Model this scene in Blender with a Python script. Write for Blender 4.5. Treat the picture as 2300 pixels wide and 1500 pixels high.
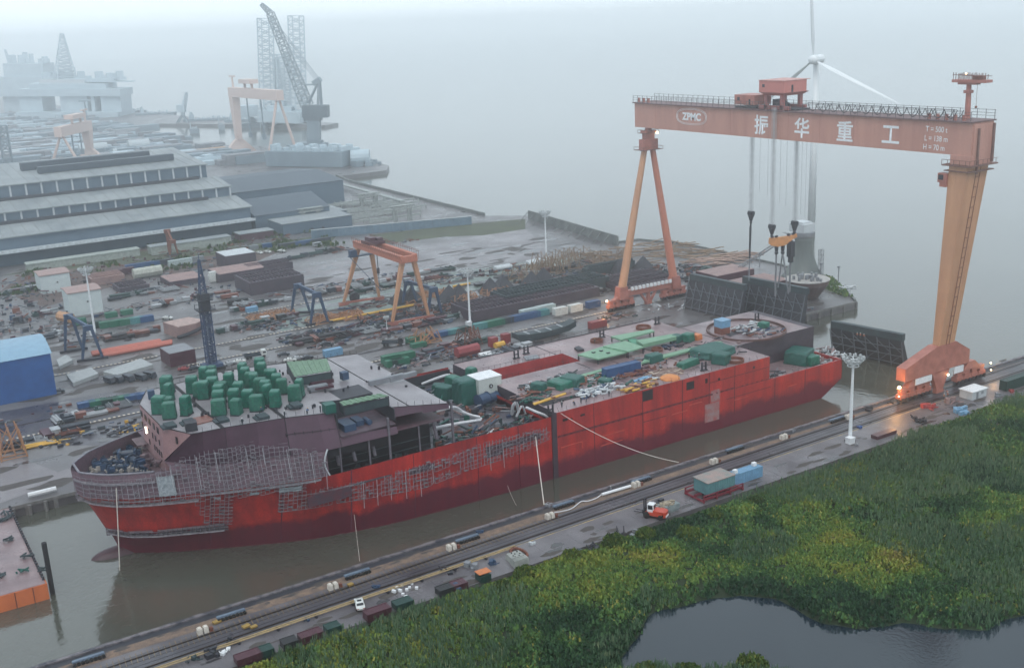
import bpy, math, random
from mathutils import Vector, Matrix, Euler
random.seed(7)
R = math.radians
scene = bpy.context.scene
for _o in list(bpy.data.objects):
    bpy.data.objects.remove(_o)
COL = scene.collection

# ------------------------------------------------------------------ camera
FPX, CW, CH, HC = 2472.0, 2300, 1500, 115.4
YAW, PITCH, ROLL = R(-58.448), R(15.875), R(2.61)
_F = Vector((math.sin(YAW)*math.cos(PITCH), math.cos(YAW)*math.cos(PITCH), -math.sin(PITCH)))
_r = Vector((math.cos(YAW), -math.sin(YAW), 0))
_d = _F.cross(_r)
CR = _r*math.cos(ROLL) + _d*math.sin(ROLL)
CD = _d*math.cos(ROLL) - _r*math.sin(ROLL)
cam_data = bpy.data.cameras.new('camera')
cam = bpy.data.objects.new('camera', cam_data)
COL.objects.link(cam)
cam_data.sensor_width = 36.0
cam_data.lens = FPX/CW*36.0
cam_data.clip_start = 1.0
cam_data.clip_end = 20000.0
_m = Matrix((CR, -CD, -_F)).transposed().to_4x4()
_m.translation = Vector((0, 0, HC))
cam.matrix_world = _m
scene.camera = cam

# ------------------------------------------------------------------ light
SUN_EL, SUN_AZ = R(55), R(121.5)
w = bpy.data.worlds.new("World")
scene.world = w
w.use_nodes = True
nt = w.node_tree
bg = nt.nodes['Background']
sky = nt.nodes.new('ShaderNodeTexSky')
sky.sky_type = 'NISHITA'
sky.sun_disc = False
sky.sun_elevation = SUN_EL
sky.sun_rotation = SUN_AZ
sky.air_density = 1.0
sky.dust_density = 1.5
hs = nt.nodes.new('ShaderNodeHueSaturation')
hs.inputs['Saturation'].default_value = 0.70
nt.links.new(sky.outputs[0], hs.inputs['Color'])
ovc = nt.nodes.new('ShaderNodeMix')      # cloud cover: the clear sky veiled by an even pale overcast
ovc.data_type = 'RGBA'
ovc.inputs['Factor'].default_value = 0.88
ovc.inputs['B'].default_value = (5.5, 6.25, 6.8, 1)
nt.links.new(hs.outputs[0], ovc.inputs['A'])
nt.links.new(ovc.outputs['Result'], bg.inputs['Color'])
bg.inputs['Strength'].default_value = 0.15
sun = bpy.data.lights.new('sun', 'SUN')
sun.energy = 0.8
sun.angle = R(25)
sun.color = (1.0, 0.95, 0.88)
so = bpy.data.objects.new('sun', sun)
COL.objects.link(so)
so.location = (0, 0, 400)
so.rotation_euler = (R(90)-SUN_EL, 0, R(180)-SUN_AZ)
scene.view_settings.view_transform = 'Standard'
scene.view_settings.look = 'None'
scene.view_settings.exposure = 0.42
scene.view_settings.gamma = 1.0
scene.cycles.volume_bounces = 6
HAZE_D = 0.00044
HAZE_COL = (0.975, 0.992, 1.0, 1)
scene.cycles.max_bounces = 8
scene.cycles.diffuse_bounces = 2
scene.cycles.glossy_bounces = 2
scene.cycles.transmission_bounces = 2
scene.cycles.sample_clamp_indirect = 4.0
scene.cycles.use_denoising = True

# ------------------------------------------------------------------ picture <-> place
def ray(x, y):
    return _F + CR*((x-1150)/FPX) + CD*((y-750)/FPX)
def G(x, y, z=0.0):
    v = ray(x, y); t = (HC-z)/-v.z
    return Vector((v.x*t, v.y*t, z))
def Zat(x, y, g):
    v = ray(x, y)
    return HC + v.z/math.hypot(v.x, v.y)*math.hypot(g[0], g[1])
def XP(x, y, X0):
    v = ray(x, y); t = X0/v.x
    return Vector((X0, v.y*t, HC+v.z*t))
def YP(x, y, Y0):
    v = ray(x, y); t = Y0/v.y
    return Vector((v.x*t, Y0, HC+v.z*t))

# ------------------------------------------------------------------ materials
MATS = {}
def mat(name, col, col2=None, rough=0.6, scale=0.6, detail=6, amount=1.0, bump=0.0, metal=0.0,
        band=None, fine=0.0, wet=0.0, spec=0.5, streak=False, emit=None, plates=None, lo=0.35, hi=0.68, ripple=None):
    if name in MATS:
        return MATS[name]
    m = bpy.data.materials.new(name)
    m.use_nodes = True
    n = m.node_tree.nodes; l = m.node_tree.links
    p = n['Principled BSDF']
    p.inputs['Roughness'].default_value = rough
    p.inputs['Metallic'].default_value = metal
    p.inputs['Specular IOR Level'].default_value = spec
    if emit:
        p.inputs['Emission Color'].default_value = (*col, 1)
        p.inputs['Emission Strength'].default_value = emit
    if col2 is None:
        col2 = tuple(c*0.62 for c in col)
    tc = n.new('ShaderNodeTexCoord')
    mp = n.new('ShaderNodeMapping')
    l.new(tc.outputs['Object'], mp.inputs['Vector'])
    if streak:
        mp.inputs['Scale'].default_value = (1, 1, 0.12)
    nz = n.new('ShaderNodeTexNoise')
    nz.inputs['Scale'].default_value = scale
    nz.inputs['Detail'].default_value = detail
    nz.inputs['Roughness'].default_value = 0.62
    l.new(mp.outputs[0], nz.inputs['Vector'])
    rp = n.new('ShaderNodeMapRange')
    rp.inputs['From Min'].default_value = lo
    rp.inputs['From Max'].default_value = hi
    rp.inputs['To Max'].default_value = amount
    l.new(nz.outputs['Fac'], rp.inputs['Value'])
    mx = n.new('ShaderNodeMix'); mx.data_type = 'RGBA'
    mx.inputs['A'].default_value = (*col, 1)
    mx.inputs['B'].default_value = (*col2, 1)
    l.new(rp.outputs[0], mx.inputs['Factor'])
    out = mx.outputs['Result']
    if fine > 0:
        n2 = n.new('ShaderNodeTexNoise')
        n2.inputs['Scale'].default_value = 3.2
        n2.inputs['Detail'].default_value = 3
        l.new(tc.outputs['Object'], n2.inputs['Vector'])
        r2 = n.new('ShaderNodeMapRange')
        r2.inputs['From Min'].default_value = 0.3; r2.inputs['From Max'].default_value = 0.7
        r2.inputs['To Min'].default_value = 1-fine; r2.inputs['To Max'].default_value = 1+fine
        l.new(n2.outputs['Fac'], r2.inputs['Value'])
        vm = n.new('ShaderNodeVectorMath'); vm.operation = 'SCALE'
        l.new(out, vm.inputs[0]); l.new(r2.outputs[0], vm.inputs['Scale'])
        out = vm.outputs[0]
    if plates:          # welded plating: slight tone change from plate to plate and rusty plate edges
        bw, bh, am = plates
        bt_ = n.new('ShaderNodeTexBrick'); cx_ = n.new('ShaderNodeSeparateXYZ'); cb_ = n.new('ShaderNodeCombineXYZ')
        l.new(tc.outputs['Object'], cx_.inputs[0]); l.new(cx_.outputs['Y'], cb_.inputs['X']); l.new(cx_.outputs['Z'], cb_.inputs['Y'])
        l.new(cb_.outputs[0], bt_.inputs['Vector'])
        bt_.inputs['Scale'].default_value = 1.0; bt_.inputs['Brick Width'].default_value = bw; bt_.inputs['Row Height'].default_value = bh
        bt_.inputs['Mortar Size'].default_value = 0.05; bt_.inputs['Mortar Smooth'].default_value = 0.6
        bt_.inputs['Color1'].default_value = (1, 1, 1, 1); bt_.inputs['Color2'].default_value = (1-am, 1-am, 1-am, 1); bt_.inputs['Mortar'].default_value = (1-am*2.2,)*3+(1,)
        pm = n.new('ShaderNodeMix'); pm.data_type = 'RGBA'; pm.blend_type = 'MULTIPLY'; pm.inputs['Factor'].default_value = 1
        l.new(out, pm.inputs['A']); l.new(bt_.outputs['Color'], pm.inputs['B']); out = pm.outputs['Result']
    if band:
        z0, wd, bc = band
        sp = n.new('ShaderNodeSeparateXYZ'); l.new(tc.outputs['Object'], sp.inputs[0])
        ad = n.new('ShaderNodeMath'); ad.operation = 'MULTIPLY_ADD'
        n3 = n.new('ShaderNodeTexNoise'); n3.inputs['Scale'].default_value = 0.12; n3.inputs['Detail'].default_value = 8
        n3.inputs['Roughness'].default_value = 0.7
        l.new(tc.outputs['Object'], n3.inputs['Vector'])
        l.new(n3.outputs['Fac'], ad.inputs[0]); ad.inputs[1].default_value = wd*3; l.new(sp.outputs['Z'], ad.inputs[2])
        r3 = n.new('ShaderNodeMapRange')
        r3.inputs['From Min'].default_value = z0+wd*1.5-wd*0.35; r3.inputs['From Max'].default_value = z0+wd*1.5+wd*0.35
        r3.inputs['To Min'].default_value = 0.88; r3.inputs['To Max'].default_value = 0
        l.new(ad.outputs[0], r3.inputs['Value'])
        m3 = n.new('ShaderNodeMix'); m3.data_type = 'RGBA'
        l.new(r3.outputs[0], m3.inputs['Factor']); l.new(out, m3.inputs['A'])
        m3.inputs['B'].default_value = (*bc, 1)
        out = m3.outputs['Result']
    l.new(out, p.inputs['Base Color'])
    if wet > 0:
        n4 = n.new('ShaderNodeTexNoise'); n4.inputs['Scale'].default_value = 0.07; n4.inputs['Detail'].default_value = 9
        n4.inputs['Roughness'].default_value = 0.65
        l.new(tc.outputs['Object'], n4.inputs['Vector'])
        r4 = n.new('ShaderNodeMapRange')
        r4.inputs['From Min'].default_value = 0.42; r4.inputs['From Max'].default_value = 0.66
        r4.inputs['To Min'].default_value = rough; r4.inputs['To Max'].default_value = rough*(1-wet)
        l.new(n4.outputs['Fac'], r4.inputs['Value'])
        l.new(r4.outputs[0], p.inputs['Roughness'])
    if bump > 0:
        b = n.new('ShaderNodeBump'); b.inputs['Distance'].default_value = bump
        b.inputs['Strength'].default_value = 0.6
        if ripple:
            n5 = n.new('ShaderNodeTexNoise'); n5.inputs['Scale'].default_value = ripple; n5.inputs['Detail'].default_value = 4
            l.new(tc.outputs['Object'], n5.inputs['Vector'])
            l.new(n5.outputs['Fac'], b.inputs['Height'])
        else:
            l.new(nz.outputs['Fac'], b.inputs['Height'])
        l.new(b.outputs[0], p.inputs['Normal'])
    MATS[name] = m
    return m

HULLRED = mat('hull_red', (0.46, 0.026, 0.018), (0.20, 0.012, 0.018), rough=0.5, scale=0.35, fine=0.2, streak=True, plates=(9.0, 2.4, 0.16), band=(2.9, 2.6, (0.060, 0.005, 0.020)), detail=8)
HULLRED2 = mat('hull_red_aft', (0.45, 0.032, 0.024), (0.22, 0.018, 0.022), rough=0.5, scale=0.32, fine=0.18, streak=True, plates=(10.2, 2.9, 0.13), band=(2.2, 3.4, (0.085, 0.008, 0.024)), detail=8)
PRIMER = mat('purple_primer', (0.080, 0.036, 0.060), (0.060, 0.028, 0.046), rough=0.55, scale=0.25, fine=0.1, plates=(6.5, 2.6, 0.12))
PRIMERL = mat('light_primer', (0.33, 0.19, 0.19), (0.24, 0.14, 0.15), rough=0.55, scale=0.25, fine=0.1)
DECKG = mat('grey_deck', (0.25, 0.235, 0.25), (0.18, 0.165, 0.18), rough=0.5, scale=0.12, fine=0.10, wet=0.45)
DECKP = mat('wet_pink_deck', (0.27, 0.195, 0.20), (0.12, 0.08, 0.09), rough=0.45, scale=0.10, fine=0.16, wet=0.6, detail=9)
DARK = mat('dark_steel', (0.028, 0.030, 0.040), (0.015, 0.016, 0.024), rough=0.6, scale=0.5)
DARKG = mat('dark_green_steel', (0.030, 0.055, 0.060), (0.02, 0.03, 0.04), rough=0.6, scale=0.5)
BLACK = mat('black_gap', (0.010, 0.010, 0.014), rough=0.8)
SCAF = mat('scaffold_grey', (0.25, 0.24, 0.26), (0.12, 0.11, 0.14), rough=0.6, scale=1.2)
SCAFD = mat('scaffold_dark', (0.10, 0.09, 0.12), (0.06, 0.05, 0.07), rough=0.7, scale=1.2)
NET = mat('scaffold_net', (0.30, 0.32, 0.34), (0.18, 0.20, 0.22), rough=0.8, scale=1.0)
ORANGE = mat('crane_orange', (0.49, 0.25, 0.195), (0.39, 0.19, 0.15), rough=0.5, scale=0.3, fine=0.05, streak=True, detail=9)
ORANGEY = mat('crane_leg_orange', (0.53, 0.28, 0.155), (0.42, 0.21, 0.12), rough=0.5, scale=0.3, fine=0.05, streak=True, detail=9, plates=(30, 4.5, 0.05))
ORANGER = mat('crane_red_orange', (0.40, 0.15, 0.115), (0.27, 0.09, 0.07), rough=0.5, scale=0.4, fine=0.08)
WHITE = mat('white_paint', (0.72, 0.73, 0.74), (0.58, 0.60, 0.62), rough=0.5, scale=0.5)
LGREY = mat('light_grey', (0.50, 0.53, 0.55), (0.40, 0.43, 0.45), rough=0.5, scale=0.4)
MGREY = mat('mid_grey', (0.22, 0.23, 0.25), (0.15, 0.16, 0.18), rough=0.55, scale=0.4)
ROPE = mat('steel_rope', (0.20, 0.21, 0.23), rough=0.6)
PALEROPE = mat('pale_rope', (0.62, 0.58, 0.52), (0.5, 0.46, 0.42), rough=0.8)
TARP = mat('green_tarp', (0.009, 0.145, 0.095), (0.004, 0.065, 0.048), rough=0.42, scale=0.9, bump=0.25, detail=5)
TARPD = mat('dark_green_tarp', (0.007, 0.095, 0.072), (0.005, 0.06, 0.055), rough=0.5, scale=0.9, bump=0.25)
PALEG = mat('pale_green_steel', (0.17, 0.32, 0.21), (0.13, 0.26, 0.17), rough=0.5, scale=0.5, fine=0.06)
MIDG = mat('mid_green_steel', (0.05, 0.24, 0.14), (0.03, 0.17, 0.10), rough=0.5, scale=0.5)
CONC = mat('quay_concrete', (0.145, 0.135, 0.145), (0.062, 0.056, 0.066), rough=0.55, scale=0.08, fine=0.12, wet=0.65, detail=9)
CONCW = mat('wall_concrete', (0.20, 0.195, 0.19), (0.09, 0.09, 0.09), rough=0.8, scale=0.3, streak=True)
GLASS = mat('dark_window', (0.02, 0.022, 0.03), rough=0.15)
TYRE = mat('black_rubber', (0.012, 0.012, 0.013), rough=0.8)
LAMP = mat('lit_lamp', (1.0, 0.72, 0.38), (1.0, 0.72, 0.38), emit=7)
LAMPW = mat('lit_lamp_white', (1.0, 0.93, 0.78), (1.0, 0.93, 0.78), emit=5)
RUST = mat('rust', (0.20, 0.07, 0.04), (0.11, 0.04, 0.03), rough=0.8, scale=1.0)
TAN = mat('tan_ballast', (0.20, 0.135, 0.095), (0.085, 0.065, 0.06), rough=0.8, scale=0.5, fine=0.25)
YELLOW = mat('yellow_paint', (0.62, 0.36, 0.05), (0.48, 0.27, 0.05), rough=0.6, scale=0.5)
BLUE = mat('blue_paint', (0.02, 0.09, 0.28), (0.015, 0.06, 0.20), rough=0.5, scale=0.3, fine=0.05)
BLUED = mat('dull_blue_steel', (0.03, 0.065, 0.13), (0.02, 0.045, 0.09), rough=0.5, scale=0.5)
REDP = mat('red_paint', (0.36, 0.05, 0.05), (0.25, 0.04, 0.045), rough=0.5, scale=0.5, fine=0.1)
def cmat(key):
    """container / vehicle colours"""
    t = {'blue': (0.03, 0.09, 0.22), 'green': (0.02, 0.15, 0.09), 'teal': (0.07, 0.24, 0.25), 'red': (0.27, 0.045, 0.05),
         'maroon': (0.075, 0.025, 0.038), 'grey': (0.20, 0.22, 0.24), 'white': (0.60, 0.62, 0.60), 'pale': (0.42, 0.50, 0.50),
         'dark': (0.035, 0.045, 0.06), 'lightblue': (0.16, 0.33, 0.50), 'orange': (0.55, 0.17, 0.05), 'yellow': (0.55, 0.33, 0.05),
         'dgreen': (0.012, 0.048, 0.042), 'rust': (0.20, 0.075, 0.055), 'silver': (0.35, 0.37, 0.39), 'black': (0.02, 0.022, 0.026)}[key]
    return mat('paint_'+key, t, tuple(c*0.7 for c in t), rough=0.42, scale=0.8, fine=0.08)

# ------------------------------------------------------------------ mesh builder
class MB:
    def __init__(s):
        s.v = []; s.f = []; s.mi = []; s.cur = 0; s.sm = False
    def face(s, *idx):
        s.f.append(idx); s.mi.append(s.cur)
    def add(s, vs, fs):
        b = len(s.v)
        s.v.extend([tuple(x) for x in vs])
        for q in fs:
            s.f.append(tuple(i+b for i in q)); s.mi.append(s.cur)
        return s
    def boxb(s, x0, x1, y0, y1, z0, z1, M=None):
        vs = [Vector((x, y, z)) for z in (z0, z1) for y in (y0, y1) for x in (x0, x1)]
        if M is not None:
            vs = [M @ q for q in vs]
        return s.add(vs, [(0, 2, 3, 1), (4, 5, 7, 6), (0, 1, 5, 4), (2, 6, 7, 3), (0, 4, 6, 2), (1, 3, 7, 5)])
    def box(s, c, sz, rz=0.0, top=1.0):
        """box standing on c (bottom centre)"""
        M = Matrix.Translation(Vector(c)) @ Matrix.Rotation(rz, 4, 'Z')
        a, b, h = sz[0]/2, sz[1]/2, sz[2]
        vs = [M @ Vector((x*k, y*k, z)) for z, k in ((0, 1), (h, top)) for y in (-b, b) for x in (-a, a)]
        return s.add(vs, [(0, 2, 3, 1), (4, 5, 7, 6), (0, 1, 5, 4), (2, 6, 7, 3), (0, 4, 6, 2), (1, 3, 7, 5)])
    def beam(s, p, q, a, b=None, up=(0, 0, 1), a2=None, b2=None):
        p = Vector(p); q = Vector(q)
        b = a if b is None else b
        a2 = a if a2 is None else a2
        b2 = b if b2 is None else b2
        d = (q-p)
        if d.length < 1e-6:
            return s
        d.normalize(); u = Vector(up)
        if abs(d.dot(u)) > 0.99:
            u = Vector((0, 1, 0))
        x = d.cross(u).normalized(); y = x.cross(d).normalized()
        vs = [p+x*i*a/2+y*j*b/2 for j in (-1, 1) for i in (-1, 1)] + [q+x*i*a2/2+y*j*b2/2 for j in (-1, 1) for i in (-1, 1)]
        return s.add(vs, [(0, 2, 3, 1), (4, 5, 7, 6), (0, 1, 5, 4), (2, 6, 7, 3), (0, 4, 6, 2), (1, 3, 7, 5)])
    def tube(s, p, q, r, r2=None, n=8, caps=True):
        p = Vector(p); q = Vector(q); r2 = r if r2 is None else r2
        d = (q-p).normalized(); u = Vector((0, 0, 1))
        if abs(d.dot(u)) > 0.99:
            u = Vector((0, 1, 0))
        x = d.cross(u).normalized(); y = x.cross(d)
        vs = []
        for c, rr in ((p, r), (q, r2)):
            for k in range(n):
                a = 2*math.pi*k/n
                vs.append(c+x*(rr*math.cos(a))+y*(rr*math.sin(a)))
        fs = [(k, (k+1) % n, n+(k+1) % n, n+k) for k in range(n)]
        if caps:
            fs += [tuple(range(n-1, -1, -1)), tuple(range(n, 2*n))]
        return s.add(vs, fs)
    def path(s, pts, r, n=5):
        for a, b in zip(pts[:-1], pts[1:]):
            s.tube(a, b, r, n=n, caps=False)
        return s
    def prism(s, poly, z0, z1, M=None):
        n = len(poly)
        vs = [Vector((x, y, z0)) for x, y in poly]+[Vector((x, y, z1)) for x, y in poly]
        if M is not None:
            vs = [M @ q for q in vs]
        area = sum(poly[i][0]*poly[(i+1) % n][1]-poly[(i+1) % n][0]*poly[i][1] for i in range(n))
        bot, top = tuple(range(n-1, -1, -1)), tuple(range(n, 2*n))
        sd = [(i, (i+1) % n, n+(i+1) % n, n+i) for i in range(n)]
        if area < 0:
            bot, top = bot[::-1], top[::-1]; sd = [q[::-1] for q in sd]
        return s.add(vs, [bot, top]+sd)
    def lathe(s, prof, c=(0, 0, 0), n=20):
        """profile of (r, z)"""
        vs = []; fs = []
        c = Vector(c)
        for r, z in prof:
            for k in range(n):
                a = 2*math.pi*k/n
                vs.append(c+Vector((r*math.cos(a), r*math.sin(a), z)))
        for i in range(len(prof)-1):
            for k in range(n):
                fs.append((i*n+k, i*n+(k+1) % n, (i+1)*n+(k+1) % n, (i+1)*n+k))
        fs.append(tuple(range(n-1, -1, -1)))
        fs.append(tuple(range((len(prof)-1)*n, len(prof)*n)))
        return s.add(vs, fs)
    def grid(s, P):
        """P[i][j] points"""
        n = len(P[0]); vs = [q for row in P for q in row]
        fs = [(i*n+j, (i+1)*n+j, (i+1)*n+j+1, i*n+j+1) for i in range(len(P)-1) for j in range(n-1)]
        return s.add(vs, fs)
    def ball(s, c, r, n=8, m=5, sz=1.0):
        prof = [(max(r*math.sin(math.pi*i/m), 0.001), -r*sz*math.cos(math.pi*i/m)) for i in range(m+1)]
        return s.lathe(prof, c, n)
    def lattice(s, p, q, w, w2, r, bays, rb=None, n=4, third=False):
        """four-chord lattice mast from p to q"""
        p = Vector(p); q = Vector(q); d = (q-p).normalized(); rb = rb or r*0.6
        u = Vector((0, 0, 1)) if abs(d.z) < 0.9 else Vector((0, 1, 0))
        x = d.cross(u).normalized(); y = x.cross(d).normalized()
        def ring(t):
            c = p.lerp(q, t); ww = (w+(w2-w)*t)/2
            return [c+x*ww*i+y*ww*j for i, j in ((-1, -1), (1, -1), (1, 1), (-1, 1))]
        prev = ring(0)
        for k in range(bays):
            nx = ring((k+1)/bays)
            for i in range(4):
                s.tube(prev[i], nx[i], r, n=n, caps=False)
                j = (i+1) % 4
                s.tube(prev[i], nx[j], rb, n=n, caps=False) if k % 2 == 0 else s.tube(prev[j], nx[i], rb, n=n, caps=False)
                s.tube(nx[i], nx[j], rb, n=n, caps=False)
            prev = nx
        return s
    def build(s, name, mats, parent=None, base=None, smooth=False):
        me = bpy.data.meshes.new(name)
        if base is None and parent is not None and getattr(parent, 'type', '') == 'EMPTY':
            base = parent.location
            if parent.rotation_euler.z:
                mi = Matrix.Rotation(-parent.rotation_euler.z, 3, 'Z')
                s.v = [tuple(mi @ (Vector(q)-base)) for q in s.v]; base = None
        if base is not None:
            bx, by, bz = base
            s.v = [(a-bx, b-by, c-bz) for a, b, c in s.v]
        me.from_pydata(s.v, [], s.f)
        if not isinstance(mats, (list, tuple)):
            mats = [mats]
        for m in mats:
            me.materials.append(m)
        if len(mats) > 1:
            me.polygons.foreach_set('material_index', s.mi)
        if smooth:
            me.polygons.foreach_set('use_smooth', [True]*len(me.polygons))
        me.update()
        o = bpy.data.objects.new(name, me)
        COL.objects.link(o)
        if parent is not None:
            o.parent = parent
        return o

def thing(name, label, cat, loc=(0, 0, 0), rz=0.0, group=None):
    o = bpy.data.objects.new(name, None)
    o.empty_display_size = 0.5
    COL.objects.link(o)
    o.location = Vector(loc); o.rotation_euler = (0, 0, rz)
    o['label'] = label; o['category'] = cat
    if group:
        o['group'] = group
    return o
def tag(o, label, cat, group=None):
    o['label'] = label; o['category'] = cat
    if group:
        o['group'] = group
    return o
def one(name, mb, m, label, cat, loc=(0, 0, 0), rz=0.0, group=None, smooth=False):
    """a thing that is one mesh; mb in local coordinates"""
    o = mb.build(name, m, smooth=smooth)
    o.location = Vector(loc); o.rotation_euler = (0, 0, rz)
    return tag(o, label, cat, group)
def onew(name, mb, m, label, cat, base, group=None, smooth=False):
    """a thing that is one mesh; mb in world coordinates"""
    o = mb.build(name, m, base=Vector(base), smooth=smooth)
    o.location = Vector(base)
    return tag(o, label, cat, group)
def struct(name, mb, m, kind='structure'):
    o = mb.build(name, m)
    o['kind'] = kind
    return o
def sub(o, name, mb, m):
    """sub-part in the same frame as its part (part sits at parent's origin)"""
    c = mb.build(name, m)
    c.parent = o
    return c
def kids(o):
    return [c for c in bpy.data.objects if c.parent == o]
PROTO = {}
def dup(root, loc, rz=0.0, label=None, group=None, sc=1.0, swap=None):
    tree = PROTO.get(root.name)
    if tree is None:
        tree = [(c, kids(c)) for c in kids(root)]
        PROTO[root.name] = tree
    def mk(src, par):
        c = src.copy(); COL.objects.link(c)
        if par is not None:
            c.parent = par
        if swap and src.type == 'MESH':
            for k, s in enumerate(c.material_slots):
                if s.material and s.material.name in swap:
                    mm = swap[s.material.name]
                    s.link = 'OBJECT'; s.material = mm
        return c
    r = mk(root, None)
    r.location = Vector(loc); r.rotation_euler = (0, 0, rz); r.scale = (sc, sc, sc) if not isinstance(sc, tuple) else sc
    if label:
        r['label'] = label
    if group:
        r['group'] = group
    for c, gs in tree:
        cc = mk(c, r)
        for g in gs:
            mk(g, cc)
    return r
# ------------------------------------------------------------------ setting: water, land, quays
SEAM = mat('river_water', (0.072, 0.076, 0.062), (0.055, 0.058, 0.047), rough=0.09, scale=0.012, spec=1.0, bump=0.10, ripple=0.55)
WZ = -3.2
mb = MB(); mb.add([(-7000, -3000, WZ), (3000, -3000, WZ), (3000, 7000, WZ), (-7000, 7000, WZ)], [(0, 1, 2, 3)])
struct('river_water', mb, SEAM)
mb = MB(); mb.add([(-7050, -3050, -9), (3050, -3050, -9), (3050, 7050, -9), (-7050, 7050, -9)], [(0, 1, 2, 3)])
struct('river_bed', mb, mat('silt', (0.15, 0.12, 0.09), rough=0.9))

YARD = mat('yard_concrete', (0.148, 0.142, 0.146), (0.055, 0.05, 0.056), rough=0.5, scale=0.035, fine=0.10, wet=0.6, detail=11)
land = [(-294, -900), (-294, 345), (-318, 362), (-360, 371), (-430, 372), (-455, 362), (-457, 350), (-536, 352), (-540, 368), (-556, 368), (-583, 342),
        (-794, 346), (-834, 352), (-836, 398), (-864, 414), (-942, 419), (-1060, 440), (-1110, 405), (-1206, 359), (-1350, 352), (-1516, 353), (-1569, 402),
        (-1440, 470), (-1300, 540), (-1320, 566), (-1600, 478), (-1890, 450), (-2183, 400), (-4200, 300), (-4200, -900)]
mb = MB(); mb.prism(land, -8, 0.0)
struct('yard_ground', mb, YARD)
# patches of earth, old paint and ballast on the yard
def sheet(name, poly, m, z=0.006, smooth=False):
    mb = MB(); mb.add([(x, y, z) for x, y in poly], [tuple(range(len(poly)))])
    o = struct(name, mb, m)
    return o
def rect(x0, x1, y0, y1):
    return [(x0, y0), (x1, y0), (x1, y1), (x0, y1)]
def gp(*pts):
    return [tuple(G(*p)[:2]) for p in pts]
EARTH = mat('brown_earth', (0.11, 0.075, 0.065), (0.07, 0.055, 0.055), rough=0.9, scale=0.08, fine=0.3)
GREENGR = mat('faded_green_ground', (0.14, 0.19, 0.17), (0.12, 0.14, 0.13), rough=0.55, scale=0.05, fine=0.15, wet=0.6)
GRASSD = mat('dull_grass', (0.07, 0.085, 0.045), (0.05, 0.055, 0.04), rough=0.95, scale=0.08, fine=0.35)
PALEC = mat('pale_slab', (0.20, 0.185, 0.195), (0.12, 0.11, 0.12), rough=0.5, scale=0.05, fine=0.08, wet=0.5, detail=9)
ASPH = mat('wet_asphalt', (0.07, 0.066, 0.078), (0.035, 0.033, 0.043), rough=0.45, scale=0.10, fine=0.2, wet=0.6)
sheet('earth_ground', gp((0, 655), (120, 560), (560, 560), (640, 560), (560, 595), (330, 620), (100, 690)), EARTH, 0.008)
sheet('grass_ground', gp((0, 620), (240, 570), (600, 545), (760, 525), (740, 548), (420, 580), (210, 600)), GRASSD, 0.012)
sheet('grass_ground', gp((830, 528), (1080, 500), (1180, 492), (1180, 525), (1000, 532), (860, 548)), GRASSD, 0.012)
sheet('painted_ground', gp((560, 720), (1010, 612), (1210, 585), (1330, 577), (1300, 600), (1050, 655), (780, 712), (640, 745)), GREENGR, 0.012)
sheet('slab_ground', gp((640, 612), (1010, 540), (1180, 515), (1230, 555), (1215, 580), (980, 605), (660, 655)), PALEC, 0.016)
sheet('dark_ground', gp((430, 1000), (0, 1000), (0, 925), (300, 870)), ASPH, 0.008)
sheet('slab_ground', gp((130, 1060), (330, 990), (330, 1010), (0, 1130), (0, 1010)), PALEC, 0.016)
for k, (pts) in enumerate([((170, 868), (240, 845), (340, 830), (345, 850), (200, 885)), ((135, 860), (210, 838), (232, 850), (160, 872))]):
    pass
# rail beds of the gantry crane on the far quay, with white sleepers, and yard rails
SLEEP = mat('pale_sleepers', (0.55, 0.50, 0.42), (0.40, 0.34, 0.28), rough=0.8)
RAIL = mat('rail_steel', (0.045, 0.04, 0.04), (0.07, 0.045, 0.035), rough=0.4, metal=0.6)
def railway(x, y0, y1, name='crane_rail_track', sleepers=True, dz=0.02, xs=0.0):
    mb = MB()
    for dx in (0, ):
        mb.boxb(x-0.12, x+0.12, y0, y1, 0.012, 0.16)
    if sleepers:
        mb.cur = 1
        y = y0
        while y < y1:
            if random.random() < 0.93:
                mb.boxb(x-1.5, x-0.35, y, y+0.7, 0.0, 0.10+random.random()*0.03)
            y += 1.5
    mb.cur = 2
    mb.add([(x-2.4, y0, 0.02), (x+1.2, y0, 0.02), (x+1.2, y1, 0.02), (x-2.4, y1, 0.02)], [(0, 1, 2, 3)])
    return struct(name, mb, [RAIL, SLEEP, ASPH])
railway(-347.0, -20, 340)
railway(-360, -20, 330, sleepers=False)
railway(-388, 100, 330)
railway(-427, 120, 330, sleepers=False)
railway(-447, 140, 330)
railway(-408, 20, 160)

# seawall (raised wall along the far water edge) and cofferdam
SEAW = mat('seawall_concrete', (0.16, 0.17, 0.165), (0.10, 0.11, 0.11), rough=0.85, scale=0.2, streak=True)
mb = MB(); mb.beam((-583, 342, 0.9), (-794, 346, 0.9), 1.2, 1.8); mb.beam((-794, 346, 0.9), (-834, 352, 0.9), 1.2, 1.8)
onew('seawall', mb, SEAW, 'long low concrete seawall running out between the pipe yard and the open water', 'sea wall', (-690, 343, 0))
mb = MB()
a, b = G(1188, 492), G(1388, 552)
for k in range(12):
    p = a.lerp(b, k/12); q = a.lerp(b, (k+1)/12)
    h = 5.2
    mb.beam(p+Vector((0, 0, h/2)), q+Vector((0, 0, h/2)), 1.0, h)
    mb.beam(p+Vector((0, 0, h*0.9)), p+Vector((3.5, -9, 0)), 0.3)
wallt = onew('dock_wall', mb, SEAW, 'tall grey dock gate wall with slanting props at the end of the wet slab', 'dock wall', a)
mb = MB()
pts = [(-294, 345), (-318, 362), (-360, 371), (-430, 372), (-455, 362), (-457, 350)]
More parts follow.
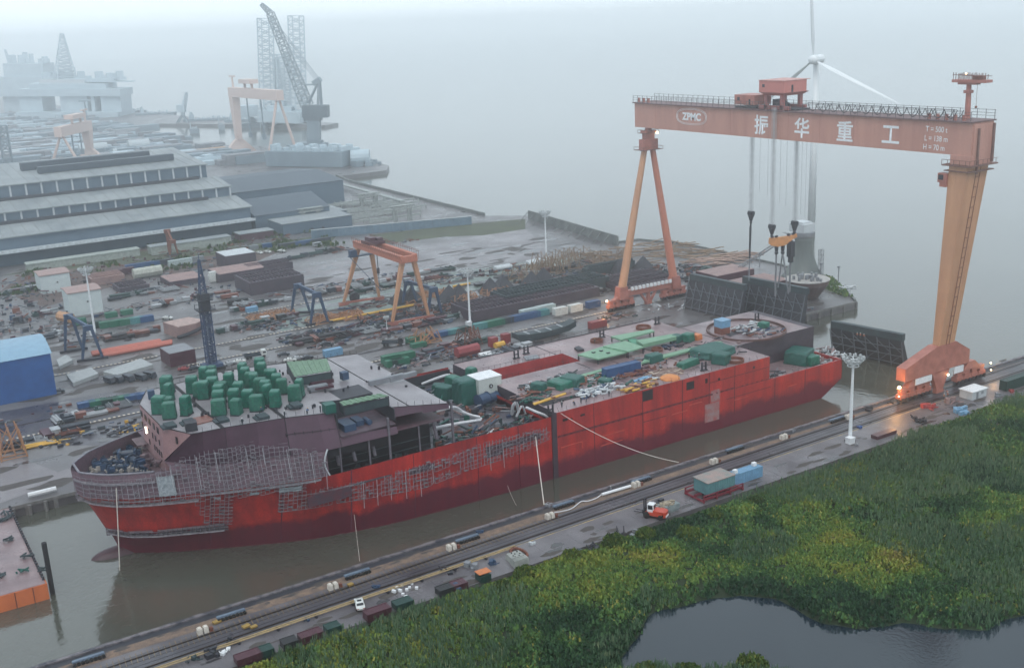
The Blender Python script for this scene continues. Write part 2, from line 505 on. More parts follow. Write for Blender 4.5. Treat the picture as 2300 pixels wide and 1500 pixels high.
for (x0, y0), (x1, y1) in zip(pts[:-1], pts[1:]):
    mb.beam((x0, y0-0.8, 0.45), (x1, y1-0.8, 0.45), 0.8, 0.9)
onew('quay_parapet', mb, SEAW, 'low concrete parapet round the outer end of the yard jetty', 'parapet', (-380, 371, 0))
# quay faces of the far quay: fender piles
mb = MB()
for y in range(-20, 345, 7):
    mb.boxb(-294.0, -293.4, y, y+1.1, -3.6, -0.3)
mb.boxb(-294, -293.6, -60, 345, -0.9, 0.05)
struct('far_quay_face', mb, CONCW)
mb = MB()
for y in range(18, 36, 4):
    mb.tube((-293.2, y, -4), (-293.2, y, -0.4), 0.5)
struct('quay_piles', mb, CONCW)

# near quay strip -----------------------------------------------------
def rx(y, off=0.0):
    return -199.8-0.016*y+off
QX = -208.5
mb = MB(); mb.prism([(QX, -60), (-186.0, -60), (-186.0, 430), (QX, 430)], -8, 0.0)
struct('quay_apron', mb, CONC)
def strip(name, x0, x1, m, z, slanted=True, y0=-60, y1=430):
    f = (lambda x, y: x-0.016*y) if slanted else (lambda x, y: x)
    mb = MB(); mb.add([(f(x0, y0), y0, z), (f(x1, y0), y0, z), (f(x1, y1), y1, z), (f(x0, y1), y1, z)], [(0, 1, 2, 3)])
    return struct(name, mb, m)
strip('trench_shade_strip', -208.1, -206.2, DARK, 0.008, False)  # flat dark sheet; the shade of a sunken trench is its colour
strip('ballast_strip', -206.2, -203.4, TAN, 0.012, False)
strip('rail_bed', -200.9, -194.6, ASPH, 0.016)
strip('rail_gutter', -199.9, -199.5, BLACK, 0.020)
strip('rail_gutter', -195.4, -195.0, BLACK, 0.020)
mb = MB()
for x in (-199.8, -195.3):
    mb.beam((x+0.96, -60, 0.10), (x-0.016*430, 430, 0.10), 0.22, 0.14)
struct('crane_rails', mb, RAIL)
strip('pipe_bed', -194.2, -193.6, ASPH, 0.010)
strip('yellow_line', -193.9, -193.65, mat('worn_yellow_line', (0.50, 0.36, 0.14), (0.26, 0.22, 0.17), rough=0.7, scale=0.6, lo=0.40, hi=0.55), 0.014, True, 25, 330)
mb = MB(); mb.boxb(QX-0.5, QX+0.4, -60, 430, -0.8, 0.35)
for y in range(-60, 430, 6):
    mb.boxb(QX-1.1, QX-0.5, y, y+2.6, -2.2, 0.1)
struct('quay_kerb', mb, [mat('kerb_concrete', (0.15, 0.135, 0.145), (0.035, 0.035, 0.05), rough=0.6, scale=0.5, lo=0.45, hi=0.6)])
mb = MB(); mb.boxb(QX-0.7, QX-0.5, -60, 430, -6, 0.1); struct('quay_face', mb, mat('wet_wall', (0.04, 0.04, 0.045), (0.02, 0.02, 0.028), rough=0.5, scale=0.4))
mb = MB(); y = 20
while y < 135:
    mb.beam((rx(y, 1.9), y, 0.06), (rx(y, -0.3)-1.6, y+0.4, 0.03), 0.13, 0.05); y += 1.1
# yellowish worn planks beside the rail
struct('sleeper_edge', mb, mat('worn_planks', (0.26, 0.18, 0.09), (0.08, 0.065, 0.05), rough=0.8, scale=1.0))
# slab joints on the apron
mb = MB()
for y in range(-40, 430, 9):
    mb.add([(-193.3, y, 0.006), (-186.2, y, 0.006), (-186.2, y+0.12, 0.006), (-193.3, y+0.12, 0.006)], [(0, 1, 2, 3)])
struct('slab_joints', mb, ASPH)

# oil stains, puddles and tyre marks lying on the paving
def stains(name, n, fx, m, z):
    r2 = random.Random(len(name)+n); mb = MB()
    for k in range(n):
        x, y, sx, sy = fx(r2); N = 11; a0 = r2.random()
        zz = z+k*0.00004
        mb.add([(x+sx*math.cos(a0+2*math.pi*i/N)*r2.uniform(.55, 1.1), y+sy*math.sin(a0+2*math.pi*i/N)*r2.uniform(.55, 1.1), zz) for i in range(N)], [tuple(range(N))])
    return struct(name, mb, m)
PUD = mat('puddle_stain', (0.045, 0.042, 0.045), (0.03, 0.028, 0.032), rough=.16)
SOOT = mat('soot_stain', (0.065, 0.055, 0.05), (0.04, 0.035, 0.035), rough=.7)
stains('quay_stains', 70, lambda r: (r.uniform(-193, -187), r.uniform(20, 320), r.uniform(.3, 1.4), r.uniform(.8, 4)), SOOT, 0.0045)
stains('quay_puddles', 40, lambda r: (r.uniform(-193, -187), r.uniform(20, 320), r.uniform(.3, 1.2), r.uniform(.8, 3.5)), PUD, 0.0085)
stains('ballast_stains', 120, lambda r: ((lambda y: (-204.8-.016*y+r.uniform(-1, 1), y))(r.uniform(20, 320)))+(r.uniform(.2, .7), r.uniform(.5, 2.5)), SOOT, 0.0135)
stains('yard_stains', 420, lambda r: (r.uniform(-500, -297), r.uniform(10, 330), r.uniform(.6, 4), r.uniform(1.5, 11)), SOOT, 0.022)
stains('yard_puddles', 260, lambda r: (r.uniform(-520, -297), r.uniform(10, 330), r.uniform(.5, 3.4), r.uniform(1.5, 9)), PUD, 0.042)
mb = MB()
for off in (-.9, .9, 2.4, 3.6, 5.3):
    mb.beam((-199.8+off+.32, 20, 0.03), (-199.8+off-5.28, 330, 0.03), .09, .03)
struct('rail_edge_lines', mb, BLACK)
# ------------------------------------------------------------------ giant gantry crane
def giant_crane():
    t = thing('gantry_crane', 'giant orange gantry crane straddling the dock, white Chinese lettering along its girder', 'gantry crane', (-275, 284, 0))
    GY0, GY1 = 279.0, 288.5
    mb = MB(); mb.boxb(-353.0, -199.0, GY0, GY1, 72.2, 81.6)
    g = mb.build('girder', ORANGE, t)
    b = t.location
    def gs(name, mb, m):
        return_o = mb.build(name, m, base=b); return_o.parent = g; return return_o
    # panel joints, a slightly darker line of weld
    mb = MB()
    for x in range(-340, -200, 14):
        mb.boxb(x, x+0.12, GY0-0.03, GY0-0.003, 72.3, 81.5)
    gs('weld_seams', mb, mat('weld_line', (0.40, 0.16, 0.12)))
    mb = MB(); mb.boxb(-353.4, -198.7, GY0-0.9, GY1+0.9, 81.605, 81.95)
    mb.build('walkway_deck', mat('walkway', (0.16, 0.09, 0.09), rough=0.7), t)
    # handrails, rails and festoon cable
    mb = MB()
    for yy in (GY0-0.7, GY1+0.7):
        for h in (0.9, 1.7, 2.6):
            mb.beam((-353, yy, 81.95+h), (-199, yy, 81.95+h), 0.10)
        x = -353
        while x <= -199:
            mb.beam((x, yy, 81.95), (x, yy, 84.7), 0.13); x += 2.9
    mb.build('handrail', mat('rail_dark', (0.10, 0.085, 0.09)), t)
    mb = MB()
    x = -262.0
    pts = []
    while x < -206:
        for k in range(9):
            u = k/8
            pts.append(Vector((x+u*4.4, GY0+0.6, 84.9-2.5*4*u*(1-u))))
        x += 4.4
    mb.path(pts, 0.13, 4)
    pts = []
    x = -260.0
    while x < -206:
        for k in range(7):
            u = k/6
            pts.append(Vector((x+u*3.3, GY0+2.2, 84.9-2.2*4*u*(1-u))))
        x += 3.3
    mb.path(pts, 0.11, 4)
    mb.beam((-262, GY0+0.6, 85.0), (-205, GY0+0.6, 85.0), 0.16)
    mb.build('festoon_cable', DARK, t)
    # short end posts
    for x in (-352, -349, -346, -215, -212, -209, -206, -203):
        mb = MB(); mb.boxb(x-0.4, x+0.4, GY0+1, GY0+1.8, 81.95, 83.6); mb.build('end_stop', ORANGER, t)
    # lettering
    def letter(txt, x, z, size, off=0.02, bold=0.0, mm=WHITE, name='lettering', sx=1.0):
        c = bpy.data.curves.new('txt', 'FONT'); c.body = txt; c.size = size
        c.align_x = 'CENTER'; c.align_y = 'CENTER'; c.offset = off
        o = bpy.data.objects.new('txt', c); COL.objects.link(o)
        bpy.context.view_layer.update()
        me = bpy.data.meshes.new_from_object(o.evaluated_get(bpy.context.evaluated_depsgraph_get()))
        bpy.data.objects.remove(o)
        xs = [v.co.x for v in me.vertices]; ys = [v.co.y for v in me.vertices]
        cx, cy = (min(xs)+max(xs))/2, (min(ys)+max(ys))/2
        M = Matrix(((sx, 0, 0, x), (0, 0, -1, GY0-0.05-bold), (0, 1, 0, z), (0, 0, 0, 1)))
        for v in me.vertices:
            v.co = M @ (v.co-Vector((cx, cy, 0)))
            v.co -= b
        me.materials.clear(); me.materials.append(mm); me.name = name
        oo = bpy.data.objects.new(name, me); COL.objects.link(oo); oo.parent = g
        return oo
    LET = mat('white_letters', (0.78, 0.80, 0.82), (0.66, 0.68, 0.70), rough=0.6)
    for ch, x in (('振', -282.5), ('华', -263.8), ('重', -245.4), ('工', -227.4)):
        letter(ch, x, 76.7, 7.0, off=0.13, mm=LET, name='chinese_character')
    letter('T = 500 t', -211.0, 79.2, 2.3, mm=LET, name='load_text', sx=0.85)
    letter('L = 138 m', -211.0, 76.5, 2.3, mm=LET, name='span_text', sx=0.85)
    letter('H = 70 m', -211.6, 73.9, 2.3, mm=LET, name='height_text', sx=0.85)
    letter('ZPMC', -319.0, 77.8, 3.7, off=0.16, mm=LET, name='logo_letters', sx=1.05)
    mb = MB()
    N = 40
    for rr in (1.0, 0.93):
        for k in range(N):
            a0, a1 = 2*math.pi*k/N, 2*math.pi*(k+1)/N
            def sp(a):
                c, s_ = math.cos(a), math.sin(a)
                return Vector((-319+8.4*rr*math.copysign(abs(c)**0.75, c), GY0-0.05, 77.8+3.0*(rr-(0.07 if rr < 1 else 0))*math.copysign(abs(s_)**0.75, s_)))
            mb.beam(sp(a0), sp(a1), 0.16, 0.10)
    gs('logo_ring', mb, LET)
    # rigid leg
    mb = MB()
    zt, zb = 69.6, 14.3
    tp = [(-205.2, 278.0), (-199.0, 278.0), (-199.0, 287.6), (-205.2, 287.6)]
    bt = [(-205.4, 275.8), (-203.0, 275.8), (-203.0, 282.8), (-205.4, 282.8)]
    mb.add([(x, y, zb) for x, y in bt]+[(x, y, zt) for x, y in tp], [(3, 2, 1, 0), (4, 5, 6, 7), (0, 1, 5, 4), (1, 2, 6, 5), (2, 3, 7, 6), (3, 0, 4, 7)])
    lg = mb.build('rigid_leg', ORANGEY, t)
    mb = MB()
    for z in range(18, 69, 3):
        u = (z-zb)/(zt-zb)
        x = -203.0+4.0*u+0.1; y = 279.4+u*3.4
        mb.boxb(x, x+0.2, y-0.6, y+0.6, z, z+0.14)
    mb.beam((-202.8, 278.8, 15), (-198.8, 282.0, 69), 0.12); mb.beam((-202.8, 280.2, 15), (-198.8, 283.8, 69), 0.12)
    o = mb.build('leg_ladder', RUST, base=b); o.parent = lg
    mb = MB()   # saddle block under the girder
    mb.boxb(-205.5, -198.7, 278.6, 288.6, 69.6, 72.2)
    mb.boxb(-199.0, -198.6, 279.4, 288.2, 72.2, 81.2)
    mb.build('saddle_block', ORANGE, t)
    mb = MB()
    mb.boxb(-207.0, -197.6, 276.8, 290.0, 69.2, 69.6)
    mb.boxb(-206.4, -198.0, 277.2, 288.8, 67.6, 67.9)
    for x in range(-207, -197, 2):
        mb.beam((x, 276.9, 69.6), (x, 276.9, 71.0), 0.12)
    for y in range(277, 291, 2):
        mb.beam((-197.7, y, 69.6), (-197.7, y, 71.0), 0.12)
    mb.beam((-207, 276.9, 71), (-197.7, 276.9, 71), 0.12); mb.beam((-197.7, 276.9, 71), (-197.7, 290, 71), 0.12)
    mb.beam((-198.3, 287.9, 81), (-198.3, 287.9, 70), 0.6); mb.beam((-198.2, 281, 80), (-198.2, 281, 67), 0.5)
    mb.build('leg_platform', mat('platform_rust', (0.20, 0.10, 0.08)), t)
    # operator cabin
    mb = MB(); mb.boxb(-208.2, -205.25, 277.0, 279.4, 64.2, 66.9); mb.prism([(-207.6, 277.2), (-205.25, 277.2), (-205.25, 279.2), (-206.6, 279.2)], 62.9, 64.2)
    cb = mb.build('operator_cabin', ORANGER, t)
    mb = MB(); mb.boxb(-207.9, -206.2, 276.9, 276.98, 65.0, 66.5); mb.boxb(-208.28, -208.2, 277.3, 279.1, 64.8, 66.5)
    o = mb.build('cabin_window', GLASS, base=b); o.parent = cb
    # sill beam (spreads from the leg to the two bogie groups)
    mb = MB()
    prof = [(260.6, 7.0), (260.6, 11.0), (274.6, 15.2), (283.6, 15.4), (290.6, 11.4), (290.6, 7.2)]
    vs = [(-206.0, y, z) for y, z in prof]+[(-202.8, y, z) for y, z in prof]
    n = 6
    mb.add(vs, [tuple(range(n)), tuple(range(2*n-1, n-1, -1))]+[(i, n+i, n+(i+1) % n, (i+1) % n) for i in range(n)])
    mb.build('sill_beam', ORANGER, t)
    def bogie(xc, y0, y1, nm, top=7.0):
        mb = MB()
        L = y1-y0; ym = (y0+y1)/2
        mb.add([(xc-1.1, y0+L*0.2, 4.6), (xc+1.1, y0+L*0.2, 4.6), (xc+1.1, y1-L*0.2, 4.6), (xc-1.1, y1-L*0.2, 4.6),
                (xc-0.8, ym-1.6, top), (xc+0.8, ym-1.6, top), (xc+0.8, ym+1.6, top), (xc-0.8, ym+1.6, top)],
               [(3, 2, 1, 0), (4, 5, 6, 7), (0, 1, 5, 4), (1, 2, 6, 5), (2, 3, 7, 6), (3, 0, 4, 7)])
        k = 4
        for i in range(k):
            a = y0+L*i/k+0.15; c = y0+L*(i+1)/k-0.15
            mb.boxb(xc-1.0, xc+1.0, a, c, 1.5, 2.9)
            mb.prism([(xc-0.8, a+0.6), (xc+0.8, a+0.6), (xc+0.8, c-0.6), (xc-0.8, c-0.6)], 2.9, 3.7)
        for i in range(2):
            a = y0+L*i/2+0.5; c = y0+L*(i+1)/2-0.5
            mb.boxb(xc-0.7, xc+0.7, a, c, 3.6, 4.7)
        bo = mb.build(nm, ORANGER, t)
        mb = MB()
        for i in range(2*k):
            y = y0+L*(i+0.5)/(2*k)
            mb.tube((xc-0.55, y, 0.85), (xc+0.55, y, 0.85), 0.62, n=10)
            mb.boxb(xc+0.6, xc+1.5, y-0.35, y+0.35, 0.7, 1.8)
        o = mb.build('wheels', DARK, base=b); o.parent = bo
        return bo
    bogie(-204.2, 259.6, 273.8, 'bogie'); bogie(-204.2, 285.6, 300.0, 'bogie')
    mb = MB(); mb.boxb(-204.2, -202.8, 275.6, 278.8, 0.1, 1.6)
    mb.add([(-204.2, 275.6, 1.6), (-202.8, 275.6, 1.6), (-202.8, 278.8, 1.6), (-204.2, 278.8, 1.6), (-204.4, 273, 7), (-202.6, 273, 7), (-202.6, 281, 7), (-204.4, 281, 7)],
           [(3, 2, 1, 0), (4, 5, 6, 7), (0, 1, 5, 4), (1, 2, 6, 5), (2, 3, 7, 6), (3, 0, 4, 7)])
    mb.build('storm_anchor', ORANGER, t)
    mb = MB(); mb.boxb(-203.0, -202.75, 265.5, 273, 5.0, 6.9)
    mb.build('sill_board', WHITE, t)
    mb = MB(); mb.boxb(-203.0, -202.75, 283.6, 288, 4.8, 6.9); mb.build('sill_board', WHITE, t)
    # flexible A-frame leg
    mb = MB()
    apex = Vector((-347, 281, 64.4))
    a1 = Vector((-347, 266.3, 7.6)); a2 = Vector((-347, 294.0, 7.2))
    mb.tube(a1, apex+Vector((0, -1.9, 0)), 1.75, 1.15, n=16)
    mb.build('flexible_leg', ORANGEY, t, smooth=False)
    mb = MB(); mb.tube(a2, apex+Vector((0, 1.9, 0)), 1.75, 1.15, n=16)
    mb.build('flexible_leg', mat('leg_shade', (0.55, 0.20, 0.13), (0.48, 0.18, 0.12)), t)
    mb = MB()
    mb.boxb(-348.8, -345.2, 277.6, 284.4, 63.6, 67.6)
    mb.boxb(-348.2, -345.8, 278.8, 283.2, 67.6, 70.2)
    mb.boxb(-349.0, -345.0, 278.6, 283.4, 70.2, 71.0)
    mb.tube((-347, 281, 71), (-347, 281, 72.2), 1.3)
    mb.build('leg_head', ORANGER, t)
    mb = MB()
    for z, r in ((63.4, 5.0), (70.0, 3.6)):
        mb.boxb(-347-r*0.6, -347+r*0.6, 281-r, 281+r, z, z+0.2)
        for s_ in (-1, 1):
            mb.beam((-347-r*0.6, 281+s_*r, z+1.3), (-347+r*0.6, 281+s_*r, z+1.3), 0.12)
            mb.beam((-347+s_*r*0.6, 281-r, z+1.3), (-347+s_*r*0.6, 281+r, z+1.3), 0.12)
            for q in (-1, 0, 1):
                mb.beam((-347+s_*r*0.6, 281+q*r, z), (-347+s_*r*0.6, 281+q*r, z+1.3), 0.12)
    mb.build('leg_platform', mat('platform_rust', (0.2, 0.1, 0.08)), t)
    mb = MB(); mb.beam((-347, 266, 6.4), (-347, 294, 6.4), 2.2, 2.2)
    for a in (a1, a2):
        mb.box((a.x, a.y, 4.6), (4.2, 4.6, 5.0), top=0.8)
    sb = mb.build('lower_beam', ORANGER, t)
    mb = MB()
    for y in range(270, 292, 2):
        mb.boxb(-345.9, -345.2, y, y+1.2, 7.5, 8.9)
    o = mb.build('cabinets', WHITE, base=b); o.parent = sb
    bogie(-347, 258.8, 272.4, 'bogie', 5.6); bogie(-347, 286.6, 300.2, 'bogie', 5.6)
    mb = MB(); mb.boxb(-347.8, -346.2, 278.6, 281.4, 0.1, 1.4)
    mb.beam((-347, 278.9, 1.2), (-347, 275.6, 5.6), 0.9); mb.beam((-347, 281.1, 1.2), (-347, 284.4, 5.6), 0.9); mb.boxb(-347.6, -346.4, 279.3, 280.7, 1.4, 5.5)
    mb.build('storm_anchor', ORANGER, t)
    # trolleys
    mb = MB()
    mb.boxb(-296.5, -286.5, 279.4, 287.4, 83.2, 86.6)
    tr = mb.build('lower_trolley', ORANGER, t)
    mb = MB(); mb.boxb(-295.0, -293.8, 279.3, 279.39, 84.6, 85.8); mb.boxb(-289.3, -288.5, 279.3, 279.39, 83.3, 85.2)
    o = mb.build('trolley_window', GLASS, base=b); o.parent = tr
    mb = MB(); mb.boxb(-283.2, -271.4, 278.2, 288.8, 87.9, 91.8)
    mb.add([(-283.2, 278.2, 87.9), (-271.4, 278.2, 87.9), (-271.4, 290.2, 87.9), (-283.2, 290.2, 87.9), (-281.6, 279.6, 86.8), (-273, 279.6, 86.8), (-273, 288.8, 86.8), (-281.6, 288.8, 86.8)],
           [(4, 5, 1, 0), (5, 6, 2, 1), (6, 7, 3, 2), (7, 4, 0, 3), (7, 6, 5, 4)])
    up = mb.build('machine_house', mat('machine_house_red', (0.50, 0.17, 0.14), (0.44, 0.15, 0.13), rough=0.5), t)
    mb = MB(); mb.boxb(-283.4, -271.2, 278.0, 290.4, 91.8, 92.0)
    o = mb.build('house_roof', mat('pink_roof', (0.55, 0.28, 0.25)), base=b); o.parent = up
    mb = MB(); mb.boxb(-281.6, -280.5, 278.1, 278.19, 89.6, 90.6); mb.boxb(-271.4, -271.3, 281.6, 282.4, 88.0, 90.4)
    o = mb.build('house_window', GLASS, base=b); o.parent = up
    mb = MB()
    for x in (-281.0, -273.6):
        for y in (279.8, 288.2):
            mb.boxb(x-0.65, x+0.65, y-0.6, y+0.6, 81.95, 86.9)
    mb.boxb(-284.4, -270.4, 279.2, 280.4, 82.2, 83.4); mb.boxb(-284.4, -270.4, 287.2, 288.2, 82.2, 83.4)
    mb.build('trolley_leg', mat('leg_purple', (0.36, 0.12, 0.11)), t)
    mb = MB(); mb.boxb(-279.4, -276.4, 281, 284, 82.5, 85.4); mb.boxb(-298, -268, 281, 287, 82.0, 82.5)
    mb.tube((-276.0, 281.8, 85), (-272.9, 281.8, 83.6), 0.9)
    mb.build('winches', DARK, t)
    # hoist ropes and hook blocks
    for i, (px_, py_, y) in enumerate(((1687, 478, 283.8), (1734, 508, 277.9), (1785, 500, 283.8))):
        hk = YP(px_, py_, y); x, zb_ = hk.x, hk.z
        mb = MB()
        for dx in (-0.75, -0.45, -0.15, 0.15, 0.45, 0.75):
            for dy in (-0.4, 0.4):
                mb.tube((x+dx, y+dy, zb_+0.5), (x+dx, y+dy, 83.0 if i == 1 else 72.1), 0.05, n=4, caps=False)
        mb.build('hoist_ropes', mat('hoist_rope', (0.42, 0.44, 0.46)), t)
        mb = MB(); mb.boxb(x-1.1, x+1.1, y-0.8, y+0.8, zb_-0.8, zb_+0.4)
        mb.tube((x-1.2, y, zb_), (x+1.2, y, zb_), 0.7, n=12)
        mb.add([(x-0.9, y-0.7, zb_-0.9), (x+0.9, y-0.7, zb_-0.9), (x+0.9, y+0.7, zb_-0.9), (x-0.9, y+0.7, zb_-0.9), (x-0.35, y-0.35, zb_-3), (x+0.35, y-0.35, zb_-3), (x+0.35, y+0.35, zb_-3), (x-0.35, y+0.35, zb_-3)],
               [(0, 1, 2, 3), (7, 6, 5, 4), (1, 0, 4, 5), (2, 1, 5, 6), (3, 2, 6, 7), (0, 3, 7, 4)])
        mb.ball((x, y, zb_-3.5), 0.55)
        mb.build('hook_block', DARK, t)
    hk = YP(1687, 478, 283.8)   # sling under the left hook
    mb = MB(); mb.tube(hk-Vector((0, 0, 4)), hk-Vector((0.3, 0, 6)), 0.3); mb.tube(hk-Vector((0.2, 0, 5.2)), hk-Vector((0.4, 0, 17)), 0.42, 0.34)
    mb.build('sling', DARK, t)
    mb = MB(); mb.tube(hk-Vector((0.4, 0, 17)), hk-Vector((0.6, 0, 25.5)), 0.25, 0.2)
    for dx in (-8, -4, 2, 5, 12, 14):
        mb.tube((-280+dx, 284, 72.1), (-280+dx, 284, 50-dx*0.3), 0.04, n=3, caps=False)
    mb.build('tag_line', ROPE, t)
    # mast with service jib on the girder
    mb = MB(); mb.tube((-205.3, 285, 81.9), (-205.5, 285, 92.4), 0.85, 0.7, n=12); mb.tube((-205.5, 285, 89.4), (-205.5, 285, 90.2), 1.4)
    mb.boxb(-210.2, -199.0, 283.4, 286.6, 92.4, 93.2); mb.boxb(-208.6, -202.4, 284, 286, 91.8, 92.4)
    ms = mb.build('service_mast', ORANGER, t)
    mb = MB()
    for k in range(12):
        x = -209.8+k*0.85
        mb.beam((x, 283.5, 93.2), (x, 283.5, 94.9+random.random()*0.5), 0.14); mb.beam((x, 286.4, 93.2), (x, 286.4, 94.5+random.random()*0.6), 0.14)
    mb.beam((-210, 283.5, 94.6), (-199.2, 283.5, 94.2), 0.14); mb.beam((-210, 286.4, 94.4), (-199.2, 286.4, 94.2), 0.14)
    mb.boxb(-204, -200.6, 284.2, 285.8, 93.2, 94.4)
    mb.tube((-202.0, 284, 92.4), (-202.0, 284, 86), 0.06, n=4); mb.ball((-202.0, 284, 85.6), 0.4)
    o = mb.build('jib_railing', RUST, base=b); o.parent = ms
    # lamps that are lit in the photograph
    lamps = [((-345.0, 257.2, 5.4), 0.45), ((-202.6, 258.0, 6.0), 0.5), ((-202.3, 257.6, 3.4), 0.22), ((-202.0, 279.6, 5.6), 0.34),
             ((-202.2, 300.8, 5.0), 0.25), ((-202.2, 301.2, 2.6), 0.22), ((-344.6, 283.5, 70.0), 0.5), ((-205.4, 283.2, 95.0), 0.2)]
    for p, r in lamps:
        mb = MB(); mb.ball(p, r, 10, 6)
        mb.build('floodlight', LAMP, t)
    mb = MB()
    for p, r in lamps[:4]:
        mb.beam(Vector(p)+Vector((-0.6, 0.4, 0)), Vector(p)+Vector((-1.4, 1.6, -0.2)), 0.18)
    mb.build('lamp_bracket', RUST, t)
    for k, (p, e) in enumerate((((-202.0, 256.4, 5.8), 2600), ((-345, 255.6, 5.2), 1500), ((-201.4, 302.2, 4.0), 500))):
        ld = bpy.data.lights.new('flood', 'POINT'); ld.energy = e; ld.color = (1.0, 0.50, 0.16); ld.shadow_soft_size = 0.6
        lo_ = bpy.data.objects.new('flood', ld); COL.objects.link(lo_); lo_.parent = t; lo_.location = Vector(p)-b
    return t
giant_crane()

# lifting beam hanging from the two right hooks, with its slings
hA = YP(1734, 508, 277.9); hB = YP(1785, 500, 283.8)
lc = (hA+hB)/2+Vector((0, 0, -4.5))
t = thing('lifting_beam', 'orange spreader beam hanging from the two right-hand hooks of the giant crane', 'lifting beam', lc)
mb = MB()
LA = hA+Vector((0, 0, -5.0)); LB = hB+Vector((0, 0, -5.0)); dv = (LB-LA); dl = Vector((dv.x, dv.y, 0)).normalized(); nv = Vector((dl.y, -dl.x, 0))*0.7
pr = [(-0.14, -0.9), (0.0, -1.9), (0.3, -2.6), (0.62, -2.4), (0.9, -0.9), (1.12, -0.1), (1.1, 1.0), (0.8, 0.6), (0.3, 0.7), (-0.12, 0.9)]
def bp(u, z, s):
    return LA+dv*u+nv*s+Vector((0, 0, z))
n = len(pr)
mb.add([bp(u, z, 1) for u, z in pr]+[bp(u, z, -1) for u, z in pr], [tuple(range(n)), tuple(range(2*n-1, n-1, -1))]+[(i, n+i, n+(i+1) % n, (i+1) % n) for i in range(n)])
mb.build('spreader', mat('beam_orange', (0.60, 0.27, 0.10)), t)
mb = MB()
for u, z in ((0.22, -2.4), (0.50, -2.6), (0.86, -1.2)):
    q = bp(u, z, 0); mb.tube(q, q-Vector((0, 0, 1.8)), 0.75, 0.55); mb.ball(q-Vector((0, 0, 2.4)), 0.7)
q = bp(0.86, -1.0, 0); mb.box(q-Vector((0, 0, 6)), (2.0, 2.0, 5.5)); mb.box(q-Vector((0, 0, 8)), (1.3, 1.3, 2))
for u in (0.02, 0.2, 0.75, 0.95):
    mb.box(bp(u, 0.6, 0), (0.8, 0.9, 0.8))
mb.build('shackles', DARK, t)
mb = MB()
q = bp(0.22, -4.6, 0); mb.tube(q, q-Vector((0.2, 0, 16)), 0.33)
q = bp(0.50, -4.8, 0); mb.tube(q, q+Vector((-2.8, 1, -13.5)), 0.28); mb.tube(q, q+Vector((2.2, 1, -15)), 0.28)
q = bp(0.86, -8.8, 0); mb.tube(q, q-Vector((0.2, 0, 11)), 0.36)
mb.build('sling', ROPE, t)
# ------------------------------------------------------------------ the ship under construction
CX = -256.0
def lerp_tab(tab, x):
    if x <= tab[0][0]:
        return tab[0][1]
    for (a, b), (c, d) in zip(tab[:-1], tab[1:]):
        if x <= c:
            return b+(d-b)*(x-a)/(c-a)
    return tab[-1][1]
STEM = [(-6, 45), (-3.2, 43.6), (-1, 43.7), (3, 42.4), (4, 41.6), (11, 38.8), (14.5, 36.5), (20.4, 36.1), (22, 36.1)]
T_WL = [(43.6, 0), (45, 1.0), (48, 3.0), (51, 5.2), (55.7, 8.2), (65, 13.0), (75, 17.9), (84, 21.8), (95, 24.5), (106, 26.4), (125, 27.6), (140, 28), (152, 28)]
T_MID = [(42.4, 0), (43.3, 1.6), (46, 5.2), (51, 8.8), (59, 12.6), (70, 17.8), (84, 23.6), (95, 26.2), (106, 27.4), (125, 28), (152, 28)]
T_TOP = [(36.5, 0), (37.2, 2.8), (38.6, 5.2), (42, 9.2), (47, 12.8), (54, 16.2), (61, 19.2), (72, 23.5), (83, 27.2), (90, 28), (152, 28)]
T_RIM = [(36.1, 0), (36.8, 2.6), (38.4, 4.9), (42, 9.0), (48, 12.4), (51, 13.7), (60, 17.9), (73, 22.2), (84, 26.4), (90, 27.9), (152, 28)]
def hb(y, z):
    lv = [(-6, T_WL), (-3.2, T_WL), (3, T_MID), (14.5, T_TOP), (20.4, T_RIM), (22, T_RIM)]
    z = min(z, 21.9)
    ys = lerp_tab(STEM, z)
    for (z0, t0), (z1, t1) in zip(lv[:-1], lv[1:]):
        if z <= z1:
            u = 0 if z1 == z0 else max(0, (z-z0)/(z1-z0))
            def ev(tb):   # shift each table so that its stem sits on the profile
                s0 = tb[0][0]; k = max(0.0, 1-(y-ys)/25.0)
                return lerp_tab(tb, y+(s0-ys)*k)
            return ev(t0)*(1-u)+ev(t1)*u
    return ev(lv[-1][1])
def hull_grid(z0, z1, nz, yend, side, off=0.0):
    P = []
    for i in range(nz+1):
        z = z0+(z1-z0)*i/nz
        ys = lerp_tab(STEM, z); row = []
        N = 46
        for j in range(N+1):
            u = (j/N)**1.7
            y = ys+(yend-ys)*u
            row.append(Vector((CX+side*(hb(y, z)+(off if j > 0 else 0)), y-(off if j < 3 else 0), z)))
        P.append(row)
    return P
SH = thing('ship', 'long red unfinished ship afloat in the dock, purple superstructure forward and scaffolding round its bow', 'ship', (CX, 150, 0))
mb = MB()
for s in (1, -1):
    P = hull_grid(-6, 14.5, 20, 151.0, s)
    mb.grid(P if s > 0 else [r[::-1] for r in P])
mb.add([(CX-28, 151, -6), (CX+28, 151, -6), (CX+28, 151, 13.2), (CX-28, 151, 13.2)], [(0, 1, 2, 3)])
hf = mb.build('forward_hull', HULLRED, SH, smooth=False)
mb = MB()
for s in (1, -1):
    P = hull_grid(14.5, 20.4, 6, 88.0, s)
    mb.grid(P if s > 0 else [r[::-1] for r in P])
    P2 = hull_grid(16.0, 20.4, 4, 66.0, s, off=-0.35)
    mb.grid(P2 if s < 0 else [r[::-1] for r in P2])
fo = mb.build('forecastle_side', mat('forecastle_primer', (0.15, 0.085, 0.11), (0.10, 0.07, 0.09), rough=0.6, scale=0.6, fine=0.25), SH)
mb = MB()
